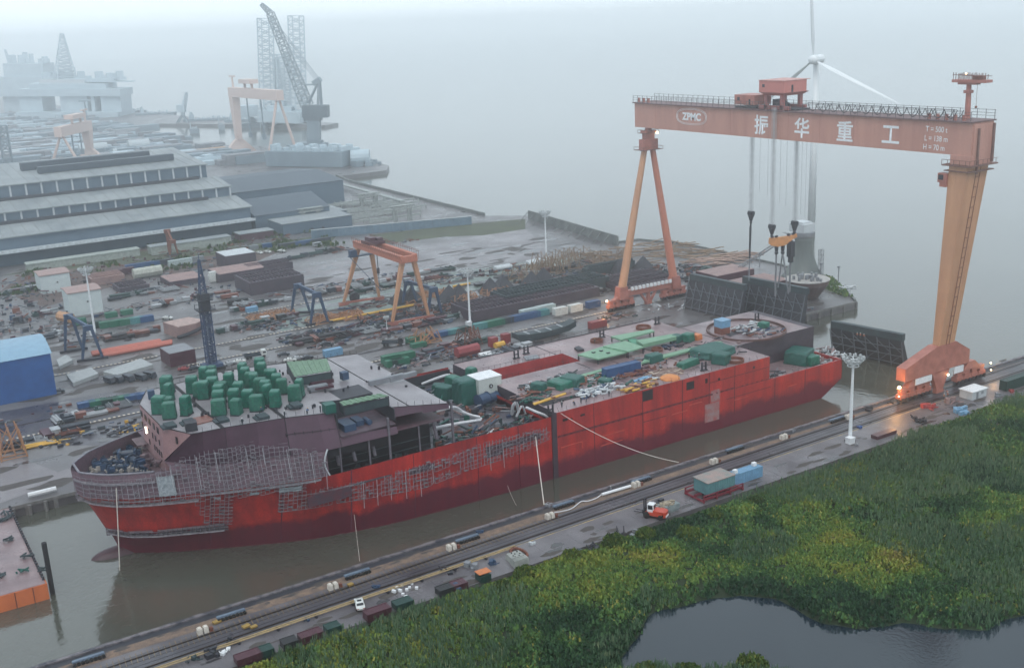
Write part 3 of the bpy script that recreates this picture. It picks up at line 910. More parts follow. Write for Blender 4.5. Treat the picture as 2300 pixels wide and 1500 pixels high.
pts = [Vector((CX+s_*hb(y, 20.4), y, 20.45)) for s_, ys in ((-1, [62-k*1.3 for k in range(20)]), (1, [37.3+k*1.3 for k in range(12)])) for y in ys if y > 36.2]
for a_, b_ in zip(pts[:-1], pts[1:]):
    mb.beam(a_, b_, 0.5, 0.25)
o = mb.build('bulwark_rail', mat('rim', (0.20, 0.19, 0.22), (0.1, 0.1, 0.12)), base=SH.location); o.parent = fo
# foredeck inside the bulwark
mb = MB()
pl = [(CX+hb(y, 16.2)-0.2, y) for y in [36.9+k*1.8 for k in range(18)]]
pl = pl + [(2*CX-x, y) for x, y in pl[::-1]]
mb.add([(x, y, 16.2) for x, y in pl], [tuple(range(len(pl)))])
mb.build('foredeck', mat('foredeck_dark', (0.07, 0.08, 0.11), (0.035, 0.04, 0.06), rough=0.5, scale=0.6, fine=0.3), SH)
# bulb
mb = MB()
prof = []
for i in range(13):
    a = math.pi*i/12
    prof.append((max(2.7*math.sin(a)**0.8, 0.01), -7.5*math.cos(a)))
mb2 = MB(); mb2.lathe(prof, (0, 0, 0), 16)
M = Matrix.Translation((CX-0.2, 44.6, -4.1)) @ Matrix.Rotation(R(90), 4, 'X')
mb2.v = [tuple(M @ Vector(q)) for q in mb2.v]
mb2.build('bulbous_bow', mat('bulb_brown', (0.06, 0.02, 0.03), (0.03, 0.012, 0.02), rough=0.5, scale=1.5), SH, smooth=True)

# --- aft hull as a stepped body
def cells(xs, ys, hf_, zb):
    side, top = MB(), MB()
    nx, ny = len(xs)-1, len(ys)-1
    H = lambda i, j: hf_((xs[i]+xs[i+1])/2, (ys[j]+ys[j+1])/2) if 0 <= i < nx and 0 <= j < ny else None
    for i in range(nx):
        for j in range(ny):
            h = H(i, j); x0, x1, y0, y1 = xs[i], xs[i+1], ys[j], ys[j+1]
            top.add([(x0, y0, h), (x1, y0, h), (x1, y1, h), (x0, y1, h)], [(0, 1, 2, 3)])
            for (di, dj, a, b_) in ((1, 0, (x1, y0), (x1, y1)), (-1, 0, (x0, y1), (x0, y0)), (0, 1, (x1, y1), (x0, y1)), (0, -1, (x0, y0), (x1, y0))):
                k = H(i+di, j+dj)
                za = k if k is not None else None
                if za is not None and za >= h:
                    continue
                la = zb(a[1]) if za is None else za
                lb = zb(b_[1]) if za is None else za
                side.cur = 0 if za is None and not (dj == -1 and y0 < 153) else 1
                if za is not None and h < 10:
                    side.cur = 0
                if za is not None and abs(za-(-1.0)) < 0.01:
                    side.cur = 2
                side.add([(a[0], a[1], la), (b_[0], b_[1], lb), (b_[0], b_[1], h), (a[0], a[1], h)], [(0, 1, 2, 3)])
    return side, top
DZ = 15.2
def hfun(x, y):
    if -271.2 < x < -261.4 and 154.0 < y < 184.5:
        return -1.0
    if y > 230:
        return DZ if -269.5 < x < -242.5 else (6.4 if y < 262 else 6.4)
    return DZ
def zb(y):
    return -6 if y <= 248 else -6+(y-248)/(262-248)*7.6
side, top = cells([-284, -271.2, -269.5, -261.4, -242.5, -228], [152.6, 154.0, 184.5, 230.3, 248.0, 262.0], hfun, zb)
side.cur = 0
side.add([(-284, 248, -6), (-228, 248, -6), (-228, 262, 1.6), (-284, 262, 1.6)], [(0, 1, 2, 3)])
POOLRED = mat('pool_red', (0.38, 0.045, 0.045), (0.27, 0.035, 0.04), rough=0.5, scale=0.2, fine=0.1)
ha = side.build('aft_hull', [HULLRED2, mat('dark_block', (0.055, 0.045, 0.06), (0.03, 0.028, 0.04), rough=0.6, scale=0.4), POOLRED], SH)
mb = MB()   # stern bulwark and block end
mb.boxb(-228.35, -228.0, 230.3, 261.9, 6.4, 7.9); mb.boxb(-284, -228, 261.6, 262.0, 6.4, 7.9)
o = mb.build('stern_bulwark', HULLRED2, base=SH.location); o.parent = ha
mb = MB()
mb.boxb(-269.5, -242.5, 262.0, 264.6, 7.0, DZ)
o = mb.build('stern_overhang', MATS['dark_block'], base=SH.location); o.parent = ha
dk = top.build('main_deck', DECKP, SH)
mb = MB()
k = 0
for y in range(232, 262, 2):   # grey rags along the stern bulwark
    mb.box((-229.2+random.uniform(-.4, .4), y+random.random(), 6.45), (1.2, 1.0+random.random(), 0.7+random.random()*0.9), random.random())
o = mb.build('bulwark_rags', mat('rags', (0.30, 0.28, 0.28), (0.15, 0.14, 0.15)), base=SH.location); o.parent = ha
# black joint between the two hull halves and block seams
mb = MB(); mb.boxb(-283.6, -228.6, 151.0, 152.6, -6, 12.4); mb.build('hull_joint', BLACK, SH)
mb = MB()
mb.boxb(-229.2, -227.6, 150.9, 151.3, -3.5, 16.0); mb.boxb(-228.0, -227.7, 151.3, 152.5, -3.4, 15.4)
mb.build('joint_staging', mat('staging_dark', (0.05, 0.035, 0.05)), SH)
SEAMD = mat('burnt_seam', (0.12, 0.02, 0.03), (0.05, 0.012, 0.02), rough=0.7, scale=2.0, lo=0.4, hi=0.6)
mb = MB()
for y in (164.7, 181.5, 196.0, 206.1, 216.1):
    mb.boxb(-228.0, -227.965, y, y+0.28, -1.5 + (y-160)*0.03, 15.1)
for y in (232.6, 245.5):
    mb.boxb(-228.0, -227.965, y, y+0.28, 0, 7.7)
for z, y0, y1 in ((8.1, 152.8, 231), (8.4, 152.8, 216), (11.9, 206.5, 230), (5.6, 181.5, 190), (5.4, 213, 231)):
    mb.boxb(-228.0, -227.96, y0, y1, z, z+0.20)
for y in range(153, 230, 2):
    mb.boxb(-228.0, -227.80, y, y+0.5, 8.05+random.random()*0.2, 8.3+random.random()*0.3)
o = mb.build('weld_seams', SEAMD, base=SH.location); o.parent = ha
mb = MB()
for y0, z0, w_, h_ in ((181.7, 12.0, 3.6, 3.0), (197.6, 11.8, 2.9, 2.4), (204.7, 12.4, 0.9, 1.4), (154.6, 12.5, 1.6, .7), (160.4, 12.6, 1.4, .6), (223.5, 12.9, .7, .8), (157.2, 12.4, .5, .5), (209.6, 12.2, .8, .8)):
    f = MB(); f.boxb(-228.0, -227.93, y0, y0+w_, z0-0.2, z0-0.2+h_)
    o = f.build('side_opening', BLACK, base=SH.location); o.parent = ha
mb = MB()
mb.boxb(-228.0, -227.94, 206.9, 210.4, 5.9, 9.4); mb.boxb(-228.0, -227.955, 204.6, 210.2, 0.0, 5.6)
o = mb.build('repair_patch', mat('grey_patch', (0.26, 0.20, 0.20), (0.30, 0.06, 0.06), rough=0.7, scale=0.7), base=SH.location); o.parent = ha
mb = MB()   # raised rubbing strips / plates
for y0, y1, z0, z1 in ((153.6, 160.8, 3.2, 5.2), (167, 175, 4.8, 5.1), (192, 198, 5.3, 5.6), (198.5, 203.5, 6.8, 7.0), (216, 222, 4.4, 4.6), (238, 242, 3.9, 4.1), (166.8, 174.4, 2.2, 2.4)):
    mb.boxb(-228.0, -227.85, y0, y1, z1-0.25, z1)
    mb.boxb(-228.0, -227.9, y0, y0+0.2, z0, z1)
    mb.boxb(-228.0, -227.9, y1-0.2, y1, z0, z1)
o = mb.build('rubbing_strips', mat('strip_red', (0.50, 0.07, 0.05)), base=SH.location); o.parent = ha

# forward hull seams
mb = MB()
for y in (62.5, 77.5, 93.5, 110.0, 128.0, 140.5):
    pr_ = None
    for k in range(24):
        z = -2.6+17.0*k/23
        q = Vector((CX+hb(y, z)+0.02, y, z))
        if pr_ is not None:
            mb.beam(pr_, q, 0.35, 0.08)
        pr_ = q
o = mb.build('weld_seams', mat('fore_seam', (0.07, 0.03, 0.06), (0.14, 0.02, 0.03), rough=0.7, scale=2), base=SH.location); o.parent = hf
mb = MB()
for q_ in ((-228.05, -227.92, 130.5, 147.5, 9.3, 11.0), (-228.05, -227.92, 131.0, 135.5, 7.9, 9.28), (-228.05, -227.92, 108.5, 115.5, 9.2, 10.7), (-228.4, -227.92, 82.0, 93.0, 8.0, 10.6)):
    mb = MB(); mb.boxb(*q_)
    o = mb.build('side_recess', mat('recess_dark', (0.035, 0.035, 0.05), (0.10, 0.02, 0.03), scale=0.8), base=SH.location); o.parent = hf
for s in (1, -1):
    mb = MB(); mb.boxb(CX+s*27.2, CX+s*27.0, 108, 150.9, 10.6, 14.1); mb.build('bulwark_liner', DARK, SH)

# --- scaffolding hung round the bow and the forward side
def hx(y, z, off):
    return CX+hb(y, z)+off
def scaffold(y0, y1, zlo, zhi, dy=1.0, dz=1.05, name='scaffolding', off=0.9, side=1, plank=0.5, holes=None):
    """one bay run of tube scaffold following the hull"""
    mt = MB(); pk = MB()
    ys = []
    y = y0
    while y <= y1:
        ys.append(y); y += dy*(0.85+0.3*random.random())
    def ok(y, z):
        return not holes or not any(a < y < b and c < z < d for a, b, c, d in holes)
    for a, b in zip(ys[:-1], ys[1:]):
        lo, hi = zlo(a), zhi(a)
        z = lo
        xo = lambda yy, zz, of: CX+side*(hb(max(yy, lerp_tab(STEM, zz)+0.01), zz)+of)
        while z < hi:
            z1 = min(z+dz, hi)
            if ok(a, z):
                mt.beam((xo(a, z, off), a, z), (xo(a, z1, off), a, z1), 0.12)
                if random.random() < 0.9:
                    mt.beam((xo(a, z, off), a, z), (xo(b, z, off), b, z), 0.09)
                if random.random() < 0.35:
                    mt.beam((xo(a, z+0.8, off), a, z+0.8), (xo(b, z+0.8, off), b, z+0.8), 0.05)
                if random.random() < 0.22:
                    mt.beam((xo(a, z, off), a, z), (xo(b, z1, off), b, z1), 0.07)
                if random.random() < plank:
                    q0 = xo(a, z, off*0.15); q1 = xo(a, z, off*1.05); r0 = xo(b, z, off*0.15); r1 = xo(b, z, off*1.05)
                    pk.add([(q0, a, z), (q1, a, z), (r1, b, z), (r0, b, z), (q0, a, z+0.08), (q1, a, z+0.08), (r1, b, z+0.08), (r0, b, z+0.08)],
                           [(4, 5, 6, 7), (1, 2, 6, 5), (0, 3, 2, 1), (0, 1, 5, 4)])
            z += dz
    return mt, pk
def low(y):
    return lerp_tab([(36, 12.6), (50, 13.0), (58, 13.4), (61, 5.0), (66, 4.4), (75, 6.5), (90, 6.5), (98, 6.0), (112, 5.0), (124, 6.5), (138, 7.0), (150, 9)], y)
def high(y):
    return lerp_tab([(36, 18.2), (45, 18.5), (52, 20.6), (56, 22.8), (62, 24.6), (72, 24.6), (80, 23.0), (86, 20.8), (88, 11.5), (100, 11.2), (118, 11.6), (132, 12.8), (150, 12.4)], y)
holes = [(66.5, 76.5, 4.5, 12.0), (82, 92, 11.2, 14), (114, 122, 7.0, 8.5), (96, 104, 10, 12)]
mt, pk = scaffold(36.4, 150, low, high, holes=holes, plank=0.14)
sc_ = mt.build('scaffolding', SCAF, SH)
o = pk.build('plank_decks', mat('planks', (0.19, 0.175, 0.19), (0.10, 0.09, 0.11), scale=1.0), base=SH.location); o.parent = sc_; o['kind'] = 'stuff'
mt, pk = scaffold(41.5, 66, lambda y: 2.4 + (y-37)*0.02, lambda y: 4.2+(y-37)*0.03, dy=1.0, dz=0.8, off=1.2, plank=0.8)
sc2 = mt.build('scaffolding', SCAFD, SH)
o = pk.build('plank_decks', MATS['planks'], base=SH.location); o.parent = sc2; o['kind'] = 'stuff'
mt, pk = scaffold(36.4, 58, lambda y: 12.6, lambda y: 18, side=-1, plank=0.6)
sc3 = mt.build('scaffolding', SCAF, SH)
o = pk.build('plank_decks', MATS['planks'], base=SH.location); o.parent = sc3; o['kind'] = 'stuff'
# continuous plank ledges round the bow
for ya, yb, z_, w_ in ((42.2, 66, 3.1, 1.5), (36.6, 60, 13.0, 1.3), (60, 87, 14.3, 0.9), (36.4, 52, 18.4, .9)):
    mb = MB(); pp = None; y = ya
    while y < yb:
        r0, r1 = Vector((hx(y, z_, .05), y, z_)), Vector((hx(y, z_, w_), y-.3, z_))
        if pp:
            mb.add([pp[0], pp[1], r1, r0]+[q-Vector((0, 0, .3)) for q in (pp[0], pp[1], r1, r0)], [(3, 2, 1, 0), (4, 5, 6, 7), (1, 2, 6, 5), (0, 4, 7, 3)])
            mb.beam(r1, r1+Vector((0, 0, 1.1)), .07); mb.beam(pp[1]+Vector((0, 0, 1.1)), r1+Vector((0, 0, 1.1)), .07)
        pp = (r0, r1); y += 1.0
    mb.build('staging_ledge', mat('ledge', (0.24, 0.23, 0.25), (0.10, 0.09, 0.11), scale=1.5), SH)
# safety nets
mb = MB()
def netp(y0, y1, z0, z1, off=1.05):
    n = 5
    P = []
    for i in range(n+1):
        z = z0+(z1-z0)*i/n; row = []
        for j in range(n+1):
            y = y0+(y1-y0)*j/n
            row.append(Vector((hx(y, z, off+random.uniform(-.1, .1)), y, z)))
        P.append(row)
    mb.grid(P)
NM = mat('pale_net', (0.25, 0.28, 0.30), (0.14, 0.16, 0.18), scale=2.0, rough=0.8)
for q in ((51.5, 55, 15.0, 19.5), (76.3, 81.2, 12.2, 13.6), (70, 72, 12.6, 13.4), (62.6, 64, 12.6, 13.1)):
    mb = MB(); netp(*q); mb.build('safety_net', NM, SH)
if 0: mb.build('safety_net', mat('pale_net', (0.36, 0.40, 0.42), (0.20, 0.23, 0.26), scale=2.0, rough=0.8), SH)
mb = MB()
for y in [52, 54.5, 60, 64, 70.5, 74, 79, 84, 87, 96, 99.5, 103, 107, 111, 114.5, 131, 135]:
    z1 = high(y)-0.5; z0 = z1-random.uniform(4, 8)
    mb = MB(); mb.tube((hx(y, z1, 1.2), y, z1), (hx(y, z0, 1.2), y+0.15, z0), 0.07, n=4)
    mb.build('hanging_hose', mat('hose_white', (0.42, 0.43, 0.46)), SH)

# --- superstructure
def zr(y):
    return 29.2-max(0, y-82)*0.1115
def rhb(y):
    return lerp_tab([(55.5, 10.2), (59.5, 19.4), (67, 20.1), (80, 22.8), (98, 24.6), (109, 25.4), (121, 27.4)], y)
ZK = 20.5
def khb(y):
    return lerp_tab([(55.0, 8.8), (57, 12.4), (60, 16.8), (66, 19.6), (73, 21.8), (80, 24.3), (88, 27.0), (100, 27.6), (121, 27.8)], y)
ST = [59.5, 62, 67, 74, 80.3, 88, 92.2, 106.6, 114, 121]
for s in (1, -1):
    mb = MB()
    P0 = []; P1 = []
    for y in ST:
        P1.append(Vector((CX+s*rhb(y), y, zr(y))))
    kb = [55.3]+ST[1:]
    for y in kb:
        P0.append(Vector((CX+s*khb(y), y, ZK)))
    for i in range(len(ST)-1):
        a, b_, c, d = P0[i], P0[i+1], P1[i+1], P1[i]
        if s > 0 and ST[i] >= 92 and ST[i] < 106:      # the cut-out below the green canopy
            mid = lambda p, q, u: p.lerp(q, u)
            mb.add([a, b_, mid(b_, c, 0.28), mid(a, d, 0.28)], [(0, 1, 2, 3)])
            continue
        if s > 0 and ST[i] >= 106:                      # the aft wall is open below a fascia
            mb.add([a.lerp(d, 0.62), b_.lerp(c, 0.72), c, d], [(0, 1, 2, 3)])
            continue
        mb.add([a, b_, c, d], [(0, 1, 2, 3)] if s > 0 else [(3, 2, 1, 0)])
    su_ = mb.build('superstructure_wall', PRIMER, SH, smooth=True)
    if s > 0:
        su = su_
# narrow side deck closing the gap to the hull edge
ysd = [55.2, 57, 60, 63, 66, 70, 73, 77, 80, 84, 88]
for s in (1, -1):
    mb = MB()
    for a_, b_ in zip(ysd[:-1], ysd[1:]):
        ia, ib = min(khb(a_), hb(a_, 20.4)), min(khb(b_), hb(b_, 20.4))
        mb.add([(CX+s*(ia-1), a_, 20.42), (CX+s*hb(a_, 20.4), a_, 20.42), (CX+s*hb(b_, 20.4), b_, 20.42), (CX+s*(ib-1), b_, 20.42)], [(0, 1, 2, 3)])
    mb.build('side_deck', MATS['forecastle_primer'], SH)
mb = MB()
for s in (1, -1):   # chamfer
    a = Vector((CX+s*8.8, 55.2, ZK)); b_ = Vector((CX+s*19.4, 59.5, zr(59.5)+0.6)); c = Vector((CX+s*10.2, 55.5, 28.9))
    b2 = Vector((CX+s*19.4, 59.5, zr(59.5)))
    mb.add([a, b2, c], [(0, 1, 2)] if s > 0 else [(2, 1, 0)])
mb.add([(CX-8.8, 55.2, 16.2), (CX+8.8, 55.2, 16.2), (CX+8.8, 55.2, ZK), (CX-8.8, 55.2, ZK), (CX+10.2, 55.5, 28.9), (CX-10.2, 55.5, 28.9)], [(0, 1, 2, 3), (3, 2, 4, 5)])
mb.add([(CX+8.8, 55.2, 16.2), (CX+17.6, 61, 16.2), (CX+14, 60.2, ZK), (CX+8.8, 55.2, ZK)], [(0, 1, 2, 3)])
mb.add([(CX-8.8, 55.2, 16.2), (CX-17.6, 61, 16.2), (CX-14, 60.2, ZK), (CX-8.8, 55.2, ZK)], [(3, 2, 1, 0)])
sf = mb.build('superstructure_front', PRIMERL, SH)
# windows of the front
def fwin(x, z, w_=0.75, h_=1.5):
    f = MB(); f.boxb(x-w_/2, x+w_/2, 55.06+0.0, 55.16, z, z+h_)
    u = (z-ZK)/8.0
    f.v = [(a, b_+0.3*max(0, min(1, u)), c) for a, b_, c in f.v]
    o = f.build('window', GLASS, base=SH.location); o.parent = sf
for x in (-9.0, -8.2, -5.4, -4.6, -1.8, -1.0, 2.0, 2.8, 5.6, 6.4):
    fwin(CX+x, 26.4)
for x in (-8.8, -6.0, -3.2, 0.5, 3.2, 6.5):
    fwin(CX+x, 23.6, 0.6, 1.4)
for x in (-3, 1.6, 3.6, 5.6, 7.4):
    fwin(CX+x, 20.9, 0.6, 1.4)
f = MB(); f.boxb(CX-5.4, CX-4.6, 55.0, 55.1, 23.2, 24.8); o = f.build('lit_window', LAMPW, base=SH.location); o.parent = sf
f = MB(); p0 = Vector((CX+14.4, 57.3, 26.0))
f.beam(p0, p0+Vector((0, 0, 1.6)), 0.9, 0.3); o = f.build('window', GLASS, base=SH.location); o.parent = sf
mb = MB(); mb.boxb(CX-11, CX-5, 52.6, 55.1, 20.2, 20.5); mb.boxb(CX-5, CX+3, 53.4, 55.1, 18.3, 18.6); mb.boxb(CX+3, CX+9, 53.0, 55.0, 17.3, 17.6)
for k in range(16):
    x = CX+random.uniform(-10, 12); mb.box((x, random.uniform(51.5, 54.8), random.choice((16.3, 18.6, 20.5))), (random.uniform(.3, 1.6), random.uniform(.3, 1.5), random.uniform(.3, 1.3)), random.random())
o = mb.build('front_platforms', mat('platform_mauve', (0.13, 0.08, 0.09), (0.06, 0.04, 0.05)), base=SH.location); o.parent = sf
# roof
mb = MB()
RY = [55.5, 59.5, 67, 74, 80.3, 88, 92.2, 106.6, 114, 121]
for a, b_ in zip(RY[:-1], RY[1:]):
    ra, rb_ = rhb(a), rhb(b_)
    cut = a >= 92 and a < 106
    xa, xb = (ra, rb_) if not cut else (14.2, 14.4)
    mb.add([(CX-ra, a, zr(a)), (CX+xa, a, zr(a)), (CX+xb, b_, zr(b_)), (CX-rb_, b_, zr(b_))], [(0, 1, 2, 3)])
rf = mb.build('superstructure_roof', DECKG, SH)
mb = MB()
for y in (66.6, 80.3, 111.0):
    mb.beam((CX-rhb(y)+0.3, y, zr(y)+0.02), (CX+rhb(y)-0.3, y, zr(y)+0.02), 0.9 if y < 90 else 0.35, 0.08)
for a, b_ in zip(RY[:-1], RY[1:]):
    for s in (1, -1):
        if s > 0 and 92 <= a < 106:
            continue
        mb.beam((CX+s*rhb(a), a, zr(a)+0.05), (CX+s*rhb(b_), b_, zr(b_)+0.05), 0.18, 0.12)
o = mb.build('roof_seams', BLACK, base=SH.location); o.parent = rf
mb = MB()
for i in range(70):
    y = random.uniform(58, 120); x = CX+random.uniform(-rhb(y)+1, rhb(y)-1)
    if 90 < y < 108 and x > CX+12:
        continue
    mb.box((x, y, zr(y)), (random.uniform(.2, .6), random.uniform(.2, .6), random.uniform(.3, 1.2)))
o = mb.build('roof_fittings', DARK, base=SH.location); o.parent = rf
# railings along the roof edges (thin posts)
mb = MB()
for s in (1, -1):
    y = 60
    while y < 121:
        if not (s > 0 and 91 < y < 107):
            x = CX+s*(rhb(y)-0.2)
            mb.beam((x, y, zr(y)), (x, y, zr(y)+1.2), 0.07)
        y += 2.1
o = mb.build('roof_posts', DARK, base=SH.location); o.parent = rf
# scuppers and seams on the side wall
mb = MB()
def wall(y, u, off=0.03):
    a = Vector((CX+khb(y), y, ZK)); b_ = Vector((CX+rhb(y), y, zr(y)))
    p = a.lerp(b_, u); p.x += off
    return p
for y in (67, 80.3, 92.0):
    for k in range(10):
        mb.beam(wall(y, k/10), wall(y, (k+1)/10), 0.16, 0.06)
for a, b_ in zip(range(80, 92, 1), range(81, 93, 1)):
    mb.beam(wall(a, 0.55), wall(b_, 0.55), 0.14, 0.06)
    if a % 2 == 0:
        mb.beam(wall(a, 0.50), wall(a, 0.60), 0.16, 0.08)
o = mb.build('wall_seams', BLACK, base=SH.location); o.parent = su
# cut-out interior
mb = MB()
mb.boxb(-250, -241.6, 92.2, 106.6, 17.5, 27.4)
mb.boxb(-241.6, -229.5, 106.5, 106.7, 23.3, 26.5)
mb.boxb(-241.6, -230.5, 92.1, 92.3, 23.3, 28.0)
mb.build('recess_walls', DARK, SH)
mb = MB(); mb.boxb(-241.6, -229.2, 92.3, 106.5, 22.6, 22.9); mb.build('recess_floor', mat('recess_floor', (0.10, 0.07, 0.09)), SH)
mb = MB(); mb.boxb(-236, -231, 94, 97, 22.9, 24.6); mb.boxb(-237, -233, 98, 100, 22.9, 24.2); mb.tube((-235, 101, 23.6), (-232, 101, 23.6), 0.7)
mb.build('recess_machinery', BLUED, SH)
# dark open space between hull and superstructure, and the aft end under the roof
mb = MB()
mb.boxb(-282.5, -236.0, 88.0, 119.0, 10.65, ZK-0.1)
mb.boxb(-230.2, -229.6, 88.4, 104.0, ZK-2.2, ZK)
mb.build('inner_bulkhead', BLACK, SH)  # blackened body: shade of the open bay painted as colour
mb = MB(); mb.boxb(-283, -228.3, 88.0, 151.0, 10.2, 10.6); mb.build('mid_deck', mat('mid_deck_dark', (0.09, 0.085, 0.10), (0.04, 0.04, 0.055), rough=0.5, scale=0.5, fine=0.35), SH)
mb = MB()
mb.boxb(-282.5, -229.8, 106.7, 120.2, ZK, ZK+0.3)
mb.boxb(-282.5, -241.0, 106.7, 118.6, ZK+0.3, 24.9)
mb.build('aft_platform', mat('aft_primer', (0.12, 0.06, 0.08), (0.06, 0.04, 0.05), scale=0.6), SH)
mb = MB()
for y in (91.5, 99, 112.5):
    mb.boxb(-229.6, -229.2, y, y+0.35, 10.6, ZK)
for y in (104, 121.5):
    mb.boxb(-228.9, -228.4, y, y+0.5, 10.6, 25)
for y in (91, 95.2, 100.4, 117.5):
    mb.tube((-231, y, ZK), (-230.4, y+0.6, ZK-5), 0.45)
mb.build('pillar', mat('pillar_grey', (0.13, 0.12, 0.14), (0.07, 0.06, 0.08)), SH)
mb = MB()
for z in (12.8, 14.8, 16.8):
    mb.beam((-230.8, 88.5, z), (-230.8, 119, z), 0.14)
for y in range(89, 119, 1):
    mb.box((-231.5+random.uniform(-3, .5), y+random.random(), 10.6), (random.uniform(.4, 1.6), random.uniform(.4, 1.6), random.uniform(.4, 2.6)), random.random())
mb.build('inner_clutter', DARKG, SH)
# curved lip of scaffold at the forward edge of the opening
mb = MB(); mb.path([Vector((-228.4, 88.2-1.0*math.sin(math.pi*k/8), 14.4+6.6*k/8)) for k in range(9)], 0.22); mb.build('opening_lip', LGREY, SH)
# ------------------------------------------------------------------ shared builders
ORDW = ['first', 'second', 'third', 'fourth', 'fifth', 'sixth', 'seventh', 'eighth', 'ninth', 'tenth', 'eleventh', 'twelfth', 'thirteenth', 'fourteenth', 'fifteenth', 'sixteenth']
def ordl(k, n):
    if n == 1:
        return ''
    if k == 0:
        return 'leftmost'
    if k == n-1:
        return 'rightmost'
    return ORDW[k]+' from the left'
CONT = {}
def container(loc, rz, L, key, label, group=None, z=0, H=2.6, W=2.45, door=None, cat='container'):
    k = (L, key, H, W)
    if k not in CONT:
        t = thing('shipping_container', label, cat, (0, 0, 0), 0)
        mb = MB(); mb.boxb(-L/2, L/2, -W/2+0.04, W/2-0.04, 0.12, H-0.1)
        nr = int(L/0.6)
        for i in range(nr):
            x = -L/2+0.3+i*(L-0.6)/max(1, nr-1)
            for s in (-1, 1):
                mb.boxb(x-0.14, x+0.14, s*(W/2-0.04)-(0.0 if s > 0 else 0.06), s*(W/2-0.04)+(0.06 if s > 0 else 0.0), 0.2, H-0.15)
            mb.boxb(x-0.14, x+0.14, -W/2+0.1, W/2-0.1, H-0.1, H-0.06)
        mb.build('body', cmat(key), t)
        mb = MB()
        for x in (-L/2, L/2-0.16):
            for y in (-W/2-0.03, W/2-0.13):
                mb.boxb(x, x+0.16, y, y+0.16, 0, H)
        for y in (-W/2-0.03, W/2-0.13):
            mb.boxb(-L/2+0.16, L/2-0.16, y, y+0.16, 0, 0.16); mb.boxb(-L/2+0.16, L/2-0.16, y, y+0.16, H-0.12, H)
        mb.build('frame', cmat(key), t)
        d = MB(); d.boxb(L/2, L/2+0.05, -W/2+0.15, -0.02, 0.2, H-0.15); d.boxb(L/2, L/2+0.05, 0.02, W/2-0.15, 0.2, H-0.15)
        for y in (-0.8, -0.3, 0.3, 0.8):
            d.boxb(L/2+0.05, L/2+0.10, y-0.03, y+0.03, 0.2, H-0.15)
        d.build('door', cmat(key), t)
        CONT[k] = t
        t.location = Vector((loc[0], loc[1], z)); t.rotation_euler = (0, 0, rz)
        if group:
            t['group'] = group
        PROTO[t.name] = [(c, kids(c)) for c in kids(t)]
        return t
    return dup(CONT[k], (loc[0], loc[1], z), rz, label, group)
CARS = {}
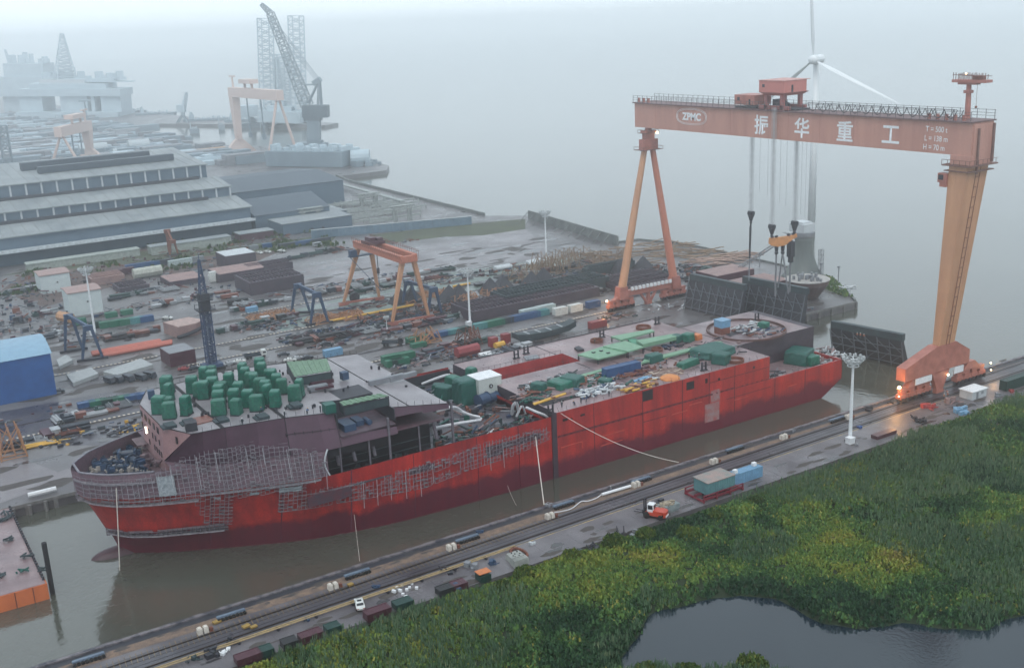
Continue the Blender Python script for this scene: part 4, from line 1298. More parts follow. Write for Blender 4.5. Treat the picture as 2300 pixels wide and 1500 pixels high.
def car(loc, rz, key, label, group=None, kind='car', z=0):
    k = (kind, key)
    if k not in CARS:
        nm = {'car': 'parked_car', 'van': 'parked_van', 'truck': 'flatbed_truck'}[kind]
        t = thing(nm, label, {'car': 'car', 'van': 'van', 'truck': 'truck'}[kind])
        if kind == 'car':
            pr = [(-2.3, 0.45), (-2.35, 0.75), (-2.1, 0.95), (-1.5, 1.02), (-1.0, 1.42), (-0.4, 1.52), (0.5, 1.5), (1.15, 1.05), (2.0, 0.92), (2.32, 0.72), (2.3, 0.4)]
            def sec(w, dz):
                return [(x, w*(0.80 if z > 1.1 else 1.0)*(0.86 if abs(x) > 2.2 else 1), z+dz) for x, z in pr]
            A = sec(0.92, 0); n = len(A)
            mb = MB(); vs = [(x, -y, z) for x, y, z in A]+[(x, y, z) for x, y, z in A]
            mb.add(vs, [tuple(range(n)), tuple(range(2*n-1, n-1, -1))]+[(i, n+i, n+(i+1) % n, (i+1) % n) for i in range(n)])
            body = mb.build('body', cmat(key), t)
            mb = MB()
            mb.add([(-1.47, -0.70, 1.08), (-1.47, 0.70, 1.08), (-1.03, 0.66, 1.42), (-1.03, -0.66, 1.42)], [(3, 2, 1, 0)])
            mb.add([(1.13, -0.72, 1.10), (1.13, 0.72, 1.10), (0.56, 0.66, 1.49), (0.56, -0.66, 1.49)], [(0, 1, 2, 3)])
            for s in (-1, 1):
                mb.add([(-1.25, s*0.935*0.86, 1.08), (0.95, s*0.935*0.86, 1.08), (0.45, s*0.76, 1.42), (-0.85, s*0.76, 1.42)], [(0, 1, 2, 3) if s < 0 else (3, 2, 1, 0)])
            mb.boxb(-0.45, 0.25, -0.45, 0.45, 1.525, 1.535)
            mb.v = [(x, y, z+0.012) for x, y, z in mb.v]
            mb.build('windows', GLASS, t)
            wx, L2 = (-1.42, 1.45), None
            for s in (-1, 1):
                f = MB(); f.boxb(2.30, 2.36, s*0.62-0.2, s*0.62+0.2, 0.62, 0.8); f.build('headlight', LGREY, t)
                f = MB(); f.boxb(-2.37, -2.33, s*0.62-0.2, s*0.62+0.2, 0.68, 0.86); f.build('tail_light', REDP, t)
        elif kind == 'van':
            mb = MB(); mb.boxb(-2.6, 2.0, -0.95, 0.95, 0.45, 2.2); mb.prism([(-0.95, 0.45), (0.95, 0.45), (0.95, 0.7)], 0, 0.001)
            mb.add([(2.0, -0.95, 0.45), (2.0, 0.95, 0.45), (2.7, 0.9, 0.45), (2.7, -0.9, 0.45), (2.0, -0.9, 2.15), (2.0, 0.9, 2.15), (2.65, 0.85, 1.2), (2.65, -0.85, 1.2)],
                   [(0, 1, 2, 3), (4, 7, 6, 5), (3, 2, 6, 7), (1, 5, 6, 2), (0, 3, 7, 4)])
            mb.build('body', cmat(key), t)
            mb = MB(); mb.add([(2.04, -0.8, 2.1), (2.04, 0.8, 2.1), (2.66, 0.75, 1.28), (2.66, -0.75, 1.28)], [(0, 3, 2, 1)])
            mb.boxb(-2.2, 1.8, -0.97, 0.97, 1.35, 1.9)
            mb.build('windows', GLASS, t); wx = (-1.7, 1.7)
        else:
            mb = MB(); mb.boxb(-4.2, 1.8, -1.25, 1.25, 1.0, 1.25); mb.boxb(-4.2, 3.8, -0.5, 0.5, 0.7, 1.0)
            mb.boxb(-4.2, 1.8, -1.25, -1.2, 1.25, 1.7); mb.boxb(-4.2, 1.8, 1.2, 1.25, 1.25, 1.7)
            mb.build('flatbed', cmat('dark'), t)
            mb = MB(); mb.boxb(2.0, 3.9, -1.2, 1.2, 0.8, 2.3); mb.boxb(2.05, 3.6, -1.15, 1.15, 2.3, 2.8)
            mb.build('cab', cmat(key), t)
            mb = MB(); mb.boxb(3.9, 3.93, -1.05, 1.05, 1.6, 2.35); mb.boxb(2.6, 3.6, -1.23, 1.23, 1.6, 2.3); mb.build('windows', GLASS, t)
            wx = (-3.2, -2.0, 2.9)
        for x in wx:
            for s in (-1, 1):
                r = 0.34 if kind != 'truck' else 0.5
                f = MB(); f.tube((x, s*0.72*(1 if kind != 'truck' else 1.3), r), (x, s*0.94*(1 if kind != 'truck' else 1.3), r), r, n=12)
                f.build('wheel', TYRE, t)
        CARS[k] = t
        t.location = Vector((loc[0], loc[1], z)); t.rotation_euler = (0, 0, rz)
        if group:
            t['group'] = group
        PROTO[t.name] = [(c, kids(c)) for c in kids(t)]
        return t
    return dup(CARS[k], (loc[0], loc[1], z), rz, label, group)
PPL = {}
def person(loc, rz, jk, hk, label, group=None, pose=0):
    """small worker: continuous skinned body, jacket and helmet"""
    key = (jk, hk, pose)
    if key not in PPL:
        t = thing('person', label, 'person')
        if pose == 0:
            V = [(0, 0, .95), (0, 0, 1.15), (0, 0, 1.42), (0, 0, 1.55), (0.01, 0, 1.66), (.0, .10, .88), (.02, .11, .48), (0, .12, .06), (.12, .12, .03), (.0, -.10, .88), (-.02, -.11, .48), (-0.04, -.12, .06), (.08, -.12, .03),
                 (0, .20, 1.40), (.03, .26, 1.12), (.14, .25, .90), (0, -.20, 1.40), (.02, -.26, 1.12), (.12, -.25, .90)]
        else:   # stooping over work
            V = [(0, 0, .80), (.14, 0, .98), (.34, 0, 1.16), (.44, 0, 1.24), (.52, 0, 1.30), (.0, .10, .76), (.14, .12, .44), (0, .12, .06), (.12, .12, .03), (.0, -.10, .76), (.12, -.11, .44), (-0.04, -.12, .06), (.08, -.12, .03),
                 (.34, .20, 1.12), (.44, .22, .86), (.60, .16, .72), (.34, -.20, 1.12), (.44, -.22, .86), (.60, -.16, .72)]
        E_ = [(0, 1), (1, 2), (2, 3), (3, 4), (0, 5), (5, 6), (6, 7), (7, 8), (0, 9), (9, 10), (10, 11), (11, 12), (2, 13), (13, 14), (14, 15), (2, 16), (16, 17), (17, 18)]
        rad = [.15, .15, .15, .06, .10, .10, .075, .05, .045, .10, .075, .05, .045, .07, .05, .04, .07, .05, .04]
        me = bpy.data.meshes.new('body'); me.from_pydata(V, E_, [])
        o = bpy.data.objects.new('body', me); COL.objects.link(o)
        o.modifiers.new('s', 'SKIN')
        for i, r in enumerate(rad):
            me.skin_vertices[0].data[i].radius = (r, r)
        me.skin_vertices[0].data[0].use_root = True
        bpy.context.view_layer.update()
        m2 = bpy.data.meshes.new_from_object(o.evaluated_get(bpy.context.evaluated_depsgraph_get()))
        bpy.data.objects.remove(o)
        m2.materials.clear(); m2.materials.append(cmat('dark')); m2.name = 'body'
        o = bpy.data.objects.new('body', m2); COL.objects.link(o); o.parent = t
        h = V[4]
        mb = MB(); mb.lathe([(.155, 0), (.15, .03), (.125, .10), (.07, .15), (.01, .165)], (h[0], h[1], h[2]+0.01), 10)
        mb.build('helmet', cmat(hk), t)
        mb = MB(); a, b_ = V[0], V[2]
        mb.tube((a[0], a[1], a[2]), (b_[0], b_[1], b_[2]+0.04), .185, .20, n=8); mb.beam(V[13], V[14], .14); mb.beam(V[16], V[17], .14)
        mb.build('jacket', cmat(jk), t)
        PPL[key] = t
        t.location = Vector(loc); t.rotation_euler = (0, 0, rz)
        if group:
            t['group'] = group
        PROTO[t.name] = [(c, kids(c)) for c in kids(t)]
        return t
    return dup(PPL[key], loc, rz, label, group)

# ------------------------------------------------------------------ things on the ship
TR = PI = math.pi
# tarp-wrapped units on the superstructure roof: (zoom x, base y, width) in a 5.75x view whose corner is (280,780)
GB = {'forward edge': [(570, 605, 165), (475, 860, 100), (598, 705, 85), (560, 855, 130), (600, 925, 145), (818, 880, 112)],
      'middle forward': [(1050, 465, 112), (1150, 430, 98), (895, 595, 148), (990, 655, 140), (1045, 668, 155), (1150, 520, 150), (1160, 620, 150), (1265, 640, 150), (1375, 565, 132)],
      'middle near': [(1240, 885, 160), (1240, 800, 150), (1245, 740, 150), (1440, 770, 140), (1465, 875, 112), (1500, 690, 150), (1620, 775, 140), (1730, 825, 152)],
      'aft cluster': [(1550, 430, 120), (1585, 480, 120), (1650, 520, 128), (1695, 560, 128), (1770, 350, 140), (1800, 430, 132), (1780, 610, 145), (1845, 650, 135), (1900, 470, 142), (1930, 510, 130), (1990, 565, 130), (2055, 605, 130)],
      'aft near': [(1872, 735, 95), (1970, 775, 128), (2220, 700, 146), (2285, 650, 105)]}
ugb = None
def tarpbox(w_, h_, d_, seed):
    rnd = random.Random(seed)
    mb = MB()
    n = 5
    a, b_ = w_/2, d_/2
    rings = []
    prof = [(0.0, 1.02), (0.12, 1.05), (0.5, 1.0), (0.84, 0.98), (0.95, 0.93), (1.0, 0.80)]
    for u, k in prof:
        ring = []
        pts = []
        for (sx, sy) in ((-1, -1), (1, -1), (1, 1), (-1, 1)):
            pts.append((sx*a, sy*b_))
        for i in range(4):
            p, q = pts[i], pts[(i+1) % 4]
            for j in range(n):
                t_ = j/n
                x = p[0]+(q[0]-p[0])*t_; y = p[1]+(q[1]-p[1])*t_
                kk = k*(1+rnd.uniform(-0.035, 0.035)) * (0.94 if j == 0 else 1.0)
                ring.append((x*kk, y*kk, u*h_+rnd.uniform(-0.04, 0.04)))
        rings.append(ring)
    m = len(rings[0]); vs = [q for r_ in rings for q in r_]
    fs = [(i*m+j, i*m+(j+1) % m, (i+1)*m+(j+1) % m, (i+1)*m+j) for i in range(len(rings)-1) for j in range(m)]
    fs.append(tuple((len(rings)-1)*m+j for j in range(m)))
    mb.add(vs, fs)
    return mb
TB = []
for k in range(3):
    t = thing('tarped_machine', 'green tarp wrapped machine', 'covered machine')
    tarpbox((3.2, 3.5, 2.9)[k], (4.3, 3.9, 4.6)[k], (2.5, 2.2, 2.7)[k], k+5).build('tarp_cover', (TARP, mat('green_tarp_worn', (0.018, 0.135, 0.085), (0.004, 0.06, 0.05), rough=.5, scale=1.3, bump=.3), TARP)[k], t)
    if k != 1:
        mb = MB(); h_ = (4.3, 3.9, 4.6)[k]; w_ = (3.2, 3.5, 2.9)[k]/2; d_ = (2.5, 2.2, 2.7)[k]/2
        for z_ in (.35, .7):
            for s_ in (-1, 1):
                mb.beam((-w_*1.03, s_*d_*1.04, h_*z_), (w_*1.03, s_*d_*1.04, h_*z_), .07); mb.beam((s_*w_*1.04, -d_*1.03, h_*z_), (s_*w_*1.04, d_*1.03, h_*z_), .07)
        mb.build('lashing', DARK, t)
    mb = MB()
    mb.box((0, 0, 0), (3.3, 2.9, 0.2))
    for sx in (-1.5, 1.5):
        for sy in (-1, 1):
            mb.box((sx, sy, 0), (0.25, 0.25, 0.6))
    mb.build('skid', DARK, t)
    TB.append([t, False])
cnt = 0
for cl, lst in GB.items():
    lst2 = sorted(lst)
    for k, (zx, zy, zw) in enumerate(lst2):
        px, py = 280+zx/5.75, 780+zy/5.75
        p = G(px, py, 29.2)
        for _ in range(3):
            p = G(px, py, zr(p.y))
        s = zw/5.75/29.0
        lab = 'green tarp-wrapped machine on the ship roof, %s cluster, %s' % (cl, ordl(k, len(lst2)))
        src = TB[cnt % 3]
        loc = (p.x-0.8, p.y, p.z+0.02); rz = random.uniform(-0.12, 0.12)+0.85 if (zw < 115) else random.uniform(-0.1, 0.1)+1.05
        if not src[1]:
            src[1] = True
            src[0].location = Vector(loc); src[0].rotation_euler = (0, 0, rz); src[0]['label'] = lab; src[0]['group'] = 'green tarp covers on the ship roof'
            PROTO[src[0].name] = [(c, kids(c)) for c in kids(src[0])]
        else:
            dup(src[0], loc, rz, lab, 'green tarp covers on the ship roof', (s, 1, 0.95+random.random()*0.12))
        cnt += 1
# dark racks at the foot of some of them
for k, (px, py) in enumerate(((382, 958), (425, 950), (500, 945), (590, 938), (665, 912))):
    mb = MB(); mb.boxb(-1.6, 1.6, -1.2, 1.2, 0, .7); mb.boxb(-1.4, 1.4, -2, -1.2, 0, .35)
    one('pipe_rack', mb, DARKG, 'low dark green rack before the tarped machines near the roof edge, %s' % ordl(k, 5), 'rack', G(px, py, 29.2), 0, 'dark racks on the ship roof')
# canopies
def canopy(name, corners, z, drop, label, mroof=None):
    P = [G(x, y, z) for x, y in corners]
    c = sum(P, Vector())/len(P)
    t = thing(name, label, 'canopy', c)
    mb = MB()
    n = 14
    for i in range(n):      # corrugated roof
        u0, u1 = i/n, (i+1)/n
        a, b_ = P[0].lerp(P[1], u0), P[3].lerp(P[2], u0)
        c_, d = P[0].lerp(P[1], u1), P[3].lerp(P[2], u1)
        up = Vector((0, 0, 0.12 if i % 2 else 0))
        mb.add([a+up, c_+up, d+up, b_+up, a+up-Vector((0, 0, .12)), c_+up-Vector((0, 0, .12)), d+up-Vector((0, 0, .12)), b_+up-Vector((0, 0, .12))],
               [(0, 3, 2, 1), (4, 5, 6, 7), (0, 1, 5, 4), (1, 2, 6, 5), (2, 3, 7, 6), (3, 0, 4, 7)])
    mb.build('canopy_roof', mroof or mat('canopy_green', (0.14, 0.24, 0.15), (0.07, 0.13, 0.09), rough=0.6, scale=1.0), t)
    mb = MB()
    for q in P:
        mb.beam(q, q-Vector((0, 0, drop)), 0.25)
    for i in range(4):
        mb.beam(P[i]-Vector((0, 0, 0.4)), P[(i+1) % 4]-Vector((0, 0, 0.4)), 0.2)
    mb.build('canopy_post', DARK, t)
    mb = MB()
    mb.add([P[3]-Vector((0, 0, .3)), P[2]-Vector((0, 0, .3)), P[2]-Vector((0, 0, drop)), P[3]-Vector((0, 0, drop))], [(0, 1, 2, 3)])
    mb.add([P[0]-Vector((0.3, 0, .3)), P[3]-Vector((0.3, 0, .3)), P[3]-Vector((0.3, 0, drop)), P[0]-Vector((0.3, 0, drop))], [(0, 1, 2, 3)])
    mb.build('side_sheet', DARKG, t)
    return t
canopy('green_canopy', [(644, 813), (734, 806), (744, 832), (662, 846)], 31.4, 2.6, 'corrugated green canopy standing over dark gear on the far side of the roof')
canopy('green_canopy', [(762, 902), (852, 884), (872, 889), (772, 911)], 29.5, 2.4, 'ragged green canopy above the dark cut-out in the ship side')
# small things on the roof
def boxes(name, lst, m, label, cat, z, base=None, jitter=True):
    mb = MB(); P = None
    for px, py, w_, d_, h_ in lst:
        p = G(px, py, z); P = P or p
        mb.box((p.x, p.y, z), (w_, d_, h_), random.uniform(-.2, .2) if jitter else 0)
    return onew(name, mb, m, label, cat, P)
boxes('stacked_frames', [(722, 862, 2.4, 6, 1.0), (722, 872, 2, 6, .6)], cmat('maroon'), 'low maroon frames stacked beside the far green canopy', 'frames', 28.2)
boxes('pipe_bundle', [(714, 875, 1.8, 5, 1.2)], MGREY, 'grey pipe bundle lying on the roof below the maroon frames', 'pipes', 28.0)
boxes('bucket', [(774, 851, 1.8, 1.8, 2.0)], BLUED, 'blue grey bin alone in the middle of the grey roof', 'bin', 26.9)
boxes('bin', [(341, 895, 1.6, 1.6, 2.2)], BLUED, 'dark blue bin near the forward corner of the ship roof', 'bin', 29.2)
boxes('tarped_box', [(740, 925, 2.8, 2.6, 2.2)], TARPD, 'single dark green covered box at the roof edge before the cut-out', 'covered box', 28.5)
boxes('hatch_housing', [(430, 965, 2.6, 2.6, 2.0)], DARK, 'dark hatch frame at the near edge of the ship roof', 'hatch', 29.2)
boxes('open_cover', [(448, 945, 4.8, 5.4, 0.25)], cmat('rust'), 'pinkish flat plate lying on the roof behind the hatch frame', 'plate', 29.2)
boxes('low_cabinet', [(868, 858, 1.2, 10, 1.4), (905, 850, 1.2, 8, 1.2)], MGREY, 'long low grey ducts laid across the after part of the roof', 'duct', 26.0)
boxes('curved_block', [(600, 800, 3, 3, 2)], BLUE, 'blue cabin block', 'block', 24) if False else None

# foredeck machinery inside the bow bulwark: each winch its own thing
WI = []
FD = [(232, 1040, 'small', 0), (262, 1045, 'small', .2), (288, 1032, 'big', .4), (305, 1048, 'big', .1), (255, 1025, 'small', .5), (283, 1012, 'small', .2), (298, 1000, 'small', .1), (318, 1035, 'small', .6), (214, 1050, 'small', .1), (272, 1056, 'small', .3), (248, 1058, 'small', 0), (322, 1056, 'small', .2), (236, 1052, 'small', .9)]
def winch():
    t = thing('mooring_winch', 'winch', 'winch')
    mb = MB(); mb.box((0, 0, 0), (3.4, 2.6, 0.4)); mb.box((-1.4, 0, .4), (.4, 2, 1.5)); mb.box((1.4, 0, .4), (.4, 2, 1.5)); mb.box((1.9, .3, .4), (.9, 1.4, 1.2))
    mb.build('winch_frame', BLUED, t)
    mb = MB(); mb.tube((-1.1, 0, 1.25), (1.1, 0, 1.25), 0.62, n=12); mb.tube((-1.15, 0, 1.25), (-1.0, 0, 1.25), 1.0, n=14); mb.tube((1.0, 0, 1.25), (1.15, 0, 1.25), 1.0, n=14)
    mb.build('drum', mat('winch_blue', (0.03, 0.05, 0.085), (0.018, 0.03, 0.05), rough=0.4), t)
    mb = MB()
    for sx in (-1, 0, 1):
        mb.ball((sx, 1.3, .6), .35, 7, 5); mb.ball((sx+.4, -1.35, .5), .3, 7, 5)
    mb.build('cable_coil', mat('coil_cream', (0.36, 0.33, 0.30), (0.2, 0.18, 0.17)), t)
    return t
wt = winch()
for k, (px, py, kind, r_) in enumerate(sorted(FD)):
    p = G(px, py, 16.3); s = 1.35 if kind == 'big' else 0.8
    lab = 'dark blue %swinch on the cluttered foredeck inside the bow rim, %s' % ('large ' if kind == 'big' else '', ordl(k, len(FD)))
    if k == 0:
        wt.location = p; wt['label'] = lab; wt['group'] = 'machinery on the foredeck'; wt.rotation_euler = (0, 0, r_)
        PROTO[wt.name] = [(c, kids(c)) for c in kids(wt)]
    else:
        dup(wt, p, r_*3, lab, 'machinery on the foredeck', s)
mb = MB()
for k in range(150):
    px, py = random.uniform(195, 335), random.uniform(1000, 1062)
    p = G(px, py, 16.25)
    if abs(p.x-CX) < hb(p.y, 16.2)-0.8 and p.y > 37.5:
        mb.box(p, (random.uniform(.3, 1.0), random.uniform(.3, 1.0), random.uniform(.3, 1.3)), random.random()*3)
o = onew('deck_scraps', mb, MATS['coil_cream'], 'heap of pale scraps, coils and boxes strewn between the foredeck winches', 'scrap', (CX, 45, 16.2)); o['kind'] = 'stuff'
p = G(262, 972, 17)
mb = MB(); mb.tube((p.x, p.y, 15), (p.x, p.y, 20), 2.6, n=14)
# blue tank seen beyond the bow
p = G(300, 968, 2)

# --- middle deck: machinery heap between superstructure and aft hull
def heap(name, rects, n, ms, label, cat='machinery', zt=(10.6,), hmax=2.6, smin=.4, smax=2.2, tubes=0.3, rects_world=False, kind=None):
    """clutter: one mesh of mixed boxes and tubes over a footprint"""
    mb = MB()
    for k in range(n):
        mb.cur = random.randrange(len(ms))
        x0, x1, y0, y1 = random.choice(rects)
        x = random.uniform(x0, x1); y = random.uniform(y0, y1); z = random.choice(zt)
        if random.random() < tubes:
            a = random.gauss(1.57, .35) if random.random() < .75 else random.uniform(0, 3.14); L = random.uniform(1, 4.5)
            mb.tube((x-math.cos(a)*L/2, y-math.sin(a)*L/2, z+random.uniform(.2, hmax)), (x+math.cos(a)*L/2, y+math.sin(a)*L/2, z+random.uniform(.2, hmax)), random.uniform(.1, .35), n=6)
        else:
            a = random.gauss(0, .12) if random.random() < .8 else random.random()*3
            mb.box((x, y, z), (random.uniform(smin, smax)*.6, random.uniform(smin, smax)*random.choice((.7, 1.3, 1.9)), random.uniform(.25, hmax)*random.random()+.15), a)
    c = rects[0]
    o = onew(name, mb, ms, label, cat, ((c[0]+c[1])/2, (c[2]+c[3])/2, zt[0]))
    o['kind'] = 'stuff'
    return o
PINK = mat('pink_primer', (0.27, 0.185, 0.18), (0.19, 0.13, 0.13))
heap('deck_machinery', [(-282, -240, 123, 150), (-240, -230, 121, 150)], 420, [DARK, DARK, DARKG, MGREY, BLUED, DARK, PINK, TARPD, RUST, DARKG], 'dense jumble of pipes, crates and machinery on the sunken deck behind the superstructure', hmax=2.4, smax=1.7)
heap('pipe_jumble', [(-234, -229.2, 124, 149)], 120, [MGREY, LGREY, TARP, DARK, BLUED, DARK, DARKG], 'jumble of grey and green gear along the near rail of the sunken deck', hmax=2.4)
# big green shrouded boxes and the pale unit
def shroud(px, py, z, w_, d_, h_, label, rz=0, m=TARP, seed=1, name='tarped_machine', cat='covered machine'):
    p = G(px, py, z)
    t = tarpbox(w_, h_, d_, seed).build(name, m)
    t.location = (p.x, p.y, z); t.rotation_euler = (0, 0, rz)
    return tag(t, label, cat)
shroud(1052, 902, 10.6, 6.0, 7.6, 7.2, 'tall green shrouded block beside the pale square unit', 0, TARPD, 3)
shroud(1000, 895, 10.6, 5, 4, 4.0, 'rounded green tarp bundle left of the tall shrouded block', .4, TARPD, 4)
shroud(1018, 880, 10.6, 4, 3.4, 5.0, 'upright green tarp bundle just behind the tall shrouded block', .2, TARP, 6)
shroud(985, 885, 10.6, 3.4, 3.0, 3.2, 'small green tarp bundle at the roof corner of the superstructure', .8, TARPD, 8)
shroud(1060, 868, 10.6, 3.0, 2.6, 6.0, 'narrow green bundle behind the pale square unit', .3, TARP, 9)
p = G(1096, 905, 10.6)
t = thing('control_cabin', 'pale grey square cabin with a round dark porthole beside green shroud', 'cabin', p)
mb = MB(); mb.boxb(p.x-6.5, p.x-0.2, p.y-2.6, p.y+5.0, 10.8, 17.8)
mb.build('cabin_box', mat('pale_cabin', (0.50, 0.53, 0.51), (0.42, 0.45, 0.43), rough=0.5), t)
mb = MB(); mb.boxb(p.x-6.6, p.x-0.1, p.y-2.7, p.y+5.1, 17.8, 18.0); mb.build('cabin_roof', WHITE, t)
mb = MB(); mb.tube((p.x-0.25, p.y+1.4, 15.4), (p.x-0.05, p.y+1.4, 15.4), 0.62, n=16); mb.tube((p.x-0.25, p.y-0.2, 13.6), (p.x-0.05, p.y-0.2, 13.6), 0.42, n=16); mb.build('porthole', BLACK, t)
mb = MB(); mb.tube((p.x-0.05, p.y+1.4, 15.4), (p.x+0.0, p.y+1.4, 15.4), 0.28, n=12); mb.boxb(p.x-0.2, p.x-0.12, p.y+0.6, p.y+2.8, 13.55, 13.65); mb.build('porthole_hub', LGREY, t)
for px, py, r_, L, lab in ((1085, 910, 1.7, 3.5, 'dark rolled drum at the foot of the pale cabin'), (1108, 903, 1.4, 3.0, 'smaller dark drum right of the rolled drum')):
    q = G(px, py, 10.8)
    mb = MB(); mb.tube((0, -L/2, r_), (0, L/2, r_), r_, n=16); mb.tube((0, -L/2-.1, r_), (0, -L/2, r_), r_*1.15, n=16); mb.tube((0, L/2, r_), (0, L/2+.1, r_), r_*1.15, n=16)
    one('cable_drum', mb, BLUED, lab, 'drum', q, .2)
# white hoses
def hose(pts, z, r_, m, label, name='hose'):
    P = [G(x, y, zz if (zz := (q[0] if q else z)) is not None else z) for x, y, *q in pts]
    # smooth
    Q = []
    for i in range(len(P)-1):
        for k in range(5):
            u = k/5
            a = P[max(i-1, 0)]; b_ = P[i]; c = P[i+1]; d = P[min(i+2, len(P)-1)]
            Q.append(0.5*((2*b_)+(c-a)*u+(2*a-5*b_+4*c-d)*u*u+(3*b_-a-3*c+d)*u**3))
    Q.append(P[-1])
    mb = MB(); mb.path(Q, r_, 6)
    return onew(name, mb, m, label, name.replace('_', ' '), P[0])
HOSE = mat('white_hose', (0.60, 0.60, 0.62), (0.45, 0.45, 0.48))
hose([(980, 923, 20), (1018, 914, 20), (1040, 925, 17), (1062, 934, 15), (1082, 942, 14)], 15, 0.42, HOSE, 'white hose arching from the superstructure corner to the near rail')
hose([(1010, 915, 20), (1052, 930, 16), (1078, 936, 15)], 15, 0.3, HOSE, 'thin white hose beside the arching hose')
hose([(978, 961, 15), (1020, 952, 15), (1078, 943, 14)], 14, 0.4, HOSE, 'straight white hose along the near rail opening')
hose([(980, 982, 13), (970, 968, 16), (976, 956, 18)], 14, 0.5, HOSE, 'curved white hose end hanging at the dark opening')
hose([(1182, 915, 15.5), (1205, 925, 15.5), (1228, 935, 14), (1240, 955, 11)], 14, 0.35, HOSE, 'white hose drooping over the rail beside the hull joint')
hose([(1150, 930, 14), (1152, 912, 17), (1160, 905, 18), (1165, 925, 14)], 14, 0.45, HOSE, 'looped white hoses standing up near the hull joint')
hose([(1160, 935, 14), (1172, 912, 17), (1180, 928, 14)], 14, 0.3, HOSE, 'thin white loop right of the looped hoses')
hose([(948, 862, 14), (985, 848, 16), (1010, 842, 15), (1030, 852, 13)], 14, 0.4, HOSE, 'pale hose on the far side of the sunken deck')
# ropes to the quay
def rope(a, b_, sag, r_, label):
    P = []
    for k in range(17):
        u = k/16; q = a.lerp(b_, u); q.z -= sag*4*u*(1-u); P.append(q)
    mb = MB(); mb.path(P, r_, 4)
    return onew('mooring_rope', mb, PALEROPE, label, 'rope', a, 'mooring ropes of the ship')
rope(Vector((-228.2, 153.8, 15.0)), G(1525, 1038, 0.4), 2.0, 0.085, 'long pale rope from the hull joint down to the right quay edge')
rope(XP(1203, 980, -227.4), G(1222, 1133, 0.4), 0.6, 0.13, 'pale rope dropping steeply from scaffolding to the quay bollards')
rope(XP(261, 1096, -244.0), G(269, 1281, WZ), 0.2, 0.12, 'pale rope hanging from the bow scaffolding straight into the water')
rope(XP(795, 1150, -231), G(808, 1260, WZ), 0.4, 0.045, 'very thin rope hanging from the hull side amidships')
rope(XP(1140, 1090, -228), G(1160, 1135, WZ), 0.4, 0.04, 'faint thin rope hanging under the middle of the hull')
mb = MB(); P = [G(x, y, 1.2) for x, y in ((265, 1082), )]

# --- aft deck furniture
def plate(name, corners, z, th, m, label, cat='deck panel', legs=0.0, marks=False):
    P = [G(x, y, z+th) for x, y in corners]
    c = sum(P, Vector())/4; c.z = z-legs
    t = thing(name, label, cat, c)
    mb = MB()
    mb.add(P+[q-Vector((0, 0, th)) for q in P], [(0, 3, 2, 1), (4, 5, 6, 7), (0, 1, 5, 4), (1, 2, 6, 5), (2, 3, 7, 6), (3, 0, 4, 7)])
    mb.build('panel', m, t)
    mb = MB()
    for i in range(4):
        q = P[i]-Vector((0, 0, th)); q = q.lerp(c, 0.04); q.z = z
        mb.beam(q, (q.x, q.y, DZ), 0.3)
    if marks:
        for u, v in ((.35, .3), (.6, .35), (.55, .7)):
            q = P[0].lerp(P[1], u).lerp(P[3].lerp(P[2], u), v)
            mb.box(q, (1.0, .25, .3)); mb.box(q+Vector((.1, .5, 0)), (.25, .8, .3))
    mb.build('foot', DARK, t)
    return t
plate('green_hatch_panel', [(1297, 796), (1352, 778), (1410, 790), (1343, 806)], 16.6, 0.4, PALEG, 'pale green square hatch panel nearest the red well', marks=True)
plate('green_hatch_panel', [(1354, 777), (1405, 765), (1446, 779), (1411, 789)], 17.0, 0.4, PALEG, 'pale green hatch panel with one dark cleat behind the first panel', marks=False)
plate('green_hatch_panel', [(1372, 755), (1461, 739), (1470, 743), (1395, 763)], 16.6, 0.5, PALEG, 'long narrow pale green panel farthest from the near side')
plate('green_hatch_panel', [(1429, 764), (1520, 748), (1526, 754), (1444, 773)], 16.4, 1.2, PALEG, 'long deep pale green panel nearest the stern ring')
plate('green_hatch_panel', [(1410, 762), (1428, 760), (1444, 774), (1425, 775)], 15.6, 1.0, MIDG, 'dark green box section joining two long green panels')
plate('green_hatch_panel', [(1294, 844), (1352, 828), (1358, 830), (1305, 848)], 15.3, 0.5, PALEG, 'short thin green panel near the left end of the blue container')
plate('green_beam', [(1448, 806), (1612, 766), (1624, 768), (1440, 815)], 15.8, 0.5, PALEG, 'very long pale green beam running aft across the main deck', 'beam')
plate('dark_grating', [(1240, 848), (1328, 826), (1340, 832), (1262, 858)], 15.3, 0.15, mat('grating', (0.15, 0.12, 0.13), (0.08, 0.07, 0.08)), 'grey grating pile behind the short green panel', 'grating')
plate('opening_strip', [(1210, 905), (1292, 886), (1306, 890), (1220, 912)], 15.21, 0.04, BLACK, 'long black slot in the deck near the forward port corner', 'deck slot')
plate('yellow_beam', [(1196, 905), (1272, 880), (1276, 882), (1200, 908)], 15.3, 0.3, YELLOW, 'thin yellow beam lying beside the long black deck slot', 'beam')
plate('dark_hatch', [(1175, 800), (1206, 796), (1212, 803), (1182, 808)], 15.3, 0.2, MGREY, 'small dark hatch plate beside the far rim of the red well', 'hatch')
plate('deck_recess', [(1290, 780), (1300, 776), (1312, 784), (1298, 786)], 15.3, 0.6, DARK, 'small black box at the left end of the pale green panels', 'box')
plate('square_hole', [(1628, 750), (1652, 742), (1665, 746), (1640, 756)], 15.22, 0.05, DARK, 'dark rectangular opening inside the stern ring', 'deck opening')
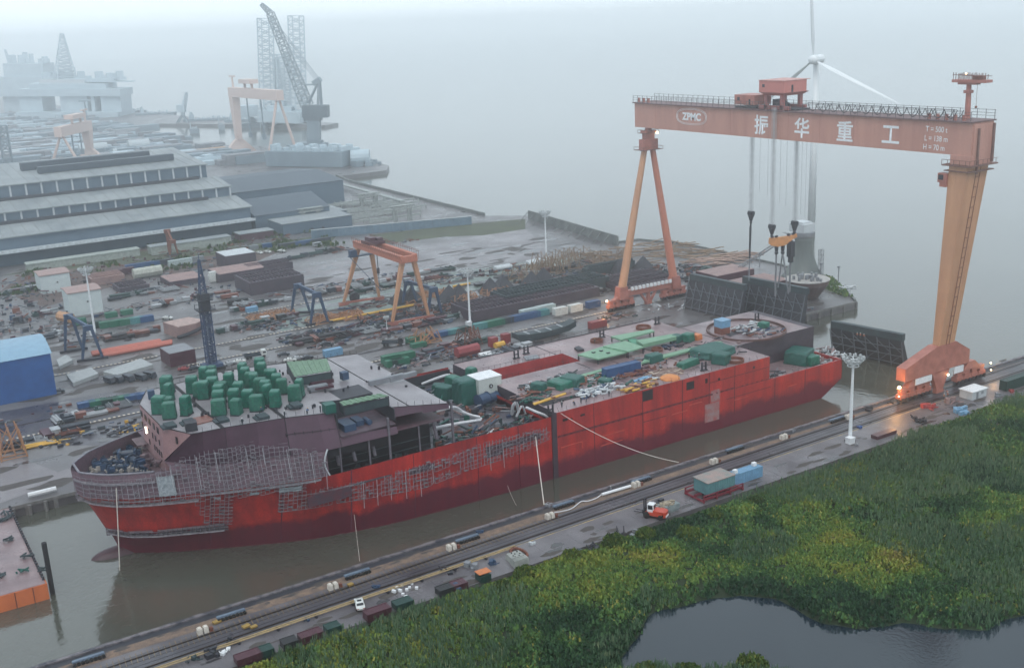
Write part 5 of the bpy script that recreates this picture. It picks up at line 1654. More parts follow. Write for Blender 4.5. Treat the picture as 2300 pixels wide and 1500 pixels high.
# stern ring
rc = G(1676, 742, DZ)
mb = MB()
N = 56
for k in range(N):
    a0, a1 = 2*PI*k/N, 2*PI*(k+1)/N
    for R_, w_, h_ in ((12.7, 0.3, 0.6), (12.0, 0.12, 0.3)):
        mb.beam((rc.x+R_*math.cos(a0), rc.y+R_*math.sin(a0), DZ+h_/2), (rc.x+R_*math.cos(a1), rc.y+R_*math.sin(a1), DZ+h_/2), w_, h_)
onew('crane_ring', mb, mat('ring_brown', (0.12, 0.06, 0.05), (0.07, 0.04, 0.04)), 'large rusty circular ring foundation on the stern deck', 'ring foundation', rc)
for k, (px, py, r_, lab) in enumerate(((1445, 738, 2.4, 'round hatch rim at the far edge of the deck'), (1340, 768, 1.9, 'small round hatch rim between the far posts and green panel'), (1652, 812, 2.4, 'round hatch rim near the corner of the near side'), (1476, 788, 1.6, 'faint ring lying on the wet deck amid the panels'))):
    q = G(px, py, DZ); mb = MB(); N = 24
    for i in range(N):
        a0, a1 = 2*PI*i/N, 2*PI*(i+1)/N
        mb.beam((r_*math.cos(a0), r_*math.sin(a0), .45), (r_*math.cos(a1), r_*math.sin(a1), .45), 0.3, 0.9)
    one('round_coaming', mb, RUST, lab, 'hatch rim', q)
q = G(1396, 840, DZ)
container(q, R(90)-R(2), 12.2, 'blue', 'long blue container standing on the aft deck beside the green panels', z=DZ, H=2.9)
q = G(1622, 748, DZ)
t = thing('water_tank', 'blue and pink box tank standing inside the rim of the stern ring', 'tank', q)
mb = MB(); mb.box(q, (3.6, 3.6, 2.2)); mb.build('tank_base', cmat('rust'), t)
mb = MB(); mb.box(q+Vector((0, 0, 2.2)), (3.7, 3.7, 2.2)); mb.box(q+Vector((0, 0, 4.4)), (4.0, 4.0, 0.2)); mb.build('tank_top', cmat('lightblue'), t)
for k, (px, py, w_, d_, h_, s_, m, lab) in enumerate((
        (1600, 795, 9, 12, 2.2, 11, TARPD, 'broad dark green tarp spread over a long pile near the stern ring'),
        (1620, 815, 4.6, 4.6, 3.2, 12, TARPD, 'rounded green and blue bundle near the aft near-side corner'),
        (1545, 822, 2.6, 8, 1.8, 13, TARP, 'narrow green tarp roll slanting across the near deck'),
        (1468, 812, 3.5, 5, 2.4, 14, TARPD, 'green tarp heap right of the blue container'),
        (1520, 768, 3.0, 3.4, 2.4, 15, TARPD, 'green bundle on the dark pallet amidships'),
        (1545, 766, 3.2, 3.6, 2.6, 16, TARP, 'lighter green bundle right of the pallet bundle'),
        (1565, 762, 2.6, 2.6, 1.8, 17, cmat('orange'), 'orange red bundle beside the two green bundles'),
        (1210, 880, 4.0, 3.2, 2.8, 18, TARPD, 'small green crate shroud beside orange-clad workers'),
        (1260, 868, 6, 6, 2.0, 19, TARP, 'green tarps heaped in front of the grating pile'),
        (1285, 862, 6, 5, 2.4, 20, TARPD, 'dark green heap right of the green tarps near the grating'),
        (1360, 862, 4, 3, 1.6, 21, TARPD, 'small dark green cover beside the pink scrap heap'),
        (1795, 812, 7.5, 8.5, 4.2, 22, TARPD, 'big green shrouded winch on the low stern deck'),
        (1822, 818, 3.4, 4.4, 3.0, 23, TARP, 'smaller green shrouded lump on the low stern deck'),
        (1715, 735, 3, 3, 1.8, 24, TARP, 'small green bundle inside the stern ring'))):
    shroud(px, py, 6.5 if px in (1795, 1822) else DZ, w_, d_, h_, lab, random.uniform(0, .5), m, s_)
def deckheap(name, px, py, rx_, ry_, n, ms, label, cat='scrap heap', z=DZ, hm=1.2, sm=(.3, 1.3), tubes=.3):
    q = G(px, py, z)
    return heap(name, [(q.x-rx_, q.x+rx_, q.y-ry_, q.y+ry_)], n, ms, label, cat, (z,), hm, sm[0], sm[1], tubes)
deckheap('pale_bags', 1345, 880, 2.6, 6.5, 130, [LGREY, MGREY, BLUED, WHITE, LGREY], 'heap of pale grey bags and tins near the deck edge', hm=1.4)
deckheap('plank_pile', 1490, 840, 3.0, 5.5, 70, [mat('plank_tan', (0.42, 0.33, 0.27)), mat('plank_brown', (0.2, 0.13, 0.11))], 'loose pile of pale planks left of the orange cover', hm=.5, tubes=.1, sm=(.8, 2.4))
deckheap('pipe_pile', 1450, 855, 2.0, 3.0, 26, [cmat('lightblue'), LGREY], 'pale blue pipes stacked beside the plank pile', hm=.6, tubes=1)
deckheap('yellow_scrap', 1435, 870, 2.2, 6.0, 60, [mat('tan_scrap', (0.36, 0.20, 0.14)), RUST, YELLOW], 'brownish yellow scrap along the near deck edge', hm=.8)
deckheap('rust_scrap', 1430, 838, 2.6, 6, 70, [RUST, cmat('rust'), cmat('maroon')], 'dark rusty scrap between container and plank pile', hm=.9)
deckheap('pink_scrap', 1340, 850, 3, 6, 70, [PINK, RUST, LGREY, TARPD], 'pinkish scrap left of the blue container', hm=.9)
deckheap('grey_scrap', 1240, 858, 2.6, 10, 110, [DARK, MGREY, DARKG, LGREY], 'dark frames and grey bars along the near rim of the red well', hm=.9)
deckheap('deck_litter', 1290, 870, 8, 14, 120, [DARK, RUST, MGREY, TARPD, PINK], 'litter of small dark pieces around the green tarps', hm=.7, sm=(.2, .8))
deckheap('deck_litter', 1540, 800, 9, 22, 120, [DARK, RUST, MGREY, PINK], 'litter of small dark pieces across the after deck', hm=.6, sm=(.2, .7))
deckheap('ring_litter', 1700, 742, 7, 7, 110, [DARK, RUST, MGREY, LGREY, BLUED], 'grey and rusty scrap scattered inside the stern ring', hm=.9)
deckheap('stern_litter', 1740, 845, 2.5, 4, 30, [DARK, MGREY], 'dark scrap at the forward end of the low stern deck', z=6.5)
deckheap('stern_litter', 1850, 800, 5, 6, 90, [MGREY, LGREY, DARK, PINK], 'grey gear beside the shrouded winch on the stern', z=6.5, hm=1.6)
deckheap('dark_pallet', 1520, 775, 2.5, 5.5, 30, [DARK, BLUED], 'dark pallet of steel under the green bundles', hm=.6)
deckheap('rope_coils', 1195, 892, 3, 5, 60, [RUST, PINK, DARK, TARPD], 'rusty pipes around the workers at the forward edge of the deck', hm=1.2)
mb = MB(); mb.lathe([(2.9, 0), (2.8, .35), (2.0, .8), (.9, 1.05), (.05, 1.1)], (0, 0, 0), 18)
one('orange_cover', mb, mat('orange_cover', (0.62, 0.25, 0.07), (0.45, 0.16, 0.06)), 'flat round orange cover on the near edge of the aft deck', 'cover', G(1505, 850, DZ))
for k, (px, py, lab) in enumerate(((1182, 795, 'dark twin post at the far deck edge nearest the red well'), (1352, 758, 'dark twin post at the far deck edge before the round rim'), (1476, 728, 'dark twin post at the far deck edge beside the black bar'),
                                   (1237, 930, 'dark twin post at the corner by the hull joint'), (1581, 832, 'dark twin post near the orange cover'), (1700, 720, 'short dark block on the outer edge of the stern'), (1160, 805, 'low dark fitting beside the far rim of the well'))):
    mb = MB(); mb.tube((0, -.7, 0), (0, -.7, 2.6), .28); mb.tube((0, .7, 0), (0, .7, 2.6), .28); mb.box((0, 0, 0), (1, 2.2, .3)); mb.boxb(-.15, .15, -.7, .7, 1.2, 1.5)
    one('deck_bollard', mb, DARK, lab, 'bollard', G(px, py, DZ))
mb = MB()
for y in range(153, 262, 3):
    z0 = DZ if y < 230 else 7.9
    mb.beam((-228.3, y+random.random(), z0), (-228.3, y+random.random()*0.3, z0+1.3), 0.06)
    if y < 230:
        mb.beam((-283.7, y, z0), (-283.7, y, z0+1.3), 0.07)
mb.beam((-283.7, 153, DZ+.1), (-283.7, 230, DZ+.1), 0.35, 0.2); mb.beam((-283.7, 155, DZ+1.2), (-283.7, 230, DZ+1.2), 0.05)
for y in range(154, 186, 2):
    mb.beam((-271.4, y, DZ), (-271.4, y, DZ+1.2), .06); mb.beam((-261.2, y, DZ), (-261.2, y, DZ+1.2), .06)
mb.beam((-271.4, 154, DZ+1.1), (-271.4, 184, DZ+1.1), .05); mb.beam((-261.2, 154, DZ+1.1), (-261.2, 184, DZ+1.1), .05)
mb.beam((-283.5, 182.3, DZ+.02), (-271.3, 182.3, DZ+.02), 0.3, .06); mb.beam((-261, 182.3, DZ+.02), (-228.5, 182.3, DZ+.02), 0.3, .06)
mb.beam((-283.5, 207, DZ+.02), (-228.5, 207, DZ+.02), 0.25, .06); mb.beam((-269, 231, DZ+.02), (-243, 231, DZ+.02), 0.3, .06)
o = mb.build('deck_rail', DARK, base=SH.location); o.parent = SH
# people on and around the ship
WK = [('on the forward deck edge among rusty pipes', [(1186, 888), (1194, 880), (1201, 875), (1208, 884), (1215, 878), (1190, 870)], ['orange', 'rust', 'dark'], ['white', 'red', 'yellow']),
      ('beside the blue container', [(1362, 862), (1372, 858), (1382, 855), (1390, 852), (1378, 864), (1402, 850)], ['dark', 'maroon', 'blue'], ['white', 'red', 'orange']),
      ('sitting group on the dark green tarp', [(1548, 806), (1556, 800), (1564, 797), (1572, 795), (1580, 798), (1588, 803), (1594, 797), (1602, 793), (1570, 805), (1560, 810)], ['dark', 'maroon', 'blue'], ['yellow', 'white', 'red']),
      ('near the round hatch rims amidships', [(1460, 816), (1478, 812), (1488, 806), (1497, 818), (1336, 772)], ['dark', 'maroon'], ['yellow', 'white']),
      ('by the near edge of the deck', [(1305, 905), (1318, 902), (1368, 890), (1445, 862), (1262, 915), (1290, 910)], ['dark', 'blue'], ['white', 'yellow']),
      ('at the far end of the red well', [(1030, 830), (1038, 825), (1046, 834), (1056, 830), (1040, 840), (1062, 838)], ['orange', 'rust', 'dark'], ['white', 'red']),
      ('standing on the grey ship roof', [(590, 925), (640, 938), (690, 930), (720, 925), (838, 900), (545, 955)], ['dark', 'blue'], ['white', 'yellow'])]
for txt, lst, jk, hk in WK:
    zz = DZ if 'roof' not in txt else None
    ll = sorted(lst)
    for k, (px, py) in enumerate(ll):
        if zz is None:
            q = G(px, py, 28)
            for _ in range(3):
                q = G(px, py, zr(q.y)+0.02)
        elif px < 1070:
            q = G(px, py, 10.6)
        else:
            q = G(px, py, DZ+0.02)
        j = jk[k % len(jk)]; h = hk[k % len(hk)]
        person(q, random.uniform(0, 6.2), j, h, 'worker with %s helmet, %s, %s' % (h, txt.replace('sitting group', 'crew'), ordl(k, len(ll))), 'workers aboard the ship', pose=k % 2)
# ------------------------------------------------------------------ near quay things
q0 = G(808, 1362, 0)
car(q0, R(163), 'white', 'white hatchback car parked alone on the near quay beside the yellow line')
# pairs of white bollard blocks
BL = [(456, 1420), (748, 1321), (1014, 1233), (1235, 1163), (1428, 1092), (1603, 1040), (1760, 985), (1905, 940)]
def bolpair():
    t = thing('quay_block', 'pair', 'bollard')
    for s in (-1, 1):
        mb = MB(); mb.box((0, s*0.62, 0), (1.3, 0.95, 1.15), 0, 0.94); mb.box((0, s*0.62, 1.15), (0.9, 0.6, 0.18)); mb.build('block', mat('white_block', (0.60, 0.56, 0.50), (0.42, 0.38, 0.34), scale=1.2), t)
    mb = MB(); mb.box((0.3, 1.6, 0), (.7, .7, .8)); mb.build('valve_box', RUST, t)
    return t
bt = bolpair()
for k, (px, py) in enumerate(BL):
    q = G(px, py, 0.02); lab = 'pair of white quay blocks beside the rail, %s along the near quay' % ordl(k, len(BL))
    if k == 0:
        bt.location = q; bt['label'] = lab; bt['group'] = 'white block pairs along the near quay'
        PROTO[bt.name] = [(c, kids(c)) for c in kids(bt)]
    else:
        dup(bt, q, 0.0, lab, 'white block pairs along the near quay')
# rubber fender racks along the edge
FR = [(200, 1484), (520, 1385), (803, 1292), (1050, 1214), (1266, 1137), (1440, 1082), (1650, 1012), (1880, 945)]
def rack():
    t = thing('fender_rack', 'rack', 'fender rack')
    mb = MB(); mb.boxb(-.55, .25, -3.0, 3.0, .55, .85); mb.boxb(-.5, .2, -2.9, 2.9, .85, .95); mb.build('rack_top', mat('rack_blue', (0.14, 0.19, 0.25), (0.09, 0.12, 0.17)), t)
    for i in range(8):
        f = MB(); f.tube((.25, -2.7+i*.77, .35), (.75, -2.7+i*.77, .35), .34, n=10); f.build('tyre', TYRE, t)
    return t
rt = rack()
for k, (px, py) in enumerate(FR):
    q = G(px, py, 0.02); lab = 'blue grey rack with a row of tyres at the quay edge, %s' % ordl(k, len(FR))
    if k == 0:
        rt.location = q; rt['label'] = lab; rt['group'] = 'tyre racks along the near quay edge'
        PROTO[rt.name] = [(c, kids(c)) for c in kids(rt)]
    else:
        dup(rt, q, 0.0, lab, 'tyre racks along the near quay edge')
# cabin container and teal crate on the red cradle
q = G(1672, 1082, 0)
container((q.x-1.0, q.y, 0), R(90), 12.2, 'lightblue', 'long pale blue cabin container with rooftop units on the near quay', H=2.9)
for px, py, lab in ((1658, 1050, 'small white air unit on the left of the blue cabin roof'), (1693, 1037, 'small white air unit on the right of the blue cabin roof')):
    r_ = G(px, py+8, 2.9); mb = MB(); mb.box((0, 0, 0), (.9, 1.1, .9)); mb.lathe([(.35, .9), (.3, 1.0), (.1, 1.05)], (0, 0, 0), 10)
    one('air_unit', mb, WHITE, lab, 'air unit', (q.x-1.0+(0.3 if px < 1670 else -.2), q.y+(-2.6 if px < 1670 else 4.4), 2.92))
q = G(1604, 1105, 0)
mb = MB()
for dx in (-3.2, 0, 3.2):
    mb.boxb(q.x+dx-.2, q.x+dx+.2, q.y-6.4, q.y+6.4, 0.5, 1.1)
for dy in (-6.4, -2.2, 2.2, 6.4):
    mb.boxb(q.x-3.6, q.x+3.6, q.y+dy-.2, q.y+dy+.2, 0.15, 0.55)
    for dx in (-3.4, 3.4):
        mb.beam((q.x+dx, q.y+dy, 0), (q.x+dx, q.y+dy, 1.9), 0.3)
mb.boxb(q.x-3.55, q.x-3.25, q.y-6.4, q.y+6.4, 1.7, 1.9); mb.boxb(q.x+3.25, q.x+3.55, q.y-6.4, q.y+6.4, 1.7, 1.9)
onew('red_cradle', mb, mat('cradle_red', (0.22, 0.02, 0.035), (0.12, 0.015, 0.03)), 'dark red steel cradle under the teal crate beside the blue cabin container', 'cradle', q)
t = thing('teal_crate', 'teal box with a rusty flat top standing on the dark red cradle', 'crate', (q.x, q.y, 1.1))
mb = MB(); mb.boxb(q.x-2.6, q.x+2.6, q.y-4.4, q.y+4.4, 1.12, 4.3); 
for k in range(12):
    y = q.y-4.3+k*0.78; mb.boxb(q.x+2.6, q.x+2.68, y, y+.2, 1.2, 4.2)
mb.build('crate_body', mat('teal_body', (0.10, 0.24, 0.25), (0.07, 0.16, 0.18)), t)
mb = MB(); mb.boxb(q.x-2.8, q.x+2.8, q.y-4.6, q.y+4.6, 4.3, 4.5); mb.build('crate_top', mat('crate_top', (0.30, 0.21, 0.19), (0.16, 0.20, 0.19), scale=.4), t)
# forklift
q = G(1467, 1160, 0)
t = thing('forklift', 'red and white heavy forklift with black mast parked on the near quay', 'forklift', (0, 0, 0))
mb = MB(); mb.prism([(-2.6, -1.3), (1.6, -1.3), (1.6, 1.3), (-2.6, 1.3)], 0.8, 1.5); mb.boxb(-3.0, -.4, -1.25, 1.25, 1.5, 2.1); mb.prism([(-3.5, -.9), (-3.0, -1.3), (-3.0, 1.3), (-3.5, .9)], 0.7, 2.0)
mb.build('body', mat('fork_red', (0.50, 0.06, 0.03), (0.40, 0.05, 0.03), rough=.35), t)
mb = MB(); mb.boxb(-3.62, -3.5, -.9, .9, .7, 1.1); mb.build('counterweight_trim', WHITE, t)
mb = MB(); mb.boxb(-.4, 1.2, -.85, .85, 1.5, 3.4); cab = mb.build('cab', WHITE, t)
mb = MB(); mb.boxb(-.2, 1.0, -.89, .89, 2.2, 3.2); mb.boxb(-.44, 1.24, -.65, .65, 2.2, 3.2); o = mb.build('cab_window', GLASS); o.parent = cab
mb = MB()
for s in (-.6, .6):
    mb.boxb(1.9, 2.2, s-.12, s+.12, .2, 4.6)
mb.boxb(1.9, 2.2, -.7, .7, 4.4, 4.6); mb.boxb(1.95, 2.25, -1.3, 1.3, 1.0, 2.0); mb.build('mast', DARK, t)
for s in (-.6, .6):
    mb = MB(); mb.boxb(2.25, 4.6, s-.12, s+.12, .9, 1.02); mb.build('fork', DARK, t)
for x, s, r_ in ((1.2, -1.2, .8), (1.2, 1.2, .8), (-2.3, -1.1, .65), (-2.3, 1.1, .65)):
    mb = MB(); mb.tube((x, s-.3, r_), (x, s+.3, r_), r_, n=14); mb.build('wheel', TYRE, t)
t.location = q; t.rotation_euler = (0, 0, R(-150)-R(0))
q = G(1497, 1148, 0)
t = thing('steel_trolley', 'grey heavy steel trolley piled with scrap beside the red forklift', 'trolley', q)
mb = MB(); mb.boxb(q.x-1.4, q.x+1.4, q.y-3.0, q.y+3.0, .6, 1.9); mb.boxb(q.x-1.2, q.x+1.2, q.y-2.8, q.y+2.8, 0, .6); mb.build('trolley_body', mat('trolley_grey', (0.24, 0.28, 0.28), (0.15, 0.18, 0.19)), t)
mb = MB()
for k in range(26):
    mb.box((q.x+random.uniform(-1.1, 1.1), q.y+random.uniform(-2.7, 2.7), 1.9), (random.uniform(.3, 1), random.uniform(.3, .9), random.uniform(.1, .5)), random.random()*3)
mb.build('scrap_load', mat('scrap_tan', (0.34, 0.28, 0.20), (0.10, 0.09, 0.08)), t)
mb = MB(); mb.box((0, 0, 0), (1.8, 2.4, 1.4), .4); mb.box((.5, .5, 1.4), (1, 1.2, .8), .2); mb.tube((-1, -1, .6), (1.2, .2, 1.5), .3)
one('scrap_pile', mb, DARK, 'black scrap lump behind the red forklift and trolley', 'scrap', G(1478, 1138, 0))
# anchor-like grey cast block
q = G(1163, 1258, 0)
t = thing('concrete_sinker', 'pale grey ribbed cast block with rusty chain on the near quay', 'cast block', q)
mb = MB()
mb.add([(q.x+x, q.y+y, z) for x, y, z in ((-2.4, 1.8, 0), (-2.4, -1.8, 0), (2.8, -2.6, 0), (2.8, 1.4, 0), (-2.2, 1.6, 1.2), (-2.2, -1.6, 1.2), (2.6, -2.3, 1.5), (2.6, 1.2, 1.5))], [(0, 1, 5, 4), (1, 2, 6, 5), (2, 3, 7, 6), (3, 0, 4, 7), (4, 5, 6, 7)])
for k in range(3):
    mb.boxb(q.x+1.0+k*.6, q.x+1.25+k*.6, q.y-2.0, q.y+1.0, 1.35, 1.6)
mb.build('block_body', mat('cast_grey', (0.30, 0.31, 0.29), (0.2, 0.21, 0.2)), t)
mb = MB()
for x, y in ((-1.5, .8), (-.8, -.2), (-1.6, -.6), (-.3, .8), (.4, .2), (.4, -.9), (-.2, -1)):
    mb.tube((q.x+x, q.y+y, 1.25), (q.x+x, q.y+y, 1.45), .16)
mb.build('bolt_hole', BLACK, t)
mb = MB()
for k in range(16):
    a = k*.3; mb.ball((q.x-2.0+2.6*math.cos(a), q.y+1.6+1.4*math.sin(a), .5), .38, 6, 4)
mb.build('chain', RUST, t)
def lump(px, py, m, label, cat, s=1.0, seed=0, name='scrap_pile', n=9, tub=.3):
    r_ = random.Random(seed); mb = MB()
    for k in range(n):
        x, y = r_.uniform(-1.2, 1.2)*s, r_.uniform(-1.4, 1.4)*s
        if r_.random() < tub:
            mb.tube((x, y, .3), (x+r_.uniform(-1.5, 1.5)*s, y+r_.uniform(-1, 1)*s, r_.uniform(.3, 1.3)*s), .14*s, n=6)
        else:
            mb.box((x, y, 0), (r_.uniform(.4, 1.4)*s, r_.uniform(.4, 1.4)*s, r_.uniform(.3, 1.2)*s), r_.random()*3)
    return one(name, mb, m, label, cat, G(px, py, 0.01))
lump(1103, 1268, BLUED, 'small dark blue machine just left of the cast block', 'machine', .8, 3)
lump(1062, 1272, MGREY, 'grey anchor gear with pale mushroom top on the near quay', 'anchor gear', 1.0, 4)
lump(1012, 1283, DARK, 'spiky black wire tangle beside the yellow line', 'wire tangle', 1.0, 5, tub=.9)
lump(1195, 1221, LGREY, 'pale small vent above the cast block', 'vent', .6, 6)
lump(1235, 1136, MGREY, 'grey post stand where the steep rope meets the quay', 'post stand', .7, 7)
lump(505, 1464, WHITE, 'white bin on a dark base near the bottom of the quay', 'bin', .7, 8)
lump(520, 1440, DARK, 'dark drum group beside the white bin', 'drums', .8, 9)
lump(480, 1470, DARK, 'dark machinery left of the white bin', 'machinery', 1.0, 10)
lump(435, 1482, DARKG, 'dark green post group near the bottom edge', 'posts', .9, 11, tub=.8)
lump(688, 1392, BLUED, 'small dark blue bollard left of the white car', 'bollard', .5, 12)
lump(845, 1318, BLUED, 'tiny dark box on the rails above the white car', 'box', .5, 13)
lump(1078, 1195, BLUED, 'bluish clamp on the ballast strip', 'clamp', .5, 13)
lump(1300, 1245, DARKG, 'dark green cage half hidden in brush', 'cage', 1.1, 14)
lump(1330, 1232, DARK, 'black frame beside the dark green cage', 'frame', 1.1, 15, tub=.8)
lump(1390, 1200, DARK, 'dark railing posts at the brush edge', 'railing', 1.0, 16, tub=.9)
lump(1422, 1198, MGREY, 'grey stand with a white lamp at the brush edge', 'stand', .9, 17, tub=.6)
lump(1780, 968, MGREY, 'grey vent beside the rightmost mid rail blocks', 'vent', .5, 18)
lump(1950, 920, DARK, 'dark winch behind the white light mast', 'winch', 1.0, 19)
lump(2000, 905, DARK, 'small dark lump on the lit ballast near the crane', 'scrap', .6, 20)
lump(2060, 948, DARK, 'flat dark plates glistening under the crane lamp', 'plates', 1.3, 21)
lump(2085, 915, REDP, 'red and black machine parked beside the right crane bogies', 'machine', 1.3, 22)
lump(2120, 880, ORANGER, 'orange stand beside the crane storm anchor', 'stand', .6, 23, tub=.8)
lump(2135, 905, PINK, 'pink scrap spread beside the grey shed', 'scrap', 1.4, 24)
lump(2160, 925, cmat('lightblue'), 'white and blue sheeted pile at the marsh edge', 'sheeted pile', 1.5, 25, tub=0)
lump(2272, 880, REDP, 'small red box right of the dark green container', 'box', .6, 26)
lump(2240, 890, MGREY, 'pale grey pile left of the small red box', 'pile', 1.0, 27)
lump(1925, 1000, MGREY, 'tiny grey stand beside the light mast foot', 'stand', .4, 28)
lump(1930, 960, BLUE, 'blue barrel behind the light mast foot', 'barrel', .5, 29, tub=0)
for k, (px, py) in enumerate([(892, 1322), (903, 1316), (899, 1328), (914, 1326), (920, 1320), (905, 1335), (925, 1312), (936, 1322), (912, 1340), (885, 1330)]):
    mb = MB(); mb.box((0, 0, 0), (.5+.4*random.random(), .5, .3+.3*random.random()), random.random())
    one('white_sack', mb, WHITE, 'small white sack scattered on the quay apron near the brown container', 'sack', G(px, py, .01), random.random(), 'scattered white sacks')
for k, (px, py, w_, l_) in enumerate(((553, 1407, 1.1, 1.6), (487, 1395+2, 1.0, 1.6), (787, 1313, .9, 1.2), (570, 1408, .8, 1.4))):
    mb = MB(); mb.box((0, 0, 0), (w_, l_, .35))
    one('yellow_pallet', mb, mat('dull_yellow', (0.34, 0.22, 0.06)), 'small yellow pallet between the rails of the near quay, %s' % ordl(sorted([553, 487, 787, 570]).index(px), 4), 'pallet', G(px, py, .16), .2, 'yellow pallets on the near rails')
# long yellow pipe beside the rails
mb = MB()
a_, b_ = Vector((rx(28, 6.6), 28, .55)), Vector((rx(118, 6.6), 118, .55))
mb.tube(a_, b_, .16, n=6); mb.tube(a_+Vector((.7, 0, 0)), b_+Vector((.7, 0, 0)), .14, n=6)
onew('yellow_pipe', mb, mat('old_yellow', (0.38, 0.27, 0.12), (0.2, 0.15, 0.1), scale=1.2), 'twin weathered yellow pipes running beside the near rails', 'pipe', a_)
mb = MB()
for k in range(12):
    q = a_.lerp(b_, k/11); mb.box((q.x+.35, q.y, 0), (1.4, .4, .45))
onew('pipe_support', mb, DARK, 'dark low supports under the twin yellow pipes', 'supports', a_)
# white hose and long white pipe by the rope
pts = [(1245, 1150), (1262, 1148), (1285, 1141), (1305, 1126), (1320, 1125), (1340, 1118), (1352, 1109)]
hose([(x, y, .3) for x, y in pts], .3, .14, HOSE, 'wavy white hose lying on the ballast beside the quay trench')
mb = MB(); mb.tube(G(1352, 1110, .5), G(1416, 1091, .5), .38, n=8); onew('white_pipe', mb, WHITE, 'thick white pipe lying at the quay edge right of the wavy hose', 'pipe', G(1352, 1110, .5))
# dark containers and bins along the marsh edge
EC = [(566, 1492, 'maroon', 5.0, 'maroon'), (606, 1478, 'dgreen', 2.6, 'dark green'), (652, 1452, 'black', 3.0, 'black'), (700, 1436, 'maroon', 4.6, 'purple brown'), (755, 1425, 'dgreen', 3.0, 'green'),
      (850, 1385, 'maroon', 5.4, 'long maroon'), (905, 1362, 'dgreen', 4.0, 'dark green ribbed'), (1004, 1335, 'black', 3.4, 'dark round topped'), (1032, 1322, 'maroon', 3.4, 'maroon short'), (1092, 1306, 'dgreen', 2.6, 'red topped green')]
for k, (px, py, c, L, word) in enumerate(EC):
    q = G(px, py, 0); q.x = min(q.x, -186.6)
    container((q.x, q.y, 0), R(90), L, c, '%s skip at the brush edge of the near quay, %s' % (word, ordl(k, len(EC))), 'skips along the marsh edge', H=1.5 if L < 5.2 else 1.7)
mb = MB(); mb.box((0, 0, 0), (2.2, 3.0, .12)); one('salmon_slab', mb, cmat('orange'), 'salmon red lid on top of the green skip', 'lid', (min(G(1092, 1306, 0).x, -186.6), G(1092, 1306, 0).y, 1.92), 0)
mb = MB(); mb.lathe([(1.5, 0), (1.45, .8), (1.0, 1.3), (.1, 1.5)], (0, 0, 0), 14); one('covered_heap', mb, BLUED, 'rounded grey cover behind the brown rusty skip', 'cover', G(1024, 1322, 0))
# grey shed, green container, small sheds on the right
container(G(2255, 872, 0)+Vector((1, 4, 0)), R(90)+R(0), 12.2, 'dgreen', 'dark green container at the right edge beside the marsh', H=3.2)
q = G(2185, 890, 0)
t = thing('quay_shed', 'small pale grey shed with flat roof right of the crane bogies', 'shed', q)
mb = MB(); mb.boxb(q.x-2.2, q.x+2.2, q.y-3.4, q.y+3.4, 0, 2.5); mb.build('wall', LGREY, t)
mb = MB(); mb.boxb(q.x-2.5, q.x+2.5, q.y-3.7, q.y+3.7, 2.5, 2.7); mb.build('roof', WHITE, t)
mb = MB(); mb.boxb(q.x+2.2, q.x+2.25, q.y-1.5, q.y-.5, 0.1, 2.1); mb.boxb(q.x+2.2, q.x+2.25, q.y+.8, q.y+1.9, 1.1, 2.0); mb.build('door', MGREY, t)
# retaining wall steps at the marsh edge
for (px, py, w_, l_, h_, m, lab) in ((1985, 978, 2.2, 8.0, 1.8, cmat('maroon'), 'maroon topped retaining skip at the marsh edge left of the slab'), (2010, 975, 7.5, 2.2, .5, CONC, 'narrow concrete slab running into the marsh'),):
    q = G(px, py, 0); mb = MB(); mb.box((0, 0, -1.2), (w_, l_, h_+0.4)); one('edge_slab', mb, m, lab, 'slab', q)
# light masts ---------------------------------------------------------
def mast(px, py, top, label, r0=.55, box=True, s=1.0):
    q = G(px, py, 0); H = Zat(top[0], top[1], q)
    t = thing('light_mast', label, 'light mast', q)
    mb = MB(); mb.tube((q.x, q.y, 0), (q.x, q.y, H*0.97), r0, r0*.5, n=10); mb.tube((q.x, q.y, H*.97), (q.x, q.y, H*1.03), .1); mb.build('pole', mat('mast_white', (0.66, 0.69, 0.71), (0.58, 0.61, 0.63)), t)
    for zz, rr, n in ((H*.965, 2.7*s, 12), (H*.93, 2.0*s, 8), (H*.89, 1.5*s, 6)):
        mb = MB()
        for k in range(24):
            a0, a1 = 2*PI*k/24, 2*PI*(k+1)/24
            mb.beam((q.x+rr*math.cos(a0), q.y+rr*math.sin(a0), zz), (q.x+rr*math.cos(a1), q.y+rr*math.sin(a1), zz), .22)
        for k in range(4):
            a0 = PI/2*k; mb.beam((q.x, q.y, zz), (q.x+rr*math.cos(a0), q.y+rr*math.sin(a0), zz), .15)
        ring = mb.build('lamp_ring', LGREY, t)
        if zz > H*.9:
            mb = MB()
            for k in range(n):
                a0 = 2*PI*k/n
                mb.box((q.x+rr*math.cos(a0), q.y+rr*math.sin(a0), zz+.1), (.75, .5, .75), a0)
            o = mb.build('floodlights', mat('lamp_grey', (0.42, 0.45, 0.46)), base=q); o.parent = ring
    if box:
        mb = MB(); mb.box((q.x+1.1, q.y-1.2, 0), (1.7, 1.9, 1.6)); mb.box((q.x+1.1, q.y-1.2, 1.6), (1.9, 2.1, .15)); mb.build('switch_box', WHITE, t)
    mb = MB(); mb.box((q.x, q.y, 0), (2.2, 2.2, .4)); mb.build('foundation', CONC, t)
mast(1909, 990, (1917, 800), 'tall white light mast with lamp rings on the near quay', .55)
mast(214, 750, (195, 600), 'tall white light mast in front of the pale shed at left', .5)
mast(1227.5, 586, (1225, 474), 'tall white light mast standing on the wet slab by the dock wall', .5, False)
mast(1056, 729, (1052, 606), 'tall white light mast behind the row of green and blue containers', .5)
mast(870, 748, (866, 714), 'short white mast beside the right legs of the orange yard crane', .2, False, .3)
mast(260, 480, (200, 0), 'x', .3, False) if False else None
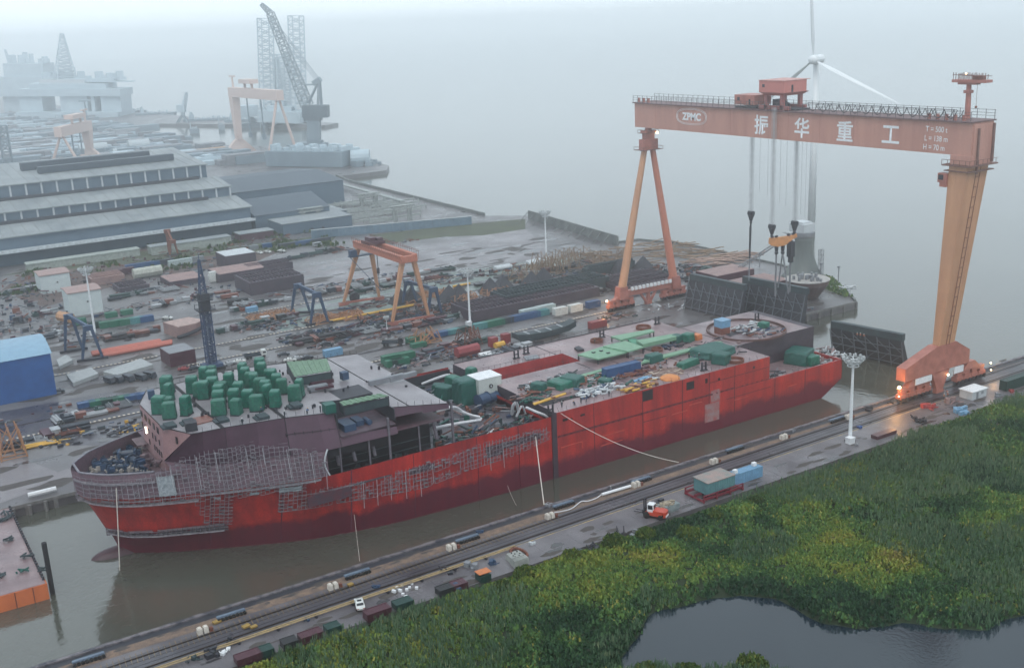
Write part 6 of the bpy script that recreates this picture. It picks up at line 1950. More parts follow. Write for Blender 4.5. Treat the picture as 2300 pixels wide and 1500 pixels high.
# quay people
person(G(1372, 1106, .05), 1.0, 'silver', 'white', 'person in pale clothes standing by the thick white pipe at quay edge')
person(G(1374, 1215, .02), 2.0, 'dark', 'white', 'person with white helmet near the brush edge railing')
for k, (px, py) in enumerate(((2120, 896), (2128, 893))):
    person(G(px, py, .02), 1.0, 'orange', 'white', 'person in orange jacket by the right crane bogies, %s' % ordl(k, 2))
# ------------------------------------------------------------------ marsh and lagoon
import numpy as np
rng = np.random.default_rng(3)
LAG = [tuple(G(x, y, -1.0)[:2]) for x, y in ((1392, 1505), (1384, 1470), (1432, 1388), (1480, 1350), (1560, 1338), (1655, 1320), (1750, 1328), (1800, 1355), (1850, 1392), (1940, 1408), (2010, 1378), (2120, 1394), (2200, 1398), (2300, 1370), (2420, 1352), (2700, 1420), (2500, 1660), (1900, 1570), (1760, 1520), (1640, 1506), (1560, 1516), (1480, 1500), (1430, 1512))]
LP = np.array(LAG)
def sdist(x, y):
    """signed distance to the lagoon outline, negative inside"""
    x = np.asarray(x, float); y = np.asarray(y, float)
    d = np.full(x.shape, 1e9); ins = np.zeros(x.shape, bool)
    n = len(LP)
    for i in range(n):
        ax, ay = LP[i]; bx, by = LP[(i+1) % n]
        ex, ey = bx-ax, by-ay
        t = np.clip(((x-ax)*ex+(y-ay)*ey)/(ex*ex+ey*ey), 0, 1)
        d = np.minimum(d, np.hypot(x-ax-t*ex, y-ay-t*ey))
        c = ((ay > y) != (by > y)) & (x < (bx-ax)*(y-ay)/((by-ay) if by != ay else 1e-9)+ax)
        ins ^= c
    return np.where(ins, -d, d)
def vnoise(x, y, s, seed):
    """smooth value noise"""
    r_ = np.random.default_rng(seed); T = r_.random((256, 256))
    u = x/s; v = y/s
    i = np.floor(u).astype(int); j = np.floor(v).astype(int); fu = u-i; fv = v-j
    fu = fu*fu*(3-2*fu); fv = fv*fv*(3-2*fv)
    g = lambda a, b_: T[a % 256, b_ % 256]
    return (g(i, j)*(1-fu)+g(i+1, j)*fu)*(1-fv)+(g(i, j+1)*(1-fu)+g(i+1, j+1)*fu)*fv
LZ = -1.7
def edge(y):
    return np.interp(y, [0, 60, 95, 120, 134, 155, 190, 223, 235, 247, 262, 285, 320], [-185.8, -185.9, -185.9, -185.9, -185.9, -185.0, -184.8, -184.5, -186.0, -188.0, -188.3, -188.3, -188.3])
def tz(x, y):
    sd = sdist(x, y)+3.0*(vnoise(x, y, 6, 1)-.5)
    z = np.clip(sd*0.35, -1.6, 1.4)-1.3
    z = z+0.6*vnoise(x, y, 17, 2)*np.clip(sd/6, 0, 1)
    e = np.clip((x-edge(y))/5, 0, 1)
    return np.where(e < 1, (-0.9)*(1-e)+z*e, z)
gx = np.arange(-189, -40, 1.5); gy = np.arange(0, 430, 1.5)
GX, GY = np.meshgrid(gx, gy, indexing='ij'); GZ = tz(GX, GY)
GZ = np.where(GX < edge(GY)-1, -1.2, GZ)
mb = MB()
vs = np.stack([GX.ravel(), GY.ravel(), GZ.ravel()], 1)
me = bpy.data.meshes.new('marsh_ground')
ny = len(gy)
I, J = np.meshgrid(np.arange(len(gx)-1), np.arange(ny-1), indexing='ij')
F = np.stack([(I*ny+J).ravel(), ((I+1)*ny+J).ravel(), ((I+1)*ny+J+1).ravel(), (I*ny+J+1).ravel()], 1)
me.from_pydata(vs.tolist(), [], F.tolist())
me.materials.append(mat('marsh_soil', (0.018, 0.032, 0.012), (0.012, 0.02, 0.01), rough=1.0, scale=0.15, fine=.3))
o = bpy.data.objects.new('marsh_ground', me); COL.objects.link(o); o['kind'] = 'structure'
mb = MB(); mb.add([(-184, 20, LZ), (-20, 20, LZ), (-20, 300, LZ), (-184, 300, LZ)], [(0, 1, 2, 3)])
struct('lagoon_water', mb, mat('lagoon_water', (0.015, 0.024, 0.034), (0.012, 0.02, 0.03), rough=.10, bump=.05, ripple=1.2, scale=.05))

def leafmat(name, cols, rough=.8):
    """foliage coloured by patches of different plants plus leaf-to-leaf variation"""
    m = bpy.data.materials.new(name); m.use_nodes = True
    n = m.node_tree.nodes; l = m.node_tree.links; p = n['Principled BSDF']
    p.inputs['Roughness'].default_value = rough; p.inputs['Specular IOR Level'].default_value = .2
    at = n.new('ShaderNodeAttribute'); at.attribute_name = 'leaf'
    rp = n.new('ShaderNodeValToRGB'); rp.color_ramp.interpolation = 'LINEAR'
    el = rp.color_ramp.elements
    while len(el) < len(cols):
        el.new(0.5)
    for i, (pos, c) in enumerate(cols):
        el[i].position = pos; el[i].color = (*c, 1)
    l.new(at.outputs['Fac'], rp.inputs[0]); l.new(rp.outputs[0], p.inputs['Base Color'])
    return m
REEDM = leafmat('reed_leaves', [(0.0, (0.016, 0.046, 0.026)), (.2, (0.042, 0.10, 0.040)), (.42, (0.090, 0.17, 0.048)), (.62, (0.155, 0.215, 0.044)), (.8, (0.24, 0.24, 0.045)), (1.0, (0.22, 0.15, 0.085))])
def leaves(name, cx, cy, cz, hgt, rad, per, size, val, m, kind=None, upright=0.6):
    """tufts of leaf-sized quads; arrays of tuft centres"""
    n = len(cx); N = n*per
    X = np.repeat(cx, per); Y = np.repeat(cy, per); Z0 = np.repeat(cz, per); H = np.repeat(hgt, per); Rr = np.repeat(rad, per); V = np.repeat(val, per)
    a = rng.random(N)*2*np.pi; r_ = np.sqrt(rng.random(N))*Rr; h = rng.random(N)**.7
    k = 1-0.55*h
    X = X+np.cos(a)*r_*k; Y = Y+np.sin(a)*r_*k; Z = Z0+h*H*(1-0.35*(r_/np.maximum(Rr, .01))**2)
    th = rng.random(N)*2*np.pi; ti = (rng.random(N)-.5)*2.2
    s = size*(.6+.8*rng.random(N))
    ux, uy, uz = np.cos(th)*s*.5, np.sin(th)*s*.5, np.zeros(N)
    wx, wy, wz = -np.sin(th)*np.sin(ti)*s*.5, np.cos(th)*np.sin(ti)*s*.5, np.cos(ti)*s*.5*(1+upright)
    P = np.empty((N, 4, 3))
    for q, (su, sw) in enumerate(((-1, -1), (1, -1), (.55, 1), (-.55, 1))):
        P[:, q, 0] = X+su*ux+sw*wx; P[:, q, 1] = Y+su*uy+sw*wy; P[:, q, 2] = Z+sw*wz
    me = bpy.data.meshes.new(name)
    me.vertices.add(N*4); me.vertices.foreach_set('co', P.ravel())
    me.loops.add(N*4); me.loops.foreach_set('vertex_index', np.arange(N*4))
    me.polygons.add(N); me.polygons.foreach_set('loop_start', np.arange(N)*4)
    at = me.attributes.new('leaf', 'FLOAT', 'POINT')
    vv = np.clip(V+(rng.random(N)-.5)*.28, 0, 1)
    vv = np.where((rng.random(N) < .07) & (Z > Z0+.5*H) & (V > .2), .84, vv)      # flower heads and dry tips
    at.data.foreach_set('value', np.repeat(vv, 4))
    me.materials.append(m); me.update(); me.validate()
    o = bpy.data.objects.new(name, me); COL.objects.link(o)
    return o
def field(n, x0, x1, y0, y1):
    return x0+(x1-x0)*rng.random(n), y0+(y1-y0)*rng.random(n)
# keep only what the picture could see
def proj(x, y, z):
    vx, vy, vz = x, y, z-HC
    c = vx*_F.x+vy*_F.y+vz*_F.z
    return 1150+FPX*(vx*CR.x+vy*CR.y+vz*CR.z)/c, 750+FPX*(vx*CD.x+vy*CD.y+vz*CD.z)/c
x, y = field(100000, -189, -85, 30, 420)
sd = sdist(x, y)+3.0*(vnoise(x, y, 6, 1)-.5)
ed = edge(y)
px, py = proj(x, y, np.zeros_like(x))
clump = vnoise(x, y, 3.2, 5)*.6+vnoise(x, y, 9, 6)*.4
keep = (sd > -.9) & (x > ed+.4+1.2*vnoise(x, y, 4, 8)) & (px > -60) & (px < 2420) & (py < 1620) & (py > 700) & (clump > .13)
x, y, sd, clump, ed = x[keep], y[keep], sd[keep], clump[keep], ed[keep]
far = np.hypot(x, y)
sub_ = rng.random(len(x)) < np.clip(1.25-(far-160)/400, .55, 1)
x, y, sd, clump, ed, far = x[sub_], y[sub_], sd[sub_], clump[sub_], ed[sub_], far[sub_]
z = np.maximum(tz(x, y), LZ)
val = .14+.40*vnoise(x, y, 22, 11)+.35*(vnoise(x, y, 5, 12)-.35)
val = val+.26*np.clip((vnoise(x, y, 14, 13)-.62)*4, 0, 1)-.30*np.clip((vnoise(x, y, 10, 14)-.6)*4, 0, 1)
val = np.where(sd < 3, val-.16, val)+(clump-.5)*.35
val = np.where(far > 285, val*.7+.08, val)
hh = (.35+1.0*clump+1.9*np.clip(clump-.45, 0, 1)*np.where(y < 175, 1.6, .8))*np.clip(.5+(x-ed)/8, .5, 1)
hh = hh*np.where((vnoise(x, y, 12, 17) > .72), .45, 1)
o = leaves('marsh_reeds', x, y, z, hh, np.full(len(x), .75), 9, .42, np.clip(val, .02, .98), REEDM)
o['kind'] = 'stuff'
# taller reed stands and pale grass clearings
m_ = (vnoise(x, y, 16, 31) > np.where(y > 190, .40, .60)) & (rng.random(len(x)) < .45)
xs_, ys_, zs_ = x[m_]+rng.random(m_.sum())-.5, y[m_]+rng.random(m_.sum())-.5, z[m_]
o = leaves('reed_stand', xs_, ys_, zs_+.5, np.full(len(xs_), 1.7), np.full(len(xs_), .9), 8, .17, np.clip(.22+.30*vnoise(xs_, ys_, 9, 33)+.12*rng.random(len(xs_)), 0, 1), leafmat('reed_blades', [(0.0, (0.03, 0.07, 0.045)), (.5, (0.095, 0.165, 0.09)), (1.0, (0.24, 0.25, 0.14))]), upright=4.5)
o['kind'] = 'stuff'
# separate bushes
BUSHM = leafmat('bush_leaves', [(0.0, (0.016, 0.036, 0.014)), (.35, (0.045, 0.085, 0.020)), (.7, (0.11, 0.15, 0.028)), (1.0, (0.22, 0.19, 0.04))])
BS = [(1690, 1500, 3.4, 3.6, .45, 'round bush with yellowish leaves at the bottom edge beside the lagoon'), (1545, 1512, 3.0, 2.2, .35, 'low dark bush at the bottom edge of the lagoon'), (1455, 1508, 2.6, 1.8, .4, 'small bush at the lagoon bottom left corner'),
      (1545, 1215, 3.2, 2.8, .5, 'yellowish green bush on the quay edge below the grey trolley'), (1450, 1212, 2.6, 2.2, .4, 'bush behind the railing posts at the quay edge'), (1380, 1228, 3.0, 2.6, .3, 'dark bush growing between railing and cage'),
      (1285, 1262, 2.8, 2.4, .5, 'yellowish bush left of the dark green cage'), (1180, 1300, 2.8, 2.2, .4, 'bush at the quay edge below the cast block'), (1130, 1330, 2.2, 1.8, .3, 'small bush right of the green skip'),
      (780, 1465, 2.4, 2.0, .35, 'bush growing beside the green skips'), (660, 1490, 2.2, 1.8, .3, 'dark bush at the bottom left of the marsh'), (1960, 1040, 2.2, 1.5, .25, 'dark bush below the retaining skip'),
      (1610, 1170, 2.0, 1.4, .4, 'low green bush at the quay edge right of the trolley'), (1700, 1135, 1.8, 1.2, .2, 'low dark bush at the quay edge below the blue cabin')]
for k, (px_, py_, rr, h_, v_, lab) in enumerate(BS):
    q = G(px_, py_, -.5); q.x = max(q.x, float(edge(q.y))+rr*.7); q.z = float(tz(np.array([q.x]), np.array([q.y]))[0])
    t = thing('bush', lab, 'bush', q)
    mb = MB()
    for i in range(5):
        a = i*1.26; mb.tube((q.x, q.y, q.z-.2), (q.x+math.cos(a)*rr*.45, q.y+math.sin(a)*rr*.45, q.z+h_*.7), .09, .04, n=5)
    mb.build('stem', RUST, t)
    n = int(60*rr)
    a = rng.random(n)*6.283; r_ = np.sqrt(rng.random(n))*rr*.8
    cx_ = np.cos(a)*r_; cy_ = np.sin(a)*r_; cz_ = rng.random(n)*h_*.65*(1-(r_/rr)**2*.6)
    o = leaves('crown', cx_, cy_, cz_, np.full(n, h_*.4), np.full(n, .7), 16, .34, np.full(n, v_)+.25*(rng.random(n)-.5), BUSHM)
    o.parent = t
# ------------------------------------------------------------------ the yard
# big stepped workshop
t = thing('workshop', 'huge grey stepped workshop with three long roofs and clerestory bands behind the yard', 'workshop', (-640, 80, 0))
WALLB = mat('workshop_wall', (0.085, 0.13, 0.175), (0.065, 0.105, 0.145), rough=.7, scale=.1)  # blue of the distance haze put into the wall colour
ROOFW = mat('workshop_roof', (0.27, 0.295, 0.30), (0.16, 0.185, 0.20), rough=.55, scale=.06, fine=.12)  # roof grey also carries a painted haze tint
Y0 = -160
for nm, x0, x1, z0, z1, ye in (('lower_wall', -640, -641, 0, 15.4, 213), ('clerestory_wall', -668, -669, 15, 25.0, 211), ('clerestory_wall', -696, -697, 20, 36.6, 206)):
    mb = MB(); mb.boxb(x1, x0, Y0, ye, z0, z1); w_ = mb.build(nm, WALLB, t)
    if nm != 'lower_wall':
        y = 4+8.6*3
        while y < ye:
            mb = MB(); mb.boxb(x0, x0+.25, y, y+1.0, z0+4, z1-.6); y += 8.6
            o = mb.build('window_strip', LGREY, base=t.location); o.parent = w_
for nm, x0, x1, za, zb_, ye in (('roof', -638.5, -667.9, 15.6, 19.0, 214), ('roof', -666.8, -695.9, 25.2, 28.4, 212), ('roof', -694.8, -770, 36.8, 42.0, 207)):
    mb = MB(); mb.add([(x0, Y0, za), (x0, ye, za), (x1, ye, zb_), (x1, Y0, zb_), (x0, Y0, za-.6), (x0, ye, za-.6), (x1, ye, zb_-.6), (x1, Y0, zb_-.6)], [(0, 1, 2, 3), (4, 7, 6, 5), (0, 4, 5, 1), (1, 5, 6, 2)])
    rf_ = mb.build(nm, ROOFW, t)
    mb = MB(); y = Y0+3
    while y < ye:
        mb.beam((x0, y, za+.06), (x1, y, zb_+.06), .22, .12); y += 6.3
    o = mb.build('roof_seams', mat('roof_seam', (0.20, 0.21, 0.205)), base=t.location); o.parent = rf_
mb = MB()
for x, z, ya, yb in ((-667.0, 18.9, -60, 196), (-695.0, 28.3, -80, 200)):
    mb.boxb(x, x+2.4, ya, yb, z-.3, z+1.4)
mb.build('gutter_duct', DARK, t)
for x, ya, yb in ((-722, 111, 193), (-738, 104, 182)):
    mb = MB(); mb.boxb(x-3, x+3, ya, yb, 38.8, 42.6 if x > -730 else 44.4); mb.build('ridge_vent', mat('vent_dark', (0.04, 0.06, 0.085)), t)
mb = MB(); mb.boxb(-640, -632, Y0, 213, 8.2, 8.6); mb.boxb(-632.2, -631.8, Y0, 213, 7.8, 9.4); mb.build('canopy_strip', mat('pale_strip', (0.55, 0.60, 0.63)), t)
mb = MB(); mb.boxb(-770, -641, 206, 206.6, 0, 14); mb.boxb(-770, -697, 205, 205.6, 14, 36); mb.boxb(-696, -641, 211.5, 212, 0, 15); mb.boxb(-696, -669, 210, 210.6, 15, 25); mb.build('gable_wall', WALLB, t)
def shed(x0, x1, y0, y1, h, label, wall=WALLB, roof=ROOFW, pitch=0.0, name='shed', cat='shed', ridge='y', door=None):
    t = thing(name, label, cat, ((x0+x1)/2, (y0+y1)/2, 0))
    mb = MB(); mb.boxb(x0, x1, y0, y1, 0, h); xm = (x0+x1)/2
    if pitch:
        mb.add([(x0, y0, h), (x1, y0, h), (xm, y0, h+pitch), (x0, y1, h), (x1, y1, h), (xm, y1, h+pitch)], [(0, 1, 2), (5, 4, 3)])
    mb.build('wall', wall, t)
    mb = MB()
    if pitch:
        for a, b_ in ((x0-.4, xm), (x1+.4, xm)):
            mb.add([(a, y0-.4, h), (a, y1+.4, h), (b_, y1+.4, h+pitch), (b_, y0-.4, h+pitch), (a, y0-.4, h+.35), (a, y1+.4, h+.35), (b_, y1+.4, h+pitch+.35), (b_, y0-.4, h+pitch+.35)], [(4, 5, 6, 7), (0, 3, 2, 1), (0, 1, 5, 4), (0, 4, 7, 3), (1, 2, 6, 5)])
    else:
        mb.boxb(x0-.4, x1+.4, y0-.4, y1+.4, h, h+.35)
    mb.build('roof', roof, t)
    for dx in (door or ()):
        mb = MB(); mb.boxb(x1, x1+.12, dx-.9, dx+.9, .1, 2.4) if isinstance(dx, (int, float)) else mb.boxb(x1, x1+.12, dx[0], dx[1], dx[2], dx[3]); mb.build('door', DARK, t)
    return t
ROOFD = mat('dark_roof', (0.06, 0.085, 0.11), (0.045, 0.065, 0.09), rough=.6, scale=.1)
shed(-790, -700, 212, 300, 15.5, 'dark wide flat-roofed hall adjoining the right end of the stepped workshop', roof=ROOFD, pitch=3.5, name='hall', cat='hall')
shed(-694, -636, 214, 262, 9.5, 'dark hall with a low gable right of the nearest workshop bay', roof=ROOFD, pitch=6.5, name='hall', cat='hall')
shed(-636, -612, 222, 266, 6.6, 'low long building with pale roof at the right foot of the dark hall', roof=ROOFW, door=(240, 247), name='hall', cat='hall')
shed(-700, -640, 263, 275, 5.0, 'pale lean-to strip between the dark halls', roof=ROOFW, name='lean_to')
shed(-622, -612, 196, 216, 4.2, 'small open shed with pale roof left of the low long building', wall=cmat('maroon'), roof=ROOFW)
shed(-622, -615, 82, 140, 3.6, 'long low pale building running under the workshop wall at left', wall=mat('pale_green_wall', (0.34, 0.38, 0.35)), roof=MATS['pale_green_wall'])
shed(-618, -610, 145, 190, 4.4, 'pale low building under the middle of the workshop wall', wall=MATS['pale_green_wall'], roof=ROOFW)
for (a, b_, h, lab) in (((95, 662), (155, 646), 8.8, 'smaller pale corrugated shed with brownish roof, upper left'), ((160, 712), (232, 699), 10.2, 'taller pale corrugated shed with brownish roof behind the left light mast')):
    p, q = G(*a), G(*b_)
    s_ = shed(p.x-14, p.x, p.y, q.y, h, lab, wall=mat('pale_panel', (0.50, 0.56, 0.56), (0.42, 0.48, 0.49), scale=.4), roof=mat('brown_roof', (0.34, 0.23, 0.21), (0.26, 0.18, 0.17)), pitch=0.6)
    mb = MB(); mb.boxb(p.x, p.x+.1, (p.y+q.y)/2+.5, (p.y+q.y)/2+1.2, h*.52, h*.52+.7); o = mb.build('vent', DARK, base=s_.location); o.parent = s_
# blue building
p = G(128, 885)
t = thing('blue_hall', 'bright blue clad hall with pale blue curved roof at the left edge', 'hall', (p.x-14, 40, 0))
mb = MB(); mb.boxb(p.x-26, p.x, -60, p.y, 0, 14.6); mb.build('wall', BLUE, t)
mb = MB()
for i in range(10):
    a0, a1 = i/10, (i+1)/10
    f = lambda u: (p.x+.4-(26.8)*u, 14.6+3.4*math.sin(math.pi*u)**.8 if 0 < u < 1 else 14.6)
    (xa, za), (xb, zb_) = f(a0), f(a1)
    mb.add([(xa, -60, za), (xa, p.y+.4, za), (xb, p.y+.4, zb_), (xb, -60, zb_)], [(0, 1, 2, 3)])
    mb.add([(xa, p.y, 14.6), (xb, p.y, 14.6), (xb, p.y, zb_), (xa, p.y, za)], [(0, 1, 2, 3)])
mb.build('roof', mat('pale_blue_roof', (0.22, 0.36, 0.47), (0.18, 0.30, 0.41), rough=.45), t)

# orange yard gantry
t = thing('yard_gantry', 'orange double-girder gantry crane standing over the wet yard', 'gantry crane', (-407, 189, 0))
FT = [(G(773, 686), (-427.5, 187.6, 25.2)), (G(852, 674), (-427.5, 193.2, 25.2)), (G(882, 731), (-388, 188.6, 25.2)), (G(963, 716), (-388, 193.6, 25.2))]
for a, b_ in FT:
    mb = MB(); mb.beam((a.x, a.y, 1.6), b_, 1.0, 1.0, a2=1.8, b2=1.8, up=(1, 0, 0)); mb.build('leg', ORANGEY, t)
mb = MB()
for y in (187.2, 193.4):
    mb.boxb(-430, -385.6, y-.8, y+.8, 25.2, 28.0)
mb.boxb(-430, -428.5, 186.6, 194.2, 25.0, 27.6); mb.boxb(-387, -385.4, 186.6, 194.2, 25.0, 27.6)
g = mb.build('girder', mat('yard_crane_red', (0.46, 0.16, 0.10), (0.34, 0.12, 0.08), scale=.5), t)
mb = MB()
for y in (186.0, 194.6):
    for h in (29.0, 29.6):
        mb.beam((-430, y, h), (-385, y, h), .12)
    for k in range(24):
        mb.beam((-430+k*1.95, y, 28), (-430+k*1.95, y, 29.7), .12); mb.beam((-430+k*1.95, y, 28), (-430+k*1.95+.9, y+(.7 if y < 190 else -.7), 26), .14)
o = mb.build('walkway_rail', RUST, base=t.location); o.parent = g
mb = MB(); mb.boxb(-422, -414, 186.6, 194, 28.2, 29.4); mb.boxb(-420, -415, 187.6, 190, 29.4, 31); mb.boxb(-418, -415, 191, 193.5, 29.4, 30.6); mb.build('trolley', cmat('maroon'), t)
mb = MB(); mb.tube((-415, 190.2, 28), (-415, 190.2, 18), .1, n=4); mb.tube((-414.6, 190.2, 28), (-414.6, 190.2, 18), .1, n=4); mb.box((-414.8, 190.2, 15.6), (.9, .9, 2.4)); mb.tube((-414.8, 190.2, 15.6), (-414.8, 190.2, 11), .12, n=4); mb.build('hook_block', DARK, t)
mb = MB()
for i in (0, 2):
    a, b_ = FT[i][0], FT[i+1][0]
    mb.beam((a.x, a.y-2, 1.1), (b_.x, b_.y+2, 1.1), .8, .8)
    for q in (a, b_):
        mb.box((q.x, q.y, .1), (1.6, 4.4, 1.4))
mb.build('bogie_beam', ORANGER, t)
mb = MB(); mb.box((-427, 184.6, 22), (2.4, 3, 2.6)); mb.beam((-427.4, 183, 22), (-424, 195, 6), .25); mb.boxb(-429, -426, 183, 195, 21.6, 22); mb.build('cabin', BLUED, t)
# blue trestle gantries
def trestle(ff, fa, nf, na, label, m=BLUED):
    """feet of the far frame, far apex px, feet of the near frame, near apex px"""
    F1, F2, N1, N2 = [G(*q) for q in (*ff, *nf)]
    A = (F1+F2)/2; B = (N1+N2)/2
    A.z = Zat(fa[0], fa[1], A); B.z = Zat(na[0], na[1], B)
    t = thing('blue_gantry', label, 'gantry crane', (A+B)/2*Vector((1, 1, 0)) if False else Vector(((A.x+B.x)/2, (A.y+B.y)/2, 0)))
    for f, a in ((F1, A), (F2, A), (N1, B), (N2, B)):
        d = (f-a); d.z = 0; d.normalize(); tp = Vector((a.x, a.y, a.z))+d*1.0
        mb = MB(); mb.beam((f.x, f.y, .8), tp, .8, a2=1.2, up=(1, 0, 0)); mb.build('leg', m, t)
    mb = MB(); mb.beam(A, B, 1.0, 1.3); 
    for q in (A, B):
        mb.box((q.x, q.y, q.z-1.4), (1.8, 3.4, 2.0))
    mb.build('top_beam', m, t)
    mb = MB()
    for a, b_ in ((F1, F2), (N1, N2)):
        d = (b_-a).normalized(); mb.beam(a-d*2+Vector((0, 0, .5)), b_+d*2+Vector((0, 0, .5)), .9, .8)
    mb.build('sill', DARK, t)
trestle(((655, 705), (696, 703)), (668, 640), ((698, 731), (737, 726)), (711, 660), 'dull blue trestle gantry left of the orange yard crane')
trestle(((905, 684), (936, 680)), (917, 633), ((962, 712), (992, 707)), (976, 648), 'dark blue trestle gantry seen through the legs of the orange yard crane')
trestle(((147, 792), (185, 786)), (159, 708), ((186, 812), (231, 806)), (190, 735), 'dark blue trestle gantry between the left light mast and the blue hall')
# small distant pale gantry by the sheds
trestle(((380, 570), (384, 568)), (350, 520), ((382, 576), (400, 573)), (388, 541), 'slim rusty gantry in the waste ground before the workshop', RUST)
# blue lattice crane behind the ship
q = G(477, 829)
t = thing('lattice_crane', 'tall dark blue lattice tower crane rising behind the ship roof', 'crane', q)
LB = mat('lattice_blue', (0.03, 0.06, 0.13), (0.02, 0.04, 0.09))
H = 41.0
mb = MB(); mb.lattice((q.x, q.y, 2), (q.x, q.y, 24), 3.0, 3.0, .24, 12, .14); mb.lattice((q.x+.0, q.y, 2), (q.x, q.y, 22), 1.3, 1.3, .16, 10, .1); mb.build('tower', LB, t)
mb = MB(); mb.box((q.x, q.y, 22.5), (3.4, 3.4, 5.5)); mb.boxb(q.x-3, q.x+3, q.y-3, q.y+3, 22.0, 22.3); mb.boxb(q.x-2.6, q.x+2.6, q.y-2.6, q.y+2.6, 25.6, 25.9)
for a in (-2.8, 2.8):
    mb.beam((q.x+a, q.y-2.8, 22.3), (q.x+a, q.y-2.8, 24), .18); mb.beam((q.x+a, q.y+2.8, 22.3), (q.x+a, q.y+2.8, 24), .18); mb.beam((q.x+a, q.y-2.8, 23.6), (q.x+a, q.y+2.8, 23.6), .14)
mb.build('slewing_head', DARK, t)
mb = MB(); mb.lattice((q.x, q.y, 28), (q.x, q.y, 40), 2.2, .5, .2, 8, .12); mb.tube((q.x, q.y, 40), (q.x, q.y, 42), .12); mb.beam((q.x, q.y-2.4, 39), (q.x, q.y+1.8, 39.6), .2); mb.build('jib', LB, t)
mb = MB(); mb.box((q.x, q.y, .9), (5, 7, 1.4)); mb.build('carriage', LB, t)
for s in (-1, 1):
    mb = MB(); mb.box((q.x+s*2.6, q.y, 0), (1, 8, 1.1)); mb.build('crawler', TYRE, t)
# yard containers in rows; (px list, colours, length)
def row(a, b_, n, cols, L, lab, H=2.6, rz=R(90), dz=0, off=None):
    for k in range(n):
        u = k/(n-1) if n > 1 else .5
        q = G(a[0]+(b_[0]-a[0])*u, a[1]+(b_[1]-a[1])*u, 0)
        c = cols[k % len(cols)]
        nm = {'dgreen': 'dark green', 'lightblue': 'pale blue', 'pale': 'pale', 'dark': 'dark'}.get(c, c)
        container(q, rz, L, c, '%s container %s, %s' % (nm, lab, ordl(k, n)) if n > 1 else '%s container %s' % (nm, lab), 'containers '+lab if n > 1 else None, H=H, z=dz)
row((195, 912), (325, 892), 6, ['blue', 'green', 'dgreen', 'green', 'blue', 'blue'], 5.6, 'in the low row beyond the ship bow', 1.6)
row((928, 768), (1040, 745), 6, ['green', 'green', 'blue', 'blue', 'teal', 'dgreen'], 5.4, 'in the row below the short white mast', 2.0)
row((1078, 738), (1218, 708), 8, ['teal', 'green', 'green', 'dark', 'blue', 'blue', 'blue', 'teal'], 5.6, 'in the mixed row right of the light mast', 2.4)
row((1190, 710), (1225, 702), 2, ['pale', 'pale'], 9, 'long and pale behind the mixed row', 3.2)
row((1258, 706), (1292, 699), 2, ['white', 'white'], 6.1, 'with dark opening at the end of the mixed row', 3.0)
row((1332, 690), (1332, 690), 1, ['blue'], 6.1, 'alone near the left foot of the giant crane', 2.8)
row((1342, 735), (1342, 735), 1, ['red'], 7.5, 'cabin on the open far quay near the giant crane', 2.7)
row((858, 795), (858, 795), 1, ['green'], 5, 'small behind the far edge of the ship roof', 2)  if False else None
row((748, 798), (748, 798), 1, ['lightblue'], 7.0, 'cabin beyond the green canopy on the ship', 2.6)
row((240, 735), (330, 722), 5, ['green', 'green', 'green', 'teal', 'blue'], 5.6, 'in the green row below the taller pale shed', 2.6)
row((180, 728), (215, 735), 2, ['green', 'dgreen'], 5.0, 'at the foot of the taller pale shed', 2.6)
row((250, 712), (285, 706), 2, ['green', 'green'], 5, 'in the short row right of the taller pale shed', 2.2)
row((225, 630), (275, 618), 3, ['maroon', 'maroon', 'maroon'], 12, 'in the maroon row behind the pale sheds', 3.6)
row((305, 605), (370, 595), 3, ['blue', 'blue', 'dark'], 10, 'in the blue row before the waste ground', 3)
row((392, 597), (445, 588), 3, ['pale', 'pale', 'grey'], 6.1, 'at the right end of the blue row', 3)
row((566, 700), (566, 700), 1, ['lightblue'], 5, 'crate left of the blue trestle gantry', 2.2)
row((875, 815), (915, 808), 4, ['green', 'green', 'green', 'green'], 5.6, 'in the green block just behind the ship', 3.0)
row((880, 822), (905, 818), 3, ['green', 'dgreen', 'green'], 4.6, 'in the second green row just behind the ship', 2.4)
row((940, 778), (940, 778), 1, ['green'], 6, 'dumpster amid orange scrap', 1.6)
row((1108, 778), (1136, 770), 2, ['red', 'red'], 3, 'upright kiosk pair by the dark tree-like scrap', 3.6)
row((650, 555), (720, 545), 3, ['dark', 'blue', 'dark'], 12, 'in the long dark fence line behind the wet slab', 2.6)
row((570, 560), (600, 556), 2, ['grey', 'blue'], 5, 'near the parked white cars', 2.4)
# long blue wall fence (the blue screen wall behind the slab)
mb = MB(); a, b_ = G(700, 536), G(1060, 504)
for k in range(24):
    p, q = a.lerp(b_, k/24), a.lerp(b_, (k+.97)/24); mb.beam(p+Vector((0, 0, 2.4)), q+Vector((0, 0, 2.4)), .5, 4.8)
onew('screen_wall', mb, mat('screen_blue', (0.12, 0.19, 0.25), (0.08, 0.13, 0.18), scale=.3), 'long dull blue screen wall behind the wet slab', 'screen wall', a)
mb = MB(); mb.beam(a+Vector((0, 0, 4.9)), b_+Vector((0, 0, 4.9)), .9, .25); onew('screen_cap', mb, LGREY, 'pale cap rail along the top of the blue screen wall', 'cap rail', a+Vector((0, 0, 4.8)))
